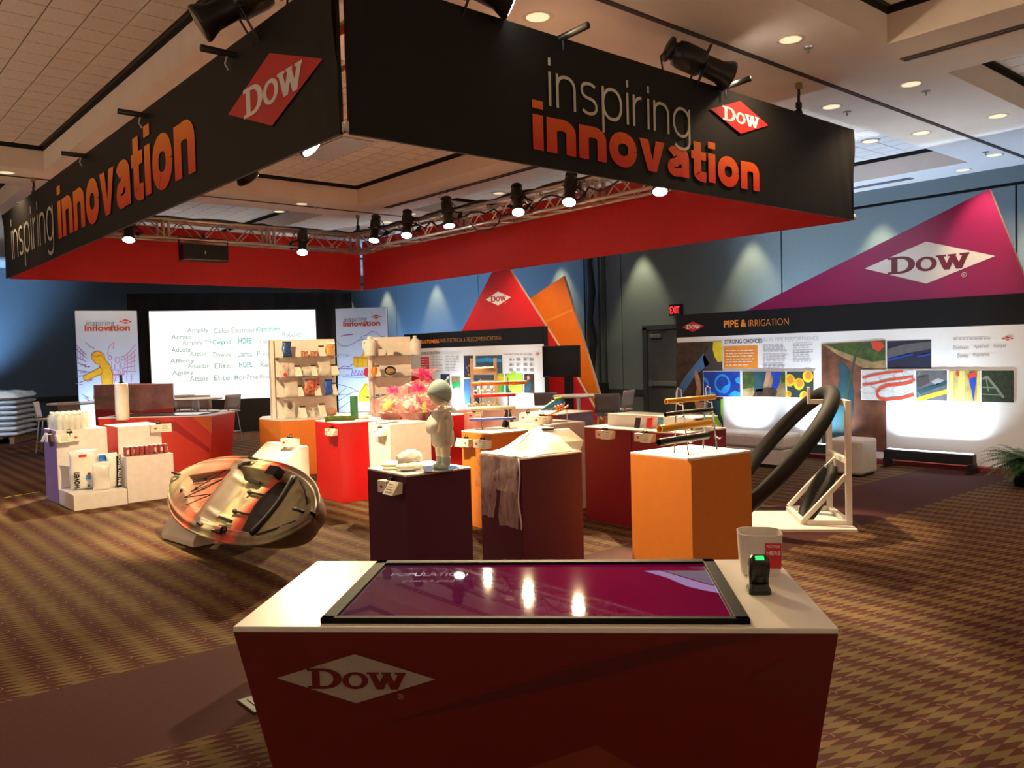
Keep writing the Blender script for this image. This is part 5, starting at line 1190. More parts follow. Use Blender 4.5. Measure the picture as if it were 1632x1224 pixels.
def kh(u, v):
    s = -1+2*u; q = -1+2*v; s = math.copysign(abs(s)**.9, s)*.998
    edge = deck(s, 1 if q > 0 else -1)
    dp = .30*(1-abs(s)**7)
    return (s*KLEN/2*(1-.04*(1-abs(q))), q*hw(s)*1.0, edge-(dp+.02)*(1-abs(q)**3.2))
hb = MB().grid(kh, 90, 40); hb.f = [tuple(reversed(q)) for q in hb.f]
part('hull', hb, KD_, t, smooth=True)
def kp(s, q, dz=0.): return Vector((s*KLEN/2, q*hw(s), deck(s, q)+dz))
part('gunwale', MB().tube([kp(-.99+1.98*i/40, 1, .0) for i in range(41)], .012, 6).tube([kp(-.99+1.98*i/40, -1, .0) for i in range(41)], .012, 6), KMAT, t, smooth=True)
SEAT = mat('kayak_seat_black', (.016, .018, .022), .5)
part('seat', MB().grid(lambda u, v: tuple(kp(.21, 0)+Vector(((u)*.42, (v-.5)*.54, .045+.02*math.cos((v-.5)*6)-.02*u+ (0 if 0 < u < 1 and 0 < v < 1 else -.03)))), 8, 10), SEAT, t, smooth=True, solid=.02)
part('backrest', MB().grid(lambda u, v: tuple(kp(.45, 0)+Vector((.06+u*.14-.10*(2*v-1)**2*(1), (v-.5)*.56, .05+u*.10-.02*(2*v-1)**2))), 8, 12), SEAT, t, smooth=True, solid=.04)
part('seat_pad', MB().box(kp(.40, 0, .075), (.16, .2, .012)), mat('seat_mesh', (.05, .05, .055), .8), t, bev=.005)
part('backrest_piping', MB().tube([kp(.45, 0)+Vector((.20-.10*(2*v-1)**2, (v-.5)*.52, .16-.02*(2*v-1)**2)) for v in [i/12 for i in range(13)]], .008, 6), mat('seat_piping', (.35, .35, .36), .5), t, smooth=True)
CORD = mat('dark_cord', (.03, .028, .025), .6)
for q in (-.25, .25): part('seat_strap', MB().tube([kp(-.02, q, .02), kp(.10, q, .018), kp(.21, q, .03)], .011, 6), CORD, t); part('strap_end', MB().ball(kp(-.02, q, .02), .022, 8, 6), CORD, t)
pts = [(-.70, -.30), (-.40, .52), (-.64, -.05), (-.36, .18), (-.62, .28), (-.36, -.45)]
part('bungee_cord', MB().tube([kp(-.72, .1, .02), kp(-.38, .55, .02), kp(-.66, -.22, .02), kp(-.36, .40, .02), kp(-.58, -.45, .02), kp(-.36, -.05, .02), kp(-.5, -.58, .02)], .006, 5), CORD, t)
for s, q in pts: part('cord_hook', MB().ball(kp(s, q*1.05, .01), (.016, .016, .012), 8, 6), BLACK, t)
for s, q, a in ((-.90, .15, 0), (.90, -.15, 0), (-.12, .9, .3), (.14, -.9, -.3)):
    b = kp(s, q, .02); part('carry_handle', MB().tube([b+Vector((-.05, .01, 0)), b+Vector((-.04, .0, .035)), b+Vector((.04, 0, .035)), b+Vector((.05, .01, 0))], .012, 7).tube([b+Vector((-.06, .012, .0)), b+Vector((.06, .012, .0))], .009, 6), BLACK, t, smooth=True)
for s in (-.24, ):
    for q in (-.78, .78): part('side_slot', MB().tube([kp(s-.02, q*.9, .004), kp(s+.02, q*1.02, .006), kp(s+.10, q*1.05, .006)], .016, 6), mat('slot_dark', (.05, .03, .025), .7), t)
for q in (-.62, .62): part('foot_brace', MB().bar(kp(-.12, q*.8, .03), kp(.04, q*.8, .03), .025, .02), BLACK, t)
part('paddle_clip', MB().tube([kp(.22, -.84, .02)+Vector((.04*math.cos(a), .03*math.sin(a), .02)) for a in [i*.5 for i in range(10)]], .012, 6).bar(kp(.10, -.86, .02), kp(.22, -.84, .02), .02), BLACK, t)
part('side_pouch', MB().box(kp(.30, .70, .06), (.16, .09, .09)), BLACK, t, bev=.01)
part('stern_groove', MB().tube([kp(.60, .80, .004), kp(.76, .66, .004), kp(.86, .30, .004)], .008, 5).tube([kp(.56, -.80, .004), kp(.74, -.68, .004), kp(.84, -.35, .004)], .008, 5), mat('slot_dark', (.05, .03, .025)), t)
# wedges
def wedge(label, p, rz, L, D, H, Dt, base=.05):
    t = thing('wedge_support', label, 'support block', p, rz, 'white wedge supports of the kayak')
    prof = [(0, 0), (D, 0), (D, H), (D-Dt, H), (0, base)]
    m_ = MB(); n = len(prof)
    vs = [(x, -y, z) for x in (-L/2, L/2) for y, z in [(-q[0], q[1]) for q in prof]]
    m_.add(vs, [tuple(range(n)), tuple(reversed(range(n, 2*n)))]+[(i, n+i, n+(i+1) % n, (i+1) % n) for i in range(n)])
    part('block', m_, mat('wedge_white', (.78, .75, .68), .45), t, bev=.006); return t
w1a, w1b = at(258, 858, 0), at(308, 873, 0); w1c = at(336, 868, 0)
wedge('low white wedge block under the near left side of the kayak', ((w1a.x+w1b.x)/2, (w1a.y+w1b.y)/2, 0), math.atan2(w1b.y-w1a.y, w1b.x-w1a.x), (w1b-w1a).length, .20, .25, .09)
P2 = at(473, 849, 0)
wedge('tall white wedge block behind the kayak with a sign card on top', (P2.x-.20, P2.y+.46, 0), -PI/2, .74, .40, .80, .10, .55)
card('sign card on top of the tall white wedge block', P2.x+.10, P2.y+.24, .84, -PI/2+.3)

# ------------------------------------------------------------------ child mannequin (display dummy)
MQ = mat('mannequin_cream', (.78, .72, .56), .4); MINT = mat('mint_cloth', (.42, .55, .52), .8, var=.1); WCL = mat('white_cloth', (.84, .82, .74), .8)
p = at(707, 748, PH); MQL = Vector((p.x, p.y, PH))
t = thing('mannequin', 'small child mannequin in mint cap and bib, facing left on burgundy plinth', 'mannequin', MQL, -YAW+PI/2+.6)   # local +y = facing direction (image left)
def skin(name, joints, edges, m, parent, sub=2):
    me = bpy.data.meshes.new(name); me.from_pydata([j[:3] for j in joints], edges, []); me.materials.append(m)
    o = link(name, me, parent); sk = o.modifiers.new('skin', 'SKIN'); sk.use_smooth_shade = True
    for v, j in zip(me.skin_vertices[0].data, joints): v.radius = (j[3], j[4] if len(j) > 4 else j[3])
    me.skin_vertices[0].data[0].use_root = True
    q = o.modifiers.new('sub', 'SUBSURF'); q.levels = sub; q.render_levels = sub; return o
H = .575
J = [(0, 0, .215, .056, .056),      # 0 pelvis
     (0, .010, .275, .058, .058), (0, .0, .335, .052, .048), (0, -.004, .372, .032, .032), (0, .0, .405, .024, .024),  # 1 belly 2 chest 3 shoulders base 4 neck
     (.034, 0, .17, .038), (.036, .004, .10, .031), (.036, -.002, .03, .026), (.034, .045, .014, .016),       # 5-8 right leg
     (-.034, 0, .17, .038), (-.036, .004, .10, .031), (-.036, -.002, .03, .026), (-.034, .045, .014, .016),   # 9-12
     (.066, -.004, .348, .028), (.082, -.012, .285, .023), (.086, .0, .225, .018), (.084, .006, .20, .014), # 13-16 arm
     (-.066, -.004, .348, .028), (-.082, -.012, .285, .023), (-.086, .0, .225, .018), (-.084, .006, .20, .014)]
E_ = [(0, 1), (1, 2), (2, 3), (3, 4), (0, 5), (5, 6), (6, 7), (7, 8), (0, 9), (9, 10), (10, 11), (11, 12), (2, 13), (13, 14), (14, 15), (15, 16), (2, 17), (17, 18), (18, 19), (19, 20)]
skin('body', J, E_, MQ, t)
part('head', MB().ball((0, .012, .482), (.062, .07, .078), 20, 14, lambda d: 1+.05*max(0, d.y)*max(0, -d.z)+.04*math.exp(-((d.x/.25)**2+((d.z+.1)/.18)**2))*(1 if d.y > 0 else 0)), MQ, t, smooth=True)
part('ear', MB().ball((.063, .0, .475), (.008, .012, .018), 8, 6).ball((-.063, .0, .475), (.008, .012, .018), 8, 6), MQ, t, smooth=True)
part('eyes', MB().ball((.024, .071, .487), (.009, .006, .004), 8, 6).ball((-.024, .071, .487), (.009, .006, .004), 8, 6), mat('mannequin_shade', (.55, .48, .36), .5), t, smooth=True)
part('mouth', MB().ball((0, .073, .448), (.012, .004, .003), 8, 6), mat('mannequin_shade', (.55, .48, .36)), t, smooth=True)
for s in (-1, 1):
    for k, (dx, L) in enumerate(((-.010, .030), (-.003, .034), (.004, .032), (.010, .025))): part('finger', MB().tube([(s*.084, .006+dx, .195), (s*.086, .007+dx, .195-L*.6), (s*.083, .010+dx, .195-L)], [.0045, .004, .003], 6), MQ, t, smooth=True)
    part('thumb', MB().tube([(s*.082, .018, .20), (s*.080, .028, .188), (s*.079, .030, .176)], [.005, .0045, .0035], 6), MQ, t, smooth=True)
def capf(u, v):
    a = 2*PI*u; e = -.50+.45*math.sin(a)+(PI/2+.50-.45*math.sin(a))*v; k = 1.07+.012*math.sin(a*7+v*5)+.03*(1-v)*(1-v)
    return (.064*k*math.cos(e)*math.cos(a), .012+.072*k*math.cos(e)*math.sin(a), .482+.080*k*math.sin(e))
part('cap', MB().grid(capf, 30, 12), MINT, t, smooth=True, solid=.004)
part('cap_knot', MB().tube([(0, -.04, .552), (.0, -.055, .57), (0, -.05, .585)], [.018, .012, .007], 8), MINT, t, smooth=True)
part('bib', MB().grid(lambda u, v: ((u-.5)*(.12*math.sin(PI*min(.98, max(.12, 1-v*.85)))+.02), .054+.05*math.sin(v*2.0)-.12*(u-.5)**2+.004*math.sin(u*9), .375-.15*v), 10, 10), WCL, t, smooth=True, solid=.006)
part('collar', MB().tube([(.052*math.cos(a), .048*math.sin(a), .372+.012*math.sin(a)*-1) for a in [i/18*2*PI for i in range(18)]], .014, 8, closed=True), WCL, t, smooth=True)
part('diaper', MB().lathe([(.055, .135), (.072, .155), (.076, .19), (.072, .235), (.064, .255)], 20), mat('diaper_white', (.84, .80, .66), .7, alpha=.85), t, smooth=True)
for s in (-1, 1): part('sock', MB().tube([(s*.034, 0, .075), (s*.034, 0, .03), (s*.034, .01, .016)], [.030, .030, .028], 10).ball((s*.034, .025, .014), (.022, .042, .015), 12, 8), MINT, t, smooth=True)
tag(part('base_disc', MB().lathe([(.145, 0), (.15, .003), (.15, .008), (.145, .010)], 32, c=(MQL.x+(-.757)*.05, MQL.y+.653*.05, PH-.001)), mat('mirror_disc', (.75, .75, .75), .08, .9)), 'round mirrored disc under the child mannequin', 'base plate')
t.location.z += .009
# crumpled cloth and folded nappies
p = at(657, 748, PH)
t = thing('diaper', 'crumpled bright white nappy opened up left of the mannequin', 'diaper', (p.x, p.y, PH), .4)
part('crumpled_sheet', MB().ball((0, .02, .07), (.10, .07, .055), 24, 14, lambda d: 1+.22*noise.noise((d.x*3.2, d.y*3.2, d.z*3.2))), WCL, t, smooth=True); part('under_layer', MB().ball((-.03, 0, .028), (.11, .08, .03), 20, 8, lambda d: 1+.1*noise.noise((d.x*3, d.y*3, d.z*3+4))), WCL, t, smooth=True)
p = at(640, 746, PH)
t = thing('diaper', 'flat folded white nappy at the corner of the burgundy plinth', 'diaper', (p.x-.04, p.y+.04, PH), .8)
for k in range(2): part('folded_layer', MB().box((0, .01*k, .012+.018*k), (.20-.02*k, .10, .016)), mat('nappy_pale', (.80, .78, .62), .7), t, bev=.006)

# ------------------------------------------------------------------ sheer trousers on the second burgundy plinth
g = G('sheer_fabric', .7); tc = g.n('ShaderNodeTexCoord'); mp = g.n('ShaderNodeMapping'); mp.inputs['Scale'].default_value = (1, 1, .18); g.l(tc.outputs['Object'], mp.inputs[0]); nz = g.noise(mp.outputs[0], 34, 5)
g.p.inputs['Base Color'].default_value = (.90, .82, .76, 1); g.l(g.math('ADD', g.math('MULTIPLY', nz, .42), .12), g.p.inputs['Alpha']); SHEER = g.m
CLOTH = mat('nonwoven_white', (.86, .82, .70), .8, var=.03, scale=30, bump=.1)
t = thing('disposable_trousers', 'white sheer trousers laid over the second burgundy plinth, legs hanging down', 'clothing', (3.845, 4.60, PH), math.radians(-90-3))  # local x to the right seen from the left face, -y outwards
def leg(x0, x1, L, ph):
    def f(u, v):
        x = x0+(x1-x0)*u; y = -.012-.016*abs(math.sin(u*7+ph))-.02*v*(.5+.5*math.sin(u*11+ph))-.012*math.sin(v*9+u*5)
        z = .004-L*v; return (x+.012*math.sin(v*5+ph)+(.02*(u-.5))*v, y, z)
    return MB().grid(f, 22, 26)
part('leg', leg(-.235, -.06, .46, 0), SHEER, t, smooth=True); part('leg', leg(.03, .215, .50, 2), SHEER, t, smooth=True)
part('seat_panel', leg(-.245, .225, .25, 1), SHEER, t, smooth=True)
part('hem', MB().tube([(.225+.02*math.sin(i*.9), -.02-.008*math.sin(i), .0-.05*i/1.0) for i in range(11)], .006, 5), CLOTH, t, smooth=True)
def heap(u, v):
    x = -.25+.47*u; y = -.01+.56*v
    h = .006+.17*sm(.12, .75, v)*(1-.75*sm(.80, 1.0, v))*(1-abs(2*u-1)**3.0)*(.75+.25*math.sin(u*3.1))+.012*noise.noise((u*6, v*6, 3))
    return (x, y, max(.004, h))
part('waist_heap', MB().grid(heap, 26, 26), CLOTH, t, smooth=True)
part('zip_line', MB().tube([(.05, .14, .085), (.045, .24, .15), (.02, .33, .185), (.0, .38, .19)], .0035, 5), PGREY, t)
t = thing('face_shield_bag', 'stiff white pointed plastic bag standing right of the sheer trousers', 'bag', (4.27, 4.47, PH), math.radians(-32))
part('bag_body', MB().loft([[(-.16, .05, 0), (.17, .05, 0), (.17, -.05, 0), (-.16, -.05, 0)], [(-.17, .05, .06), (.20, .04, .075), (.20, -.04, .075), (-.17, -.05, .06)], [(-.10, .012, .155), (.10, .012, .165), (.10, -.012, .165), (-.10, -.012, .155)]]), mat('milky_plastic', (.84, .80, .68), .35, alpha=.92), t); part('bag_clip', MB().box((-.06, 0, .168), (.09, .03, .014)), mat('clip_brown', (.05, .04, .02), .4), t)

# ------------------------------------------------------------------ pipe samples on acrylic stands
YEL = mat('pipe_yellow', (.82, .40, .03), .35); PBK = mat('pipe_black', (.014, .014, .014), .32)
def pipe(label, a, b, r, m, wall=.78):
    a, b = Vector(a), Vector(b); t = thing('sample_pipe', label, 'pipe', (a+b)/2)
    a2, b2 = a-(a+b)/2, b-(a+b)/2
    part('pipe_wall', MB().tube([a2, b2], r, 20, caps=False).tube([b2, a2], r*wall, 20, caps=False).add(*(lambda d: (lambda u, w: ([c+(u*math.cos(q)+w*math.sin(q))*k for c in (a2, b2) for k in (r, r*wall) for q in [i*2*PI/20 for i in range(20)]], [(e*40+i, e*40+(i+1) % 20, e*40+20+(i+1) % 20, e*40+20+i) for e in (0, 1) for i in range(20)]))(d.orthogonal().normalized(), d.cross(d.orthogonal()).normalized()))((b2-a2).normalized())), m, t, smooth=True)
def onray(px, dist):
    d = ray(*px); return CAM+d*dist
def pipe_px(label, pa, pb, Ya, rpx, m, dirv):
    """pipe through pixel pa at plane Y=Ya running along dirv until its image reaches pb"""
    a = atY(*pa, Ya); d = ray(*pb); dv = Vector(dirv).normalized()
    # solve a + s*dv on the vertical plane through the camera and pb
    n = Vector((d.y, -d.x, 0)); s = (CAM-a).dot(n)/dv.dot(n); b = a+dv*s
    pipe(label, a, b, rpx*(a-CAM).dot(CW)/FPX, m); return a, b
Y0 = 3.62
A1 = pipe_px('thin yellow pipe, topmost on the stand of the nearest orange plinth', (1061.5, 640), (1139, 632), Y0, 4.2, YEL, (1, .02, 0))
A2 = pipe_px('thin black pipe below the topmost yellow pipe', (1060.5, 661), (1137, 653), Y0, 3.8, PBK, (1, .02, 0))
A3 = pipe_px('thick yellow pipe, third from the top of the near stand', (1051, 684), (1132, 671), Y0-.07, 6.3, YEL, (1, .02, 0))
A4 = pipe_px('thick black pipe, lowest on the near stand', (1050, 705), (1127, 695), Y0-.08, 6.0, PBK, (1, .02, 0))
t = thing('acrylic_stand', 'clear acrylic rack holding the yellow and black pipes', 'stand', (0, 0, 0))
for fr in (.28, .88):
    q = A1[0].lerp(A1[1], fr); z0 = PH
    pts = [(q.x, q.y-.06, z0+.004), (q.x, q.y-.035, q.z-.16), (q.x, q.y-.01, q.z+.07), (q.x, q.y+.02, q.z+.085), (q.x, q.y+.03, q.z+.06), (q.x, q.y+.06, z0+.004)]
    part('upright', MB().tube(pts, .006, 6), ACR, t, smooth=True)
    for A in (A1, A2, A3, A4):
        c_ = A[0].lerp(A[1], fr); part('cradle_hook', MB().tube([(q.x, c_.y+.03, c_.z-.02), (q.x, c_.y, c_.z-.035), (q.x, c_.y-.03, c_.z-.02)], .005, 6), ACR, t, smooth=True)
part('foot_bar', MB().tube([A1[0].lerp(A1[1], .28)*1+Vector((0, -.06, PH+.006-A1[0].z)), A1[0].lerp(A1[1], .88)+Vector((0, -.06, PH+.006-A1[1].z))], .006, 6), ACR, t)

dv = (.80, -.60, 0)
OPp = mat('pipe_orange', (.85, .20, .02), .4); RPp = mat('pipe_red', (.72, .02, .015), .4); CPp = mat('pipe_cream', (.82, .74, .46), .4); BPp = mat('pipe_blue', (.06, .09, .50), .4)
B1 = pipe_px('thin orange pipe, topmost on the clear stand behind', (752, 612), (840, 612.5), 6.38, 3.0, OPp, dv)
B2 = pipe_px('thin red pipe below the orange one', (755, 631), (822, 632), 6.36, 2.9, RPp, dv)
B3 = pipe_px('cream pipe below the red one', (750, 651.5), (822, 653), 6.34, 3.1, CPp, dv)
B4 = pipe_px('thin blue pipe, lowest on the clear stand behind', (748, 669), (822, 673), 6.32, 2.3, BPp, dv)
t = thing('acrylic_stand', 'clear acrylic rack holding the orange, red, cream and blue pipes', 'stand', (0, 0, 0))
n_ = Vector((.6, .8, 0))
for fr in (.18, .82):
    q = B2[0].lerp(B2[1], fr)
    part('upright', MB().tube([Vector((q.x, q.y, PH+.004))-n_*.05, Vector((q.x, q.y, B1[0].z+.03))-n_*.01, Vector((q.x, q.y, B1[0].z+.05))+n_*.01, Vector((q.x, q.y, B1[0].z+.02))+n_*.025, Vector((q.x, q.y, PH+.004))+n_*.06], .005, 6), ACR, t, smooth=True)
    for A in (B1, B2, B3, B4):
        c_ = A[0].lerp(A[1], fr); part('cradle_hook', MB().tube([c_+n_*.02-Vector((0, 0, .012)), c_-Vector((0, 0, .024)), c_-n_*.02-Vector((0, 0, .012))], .004, 6), ACR, t, smooth=True)
q = B2[0].lerp(B2[1], .5); part('base_plate', MB().box((q.x, q.y, PH+.004), (.42, .14, .008), rz=math.atan2(-.6, .8)), ACR, t)

# ------------------------------------------------------------------ white frame with the two big black rings
FW = mat('frame_white_paint', (.80, .77, .70), .45)
fb = at(1367, 843, .03); er = at(1318, 812, .03)
fx = Vector((.669, -.743, 0)).normalized(); fy = Vector((.743, .669, 0)).normalized()   # to the right in view, and away
t = thing('floor_plate', 'thin white floor plate under the two black rings', 'platform', (fb.x, fb.y, 0), math.atan2(fx.y, fx.x))
part('plate', MB().box((-.80, .42, .015), (1.6, .86, .03)), WHITE, t, bev=.004)
t = thing('ring_frame', 'white painted timber frame with diagonal braces holding the black rings', 'frame', (fb.x, fb.y, .03), math.atan2(fx.y, fx.x))
fi = (Matrix.Translation((fb.x, fb.y, .03)) @ Matrix.Rotation(math.atan2(fx.y, fx.x), 4, 'Z')).inverted()
def fl(px, z=.03): return fi @ at(*px, z)
pB = fl((1353, 836)); pA = fl((1322, 813)); pC = fl((1281, 834)); pD = fl((1250, 809))
xr_, yn, yf_ = pB.x, pB.y, pA.y; xl_ = (pC.x+pD.x)/2
def zat(px, loc):
    w_ = fi.inverted() @ Vector((loc[0], loc[1], 0)); d = ray(*px); k = math.hypot(w_.x, w_.y)/math.hypot(d.x, d.y); return (CAM+d*k).z-.03
ht = zat((1353, 638), (xr_, yn)); hm = zat((1352, 735), (xr_, yn)); hd = zat((1355, 758), (xr_, yn))
T_ = .05
for y in (yn, yf_): part('post', MB().box((xr_, y, ht/2), (T_, T_, ht)), FW, t, bev=.003)
part('cross_rail', MB().box((xr_, (yn+yf_)/2, ht-T_/2), (T_, yf_-yn-T_, T_)), FW, t, bev=.003); part('cross_rail', MB().box((xr_, (yn+yf_)/2, hm), (T_, yf_-yn-T_, T_)), FW, t, bev=.003)
part('base_rail', MB().box((xr_, (yn+yf_)/2, .02), (T_, yf_-yn-T_, .04)), FW, t, bev=.003); part('base_rail', MB().box((xl_, (yn+yf_)/2, .02), (T_, yf_-yn, .04)), FW, t, bev=.003)
for y in (yn, yf_):
    part('base_rail', MB().box(((xl_+xr_)/2, y, .02), (xr_-xl_-T_, T_, .04)), FW, t, bev=.003)
    part('diagonal_brace', MB().bar((xl_, y, .04), (xr_-.02, y, hd), T_*.8), FW, t, bev=.003)
part('peg', MB().bar((xr_-.02, (yn+yf_)/2, ht-.03), (xr_-.26, (yn+yf_)/2, ht-.03), .04).box((xr_-.26, (yn+yf_)/2, ht+.03), (.025, .03, .16)), FW, t, bev=.003)
part('peg', MB().bar((xr_-.02, (yn+yf_)/2, hm), (xr_-.12, (yn+yf_)/2, hm-.10), .025).box((xr_-.05, (yn+yf_)/2-.08, hm-.12), (.02, .02, .24)), FW, t, bev=.003)
RNG = mat('ring_black_rubber', (.0045, .0045, .005), .7, var=.2, bump=.1)
def bigring(label, top, D, alpha, r, ovr=1.):
    """ring hanging from local point top, leaning down to the left; alpha = slope"""
    t = thing('pipe_ring', label, 'pipe ring', (fb.x, fb.y, .03), math.atan2(fx.y, fx.x))
    e1 = Vector((-math.cos(alpha), 0, -math.sin(alpha))); e2 = Vector((0, 1, 0)); c = Vector(top)+e1*(D/2)
    part('ring', MB().tube([c+e1*(-math.cos(a)*D/2)+e2*(math.sin(a)*D/2*ovr) for a in [i*2*PI/64 for i in range(64)]], r, 14, closed=True), RNG, t, smooth=True); return t
ym = (yn+yf_)/2
bigring('large black pipe ring hung on the white frame, leaning left to the floor', (xr_-.07, ym, ht+.055), 1.48, math.radians(50), .072, .86)
bigring('small black pipe ring low inside the white frame', (xr_-.06, ym, hm-.10), .56, math.radians(62), .046, .7)

# ------------------------------------------------------------------ seats and fern
OTT = mat('cream_leather', (.66, .60, .54), .45, var=.05)
def ottoman(label, c, L, D, H, rz, lid=0):
    t = thing('ottoman', label, 'seat', (c[0], c[1], 0), rz)
    if lid:
        part('base', MB().box((0, 0, (H-lid)/2+.02), (L-.02, D-.02, H-lid-.04)), OTT, t, bev=.012); part('cushion', MB().box((0, 0, H-lid/2), (L, D, lid)), OTT, t, bev=.04)
    else: part('cube', MB().box((0, 0, H/2+.015), (L, D, H-.03)), OTT, t, bev=.03)
    part('plinth_foot', MB().box((0, 0, .015), (L-.06, D-.06, .03)), BLACK, t); return t
a, b, c = at(1369, 762, 0), at(1396, 758, 0), at(1333, 748, 0)
ottoman('cream leather cube seat behind the white ring frame', (a.x+.25, a.y+.22, 0), .46, .46, .46, math.radians(2))
a = at(1246, 748, 0)
ottoman('long cream leather bench seat behind the big black ring', (a.x+.26, a.y+.62, 0), .50, 1.25, .45, 0, .2)
FERN = mat('fern_green', (.035, .11, .03), .6, var=.4, scale=20)
p = at(1640, 766, 0); p.x -= .42; p.y -= .12
t = thing('potted_fern', 'bushy green fern at the right edge before the pipe wall', 'plant', (p.x, p.y, 0))
part('pot', MB().lathe([(.13, 0), (.17, .22), (.18, .24), (.15, .24)], 18), BLACK, t, smooth=True)
r_ = random.Random(5); fm = MB()
for k in range(190):
    a = r_.uniform(0, 2*PI); L = r_.uniform(.28, .50); up = r_.uniform(.25, 1.0); P = []
    for i in range(9):
        s = i/8; P.append(Vector((math.cos(a)*L*s*.95, math.sin(a)*L*s*.95, .24+up*L*1.0*s-.55*L*s*s)))
    side = Vector((-math.sin(a), math.cos(a), 0))
    for i in range(8):
        w_ = .075*(1-i/8)**.6+.01
        for s_ in (-1, 1):
            for k2_ in range(2):
                q = P[i].lerp(P[i+1], k2_*.5); e = q+side*s_*w_+(P[i+1]-P[i])*.6-Vector((0, 0, .012)); fm.add([q, q+(P[i+1]-P[i])*.3, e], [(0, 1, 2)])
part('fronds', fm, FERN, t, kind='stuff')

# ------------------------------------------------------------------ shelf counter with two glass shelf units
zk = .79
poly = [at(413, 667, zk), at(447, 670, zk), at(608, 662, zk)]; poly = [(q.x, q.y) for q in poly]+[(7.55, 10.25), (7.75, 11.2), (5.4, 12.1)]
t = thing('display_counter', 'orange counter carrying the two white shelf units', 'counter', (0, 0, 0))
part('body', MB().prism(poly, 0, zk-.012), ORNG, t, bev=.003); part('top', MB().prism(poly, zk-.012, zk), WHITE, t)
CREAMP = mat('shelf_unit_cream', (.80, .75, .66), .45)
def unit(label, pa, pb, htop, shelf_px, over):
    a, b = at(*pa, zk), at(*pb, zk); rz = math.atan2(b.y-a.y, b.x-a.x); c = (a+b)/2; w_ = (b-a).length
    t = thing('shelf_unit', label, 'shelf', (c.x, c.y, zk), rz); pl = Plane((c.x, c.y, zk), rz, .02)
    h = pl.uv(*htop)[1]
    part('back_panel', MB().box((0, .05, h/2), (w_, .06, h)), CREAMP, t, bev=.003)
    part('side_frame', MB().box((-w_/2-.03, .03, h/2), (.05, .12, h)), CREAMP, t, bev=.003)
    zs_ = []
    for y in shelf_px:
        z = Plane((c.x, c.y, zk), rz, -.2).uv(*y)[1]; zs_.append(z)
        gs = part('glass_shelf', MB().box(((over[0]+over[1])/2, -.11, z), (w_+over[1]-over[0], .26, .010)), GLASS, t)
        part('shelf_bracket', MB().box((-w_/2+.05, -.02, z-.02), (.02, .08, .02)).box((w_/2-.05, -.02, z-.02), (.02, .08, .02)), STEEL, gs)
    return (Vector((c.x, c.y, zk)), rz, [0]+zs_[::-1], w_)
U1 = unit('left white shelf unit with four rows of food packaging', (440, 667), (538, 661), (485, 541), ((489, 632), (489, 600), (489, 569)), (-.0, .13))
U2 = unit('right white shelf unit beside the pink gift baskets', (596, 658), (658, 655), (626, 537), ((622, 632), (622, 600), (622, 567)), (-.12, .0))
def onshelf(U, row, px, y=-.13):
    """point on shelf row (0 = counter top) under pixel column px"""
    pl = Plane(U[0], U[1], y); z = ([U[2][0]]+[s+.006 for s in sorted(U[2][1:])])[row]; ypx = {0: 663, 1: 632, 2: 600, 3: 569}[row]
    u = pl.uv(px, ypx)[0]; return U[0]+Matrix.Rotation(U[1], 3, 'Z') @ Vector((u, y, z))
def W_(px0, px1): return (px1-px0)*13.2/FPX
FOIL = mat('blue_foil', (.03, .08, .22), .3, .3, var=.6, scale=30); BLF = mat('blue_pouch', (.02, .09, .45), .35, var=.3); CLR = mat('clear_pouch', (.88, .84, .74), .2, alpha=.45, var=.1)
REDP = mat('red_white_pack', (.62, .22, .12), .4, var=.9, scale=60); ORP = mat('orange_pack', (.85, .36, .12), .4, var=.6, scale=35); RAIN = mat('rainbow_pack', (.45, .16, .10), .35, var=1.0, scale=22)
GRP = 'packaging samples on the glass shelves'
def item(kind, label, U, row, x0, x1, h, m, rz=0., y=-.13):
    p = onshelf(U, row, (x0+x1)/2, y); w_ = W_(x0, x1)
    nm, cat = {'pouch': ('food_pouch', 'pouch'), 'box': ('carton', 'box'), 'tent': ('sign_card', 'sign')}[kind]
    t = thing(nm, label, cat, p, U[1]+rz, GRP if kind != 'tent' else 'cards standing on the glass shelves')
    if kind == 'pouch': part('pouch_body', pillow(w_, h, .06, int(x0), n=10), m, t, smooth=True); part('seal', MB().box((0, 0, h-.004), (w_*.94, .006, .012)), m, t)
    elif kind == 'box': part('carton_body', MB().box((0, 0, h/2), (w_, .06, h)), m, t, bev=.003); part('lid', MB().box((0, 0, h+.003), (w_*1.03, .064, .008)), PWHITE, t)
    else:
        part('card_body', MB().add([(-w_/2, -.035, 0), (w_/2, -.035, 0), (w_/2-.02, .02, h), (-w_/2-.02, .02, h), (w_/2-.02, .07, 0), (-w_/2-.02, .07, 0)], [(0, 1, 2, 3), (2, 4, 5, 3)]), CREAM, t, solid=.003)
        part('clip', MB().box((-.01, .02, h+.008), (w_*.8, .02, .022)), mat('clip_brown', (.05, .04, .02), .4), t)
    return t
item('pouch', 'dark blue foil bag at the left of the top shelf, left unit', U1, 3, 451, 464, .225, FOIL); item('box', 'small red and white carton on the top shelf, left of its twin', U1, 3, 481, 490, .085, REDP); item('box', 'small red and white carton on the top shelf, right of its twin', U1, 3, 496, 505, .08, REDP)
item('tent', 'white card beside the orange pouch on the top shelf', U1, 3, 509, 519, .14, CREAM); item('pouch', 'orange and red pouch at the right end of the top shelf', U1, 3, 520, 533, .19, ORP)
t = item('pouch', 'pouch with three red dots on the second shelf', U1, 2, 448, 460, .20, CLR); part('red_dots', MB().ball((-.01, -.03, .14), (.025, .006, .025), 10, 6).ball((.02, -.03, .10), (.02, .006, .02), 10, 6).ball((0, -.03, .03), (.03, .006, .03), 10, 6), PRED, t)
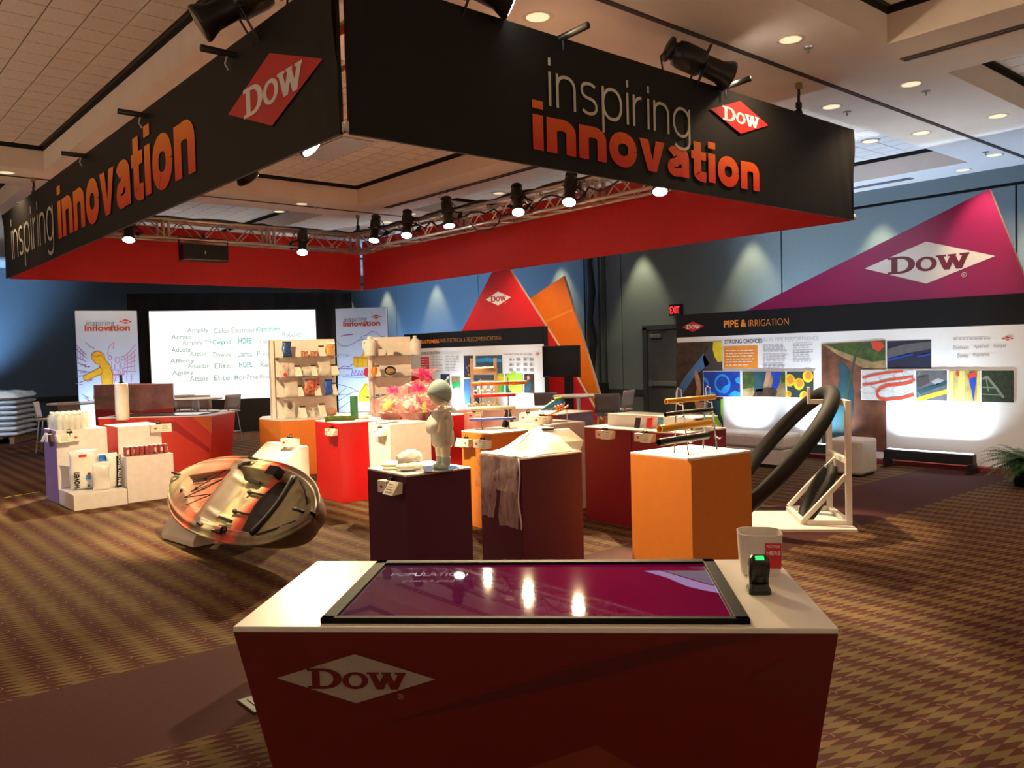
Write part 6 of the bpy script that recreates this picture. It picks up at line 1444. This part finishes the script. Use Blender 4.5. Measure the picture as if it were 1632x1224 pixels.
item('pouch', 'narrow grey speckled pouch on the second shelf', U1, 2, 462, 470, .19, CLR); item('tent', 'left white card on the second shelf of the left unit', U1, 2, 471, 481, .14, CREAM); item('pouch', 'low clear pouch between two cards on the second shelf', U1, 2, 483, 496, .13, CLR); item('tent', 'middle white card on the second shelf of the left unit', U1, 2, 497, 506, .14, CREAM); item('pouch', 'wide clear pouch on the second shelf', U1, 2, 508, 527, .21, CLR); item('tent', 'right white card at the end of the second shelf', U1, 2, 529, 540, .14, CREAM)
item('pouch', 'large clear pouch at the left of the third shelf', U1, 1, 454, 475, .23, CLR); item('tent', 'left white card on the third shelf of the left unit', U1, 1, 475, 484, .14, CREAM)
t = item('pouch', 'silver and red fruit pouch on the third shelf', U1, 1, 486, 503, .26, RAIN); part('foil_top', MB().loft([[(-.09, -.02, .17), (.09, -.02, .17), (.09, .02, .17), (-.09, .02, .17)], [(-.11, -.01, .27), (.11, -.01, .27), (.11, .01, .27), (-.11, .01, .27)]]), mat('silver_foil', (.45, .55, .55), .25, .5, var=.3, scale=20), t); part('red_spoon', MB().tube([(.06, -.04, .10), (.12, -.04, .26)], .012, 6), PRED, t)
item('tent', 'middle white card on the third shelf of the left unit', U1, 1, 502, 512, .15, CREAM); item('pouch', 'royal blue pouch on the third shelf', U1, 1, 518, 530, .225, BLF); item('tent', 'right white card at the end of the third shelf', U1, 1, 531, 538, .16, CREAM)
t = item('pouch', 'clear bag with a dark thing in it at the bottom left', U1, 0, 453, 470, .26, CLR); part('dark_contents', MB().ball((0, -.04, .19), (.035, .02, .06), 10, 8), mat('dark_contents', (.10, .08, .05), .6), t)
item('tent', 'left white card on the bottom row of the left unit', U1, 0, 479, 489, .15, CREAM); item('tent', 'right white card on the bottom row of the left unit', U1, 0, 510, 520, .17, CREAM)
t = thing('film_spool', 'clear empty spool between two cards on the bottom row', 'spool', onshelf(U1, 0, 500), 0); part('hub', MB().lathe([(.05, 0), (.05, .01), (.022, .02), (.022, .12), (.05, .13), (.05, .14)], 16), CLR, t, smooth=True)
t = thing('bread_bun', 'brown rounded loaf at the right of the bottom row', 'bread', onshelf(U1, 0, 529)+Vector((0, 0, .062)), U1[1]); part('loaf', MB().ball((0, 0, 0), (.085, .06, .062), 16, 10, lambda d: 1+.08*noise.noise((d.x*2, d.y*2, d.z*2))), mat('bread_brown', (.42, .20, .12), .6, var=.2), t, smooth=True)
def jug(label, U, row, px, y=-.13, rz=0):
    t = thing('plastic_jug', label, 'jug', onshelf(U, row, px, y), rz)
    part('jug_body', MB().lathe([(.075, 0), (.085, .01), (.085, .17), (.06, .23), (.028, .26), (.028, .275)], 18), mat('jug_white', (.86, .85, .78), .35), t, smooth=True); part('cap', MB().lathe([(.032, .272), (.032, .295)], 14), PWHITE, t); part('handle', MB().tube([(.05, 0, .235), (.10, 0, .21), (.10, 0, .12), (.08, 0, .09)], .012, 7), mat('jug_white', (.86, .85, .78)), t, smooth=True)
jug('white plastic jug at the left end of the top right shelf', U2, 3, 590, -.13, 2.6); jug('white plastic jug sticking out right of the shelf unit', U2, 3, 662, -.02, 0)
item('box', 'low pale carton on the top shelf of the right unit', U2, 3, 604, 614, .09, CREAMP); item('box', 'second pale carton on the top shelf of the right unit', U2, 3, 617, 627, .10, CREAMP)
t = thing('round_pack', 'orange round pack at the left end of the right unit', 'pack', onshelf(U2, 2, 597)+Vector((0, 0, .075)), U2[1]); part('disc', MB().ball((0, 0, 0), (.045, .035, .075), 14, 10), PORG, t, smooth=True); part('rim', MB().tube([(.046*math.cos(a), 0, .076*math.sin(a)) for a in [i*PI/8 for i in range(16)]], .006, 5, closed=True), ORP, t)
item('tent', 'white card leaning on the orange round pack', U2, 2, 598, 607, .15, CREAM)
t = thing('food_tray', 'black rimmed oval food tray on the right unit', 'tray', onshelf(U2, 2, 622)+Vector((0, 0, .075)), U2[1]); part('tray', MB().lathe([(.02, 0), (.06, .005), (.085, .03), (.09, .03), (.075, .01), (.02, .006)], 20, M=Matrix.Rotation(PI/2-.2, 3, 'X') @ Matrix.Diagonal((1, .78, 1))), BLACK, t, smooth=True); part('food', MB().ball((0, -.012, 0), (.066, .02, .05), 14, 8), mat('food_tan', (.42, .26, .10), .5, var=.5, scale=30), t, smooth=True)
item('tent', 'small card with dark clip on the third shelf of the right unit', U2, 1, 619, 628, .13, CREAM)
t = thing('label_strip', 'strip of dark letters on the lower glass shelf', 'sign', onshelf(U2, 1, 608), U2[1]); part('strip', MB().box((0, 0, .018), (.20, .006, .036)), PWHITE, t); words('strip_lettering', [('Muffin', -.09, .09, .006, .030, .02)], PBLACK, t, -.003, 1)

# grass plinth
GRS = mat('turf_green', (.13, .20, .03), .9, var=.4, scale=40)
p = at(543, 670, PH)
t = thing('turf_sample', 'square of artificial grass on the red plinth', 'grass mat', (p.x, p.y+.02, PH), -.5)
part('backing', MB().box((0, 0, .012), (.34, .22, .024)), mat('turf_backing', (.05, .07, .02), .9), t)
r_ = random.Random(2); bm_ = MB()
for k in range(1500):
    x, y = r_.uniform(-.17, .17), r_.uniform(-.11, .11); a = r_.uniform(0, PI); dx, dy = .004*math.cos(a), .004*math.sin(a); bm_.add([(x-dx, y-dy, .02), (x+dx, y+dy, .02), (x+r_.uniform(-.015, .015), y+r_.uniform(-.015, .015), .05)], [(0, 1, 2)])
part('blades', bm_, GRS, t, kind='stuff')
p = at(565, 668, PH)
t = thing('turf_roll', 'tall dark green cylinder standing on the red plinth', 'cylinder', (p.x, p.y, PH)); zt = .26
part('cylinder', MB().lathe([(.044, 0), (.046, .004), (.046, .27), (.044, .275)], 24), mat('cylinder_green', (.03, .15, .06), .4, var=.15, scale=20), t, smooth=True); part('inner_core', MB().lathe([(.03, .274), (.03, .277)], 16), BLACK, t)
p = at(580, 667, PH); t = thing('fibre_sample', 'small heap of pale fibres beside the green cylinder', 'sample', (p.x, p.y, PH)); part('fibres', MB().ball((0, 0, .02), (.10, .05, .022), 16, 8, lambda d: 1+.3*noise.noise((d.x*4, d.y*4, 2))), mat('fibre_pale', (.72, .74, .62), .7), t, smooth=True)
p = at(610, 675, PH); t = thing('film_sample', 'crumpled clear film on the small white plinth', 'sample', (p.x+.1, p.y+.05, PH)); part('film', MB().grid(lambda u, v: ((u-.5)*.26, (v-.5)*.2, .015+.02*noise.noise((u*7, v*7, 8))), 12, 10), mat('nappy_pale', (.80, .78, .62)), t, smooth=True, solid=.003)

# gift baskets
CEL = mat('pink_cellophane', (.85, .28, .32), .08, alpha=.20, var=.35, scale=9); BOW = mat('pink_bow', (.85, .08, .38), .45, var=.2); WICK = mat('basket_brown', (.10, .05, .03), .6, var=.3, scale=40)
r_ = random.Random(9)
def gift(label, px, z, s, seed, tone):
    rr = random.Random(seed); p = at(*px, z); t = thing('gift_basket', label, 'gift basket', (p.x, p.y, z), rr.uniform(0, 3), 'cellophane gift baskets'); t.scale = (s, s, s)
    part('basket', MB().lathe([(.10, 0), (.135, .01), (.15, .07), (.155, .075), (.13, .07)], 22), WICK, t, smooth=True)
    cols = tone
    for k in range(16):
        a = rr.uniform(0, 2*PI); q = rr.uniform(.02, .12); c = mat('gift_filling_%s' % cols[k % len(cols)], {'yellow': (.85, .55, .05), 'red': (.70, .03, .03), 'pink': (.80, .35, .35), 'cream': (.82, .70, .50), 'green': (.35, .50, .05), 'plum': (.20, .05, .07)}[cols[k % len(cols)]], .4)
        if k % 3: part('gift_item', MB().ball((q*math.cos(a), q*math.sin(a), .09+.14*(k/16)), (.038, .038, .05), 10, 8), c, t, smooth=True)
        else: part('gift_item', MB().box((q*math.cos(a), q*math.sin(a), .10+.10*(k/16)), (.06, .03, .12), rz=a), c, t, bev=.004)
    sp = MB()
    for k in range(150):
        a = rr.uniform(0, 2*PI); q = rr.uniform(0, .13); z_ = rr.uniform(.06, .27)*(1-q*1.5); d = Vector((rr.uniform(-1, 1), rr.uniform(-1, 1), rr.uniform(-.6, .6)))*.04; c = Vector((q*math.cos(a), q*math.sin(a), z_)); sd = d.orthogonal().normalized()*.006
        sp.add([c-d-sd, c+d-sd, c+d+sd, c-d+sd], [(0, 1, 2, 3)])
    part('shredded_paper', sp, mat('shredded_paper_'+tone[0], (.80, .52, .42) if tone[0] != 'yellow' else (.82, .68, .42), .7), t, kind='stuff')
    def wrap(u, v):
        a = u*2*PI; pr_ = .15+.06*math.sin(PI*min(1, v*1.25))-.13*sm(.55, .82, v)+.10*sm(.84, 1, v); k = 1+.10*math.sin(a*9+v*4+seed)+.06*math.sin(a*17+v*9)
        return (pr_*k*math.cos(a), pr_*k*math.sin(a), .004+v*.36)
    part('cellophane', MB().grid(wrap, 60, 18), CEL, t, smooth=True)
    b = MB()
    for k in range(26):
        a = rr.uniform(0, 2*PI); e = rr.uniform(-.3, 1.2); d = Vector((math.cos(a)*math.cos(e), math.sin(a)*math.cos(e), math.sin(e))); sd = d.orthogonal().normalized()*.012; c = Vector((0, 0, .30)); b.add([c-sd, c+d*.05-sd*1.6, c+d*.085, c+d*.05+sd*1.6, c+sd], [(0, 1, 2, 3, 4)])
    part('bow', b, BOW, t, solid=.002)
gift('left pink gift basket with yellow and red contents', (627, 668), PH, 1.05, 1, ['yellow', 'cream', 'red', 'yellow', 'pink'])
gift('middle gift basket with a dark plum lower right side', (668, 668), PH, 1.15, 2, ['pink', 'plum', 'cream', 'green', 'plum'])
gift('rear gift basket, raised above the other two', (676, 658), PH+.0, 1.55, 5, ['red', 'cream', 'plum', 'pink'])

# wooden cable rack
WD = mat('rack_wood', (.66, .50, .34), .6, var=.12, scale=14)
a, b = at(755, 650, PH), at(790, 649, PH); rz = math.atan2(b.y-a.y, b.x-a.x); w_ = (b-a).length+.02; c = (a+b)/2
t = thing('cable_rack', 'pale wooden rack with cardboard spool on the white plinth', 'rack', (c.x, c.y, PH), rz); pl = Plane((c.x, c.y, PH), rz, 0); hh = pl.uv(772, 571)[1]
for s in (-1, 1): part('post', MB().box((s*w_/2, 0, hh/2), (.045, .06, hh)), WD, t, bev=.003)
part('cross_bar', MB().box((0, .0, .02), (w_-.05, .05, .04)), WD, t, bev=.003)
z1 = pl.uv(770, 590)[1]; part('paper_roll', MB().cyl((-w_/2+.02, -.02, z1), (w_/2-.02, -.02, z1), .045, n=18), mat('cardboard_tan', (.58, .40, .22), .6), t, smooth=True); part('roll_core', MB().cyl((w_/2-.03, -.02, z1), (w_/2+.03, -.02, z1), .022, n=12), mat('core_pale', (.75, .62, .45), .6), t, smooth=True)
z2 = pl.uv(770, 623)[1]
for k, cc in enumerate(('cable_white', 'cable_cream', 'cable_grey')):
    m_ = mat(cc, {'cable_white': (.75, .70, .58), 'cable_cream': (.66, .56, .38), 'cable_grey': (.55, .52, .48)}[cc], .5); x = -w_/2+.07+k*(w_-.14)/2
    part('cable_coil', MB().tube([(x+.012*(i/20), .0+.045*math.cos(i*.6), z2+.055*math.sin(i*.6)) for i in range(42)], .011, 6), m_, t, smooth=True)
part('rail', MB().cyl((-w_/2, 0, z2), (w_/2, 0, z2), .012), STEEL, t)
z3 = pl.uv(770, 645)[1]
for k in range(5): part('cable_stub', MB().tube([(-w_/2-.10+k*.09, -.05, .03), (-w_/2-.05+k*.09, -.07, .06+.02*(k % 2)), (-w_/2+k*.09, -.05, .025)], .014, 6), mat(['cable_cream', 'cable_white', 'cable_yellow', 'cable_grey', 'cable_cream'][k], (.8, .6, .1), .5), t, smooth=True)
p = at(757, 662, .84); card('sign card on the white plinth below the wooden cable rack', p.x, p.y, .84, math.radians(-46))
p = at(750, 715, .5)
a = at(785, 668, .93); t = thing('folding_easel', 'small black tripod easel behind the stand of thin pipes', 'easel', (6.35, 7.45, 0))
for k, (dx, dy) in enumerate(((-.22, .2), (.2, -.2), (.03, .25))): part('easel_leg', MB().bar((0, 0, 1.0), (dx, dy, 0), .035), BLKM, t)
part('easel_head', MB().box((0, 0, 1.01), (.08, .05, .06)), BLKM, t)

# shoes
def shoe(label, p, rz, m, sole, accent, s=1., tilt=0.):
    t = thing('shoe', label, 'shoe', p, rz); t.rotation_euler = (0, tilt, rz); t.scale = (s, s, s)
    def sec(x, w_, z0, z1, n=14): return [(x, w_*math.cos(a), z0+(z1-z0)*(math.sin(a)*.5+.5) if math.sin(a) > 0 else z0+(z1-z0)*.5*(1+math.sin(a)*1.0)) for a in [2*PI*k/n for k in range(n)]]
    part('sole', MB().loft([[(x, w_*math.cos(a), z+.014*math.sin(a)) for a in [2*PI*k/12 for k in range(12)]] for x, w_, z in ((-.135, .015, .03), (-.12, .034, .016), (-.05, .036, .014), (.03, .034, .014), (.09, .042, .014), (.13, .03, .02), (.145, .01, .032))]), sole, t, smooth=True)
    part('upper', MB().loft([sec(-.125, .024, .02, .085), sec(-.10, .034, .018, .10), (sec(-.05, .035, .018, .095)), sec(0, .036, .018, .085), sec(.05, .038, .018, .068), sec(.10, .037, .018, .05), sec(.135, .015, .02, .036)]), m, t, smooth=True)
    part('ankle_collar', MB().tube([(-.085+.035*math.cos(a), .026*math.sin(a), .098+.006*math.cos(a)) for a in [2*PI*k/14 for k in range(14)]], .010, 7, closed=True), accent, t, smooth=True)
    for k in range(4): part('lace', MB().tube([(-.02+k*.025, -.022, .086-k*.007), (-.015+k*.025, 0, .095-k*.009), (-.02+k*.025, .022, .086-k*.007)], .004, 5), accent, t)
    return t
SB = mat('shoe_blue', (.02, .16, .36), .5, var=.2); SYL = mat('shoe_lime', (.62, .80, .02), .5); SSO = mat('shoe_sole', (.55, .52, .45), .5)
p = at(882, 655, .89)
shoe('blue running shoe with lime yellow tongue tilted on a clear stand', Vector((p.x, p.y, .91)), YAW*0+math.radians(128), SB, SSO, SYL, 1.25, math.radians(18))
t = thing('acrylic_stand', 'clear block under the blue running shoe', 'stand', (p.x, p.y, .884)); part('block', MB().box((0, 0, .018), (.16, .10, .02)), ACR, t); part('post', MB().cyl((0, 0, 0), (0, 0, .012), .02), ACR, t)
p = at(908, 662, 1.0)
ST = mat('sandal_orange', (.85, .22, .02), .5)
t = thing('sandal', 'orange plastic sandal tilted on a clear stand', 'shoe', Vector((6.06, 6.30, 1.03)), math.radians(-40)); t.rotation_euler = (0, math.radians(-22), math.radians(-40))
part('footbed', MB().loft([[(x, w_*math.cos(a), z+.012*math.sin(a)) for a in [2*PI*k/12 for k in range(12)]] for x, w_, z in ((-.125, .012, .01), (-.11, .034, .004), (-.03, .034, 0), (.05, .042, 0), (.10, .038, .006), (.125, .012, .014))]), ST, t, smooth=True)
for x, h in ((.03, .055), (.065, .05), (.0, .06)): part('strap', MB().tube([(x, -.042, .0), (x-.005, -.03, h*.75), (x-.01, 0, h), (x-.005, .03, h*.75), (x, .042, 0)], .010, 6), ST, t, smooth=True)
t = thing('acrylic_stand', 'thin clear stand under the orange sandal', 'stand', (6.06, 6.30, PH)); part('post', MB().cyl((-.06, .05, 0), (-.06, .05, .09), .005).cyl((.07, -.06, 0), (.07, -.06, .13), .005), ACR, t); part('foot', MB().box((0, 0, .003), (.2, .14, .006), rz=-.7), ACR, t)
card('sign card on the white plinth below the orange sandal', 5.92, 6.60, PH+.05, math.radians(-60))
card('sign card at the front of the white plinth with the sandal', 5.80, 6.25, PH+.045, math.radians(-75))

# phone cases leaning on the backboard
for lab, x, m_ in (('dark purple phone case leaning on the white backboard', 1015, mat('case_purple', (.06, .02, .06), .45)), ('red phone case leaning on the white backboard', 1034, mat('case_red', (.70, .03, .03), .45)), ('light blue phone case leaning on the white backboard', 1051, mat('case_blue', (.12, .34, .50), .45))):
    p = at(x, 683, .916); t = thing('phone_case', lab, 'case', (p.x, p.y, .916), -PI/2)
    R_ = Matrix.Rotation(-.25, 3, 'X'); part('shell', MB().box((0, .012, .052), (.062, .012, .10), M=R_), m_, t, bev=.005); part('camera_hole', MB().box((.015, .0155, .088), (.016, .004, .010), M=R_), BLACK, t)

# yellow tape marks on the carpet at the left and a floor plate
for k, (x0, x1, y) in enumerate(((8, 17, 793), (23, 35, 790), (38, 48, 788), (51, 64, 785.5))):
    a, b = at(x0, y, .001), at(x1, y-1.5, .001); o = tag(part('floor_tape', MB().bar(a, b, .05, .002), mat('tape_yellow', (.55, .42, .04), .6)), 'yellow tape dash on the carpet at the far left, number %s from the picture edge' % ('one', 'two', 'three', 'four')[k], 'tape', 'yellow tape dashes')
a = at(385, 1130, 0); t = thing('floor_box', 'flat grey floor socket plate left of the large kiosk', 'floor plate', (a.x+.12, a.y+.0, 0), .0); part('plate', MB().box((0, 0, .004), (.2, .2, .008)), mat('floor_plate_grey', (.06, .06, .05), .5, .3), t, bev=.003); part('lid', MB().box((0, 0, .009), (.13, .13, .004)), mat('floor_plate_grey', (.06, .06, .05)), t, bev=.001)
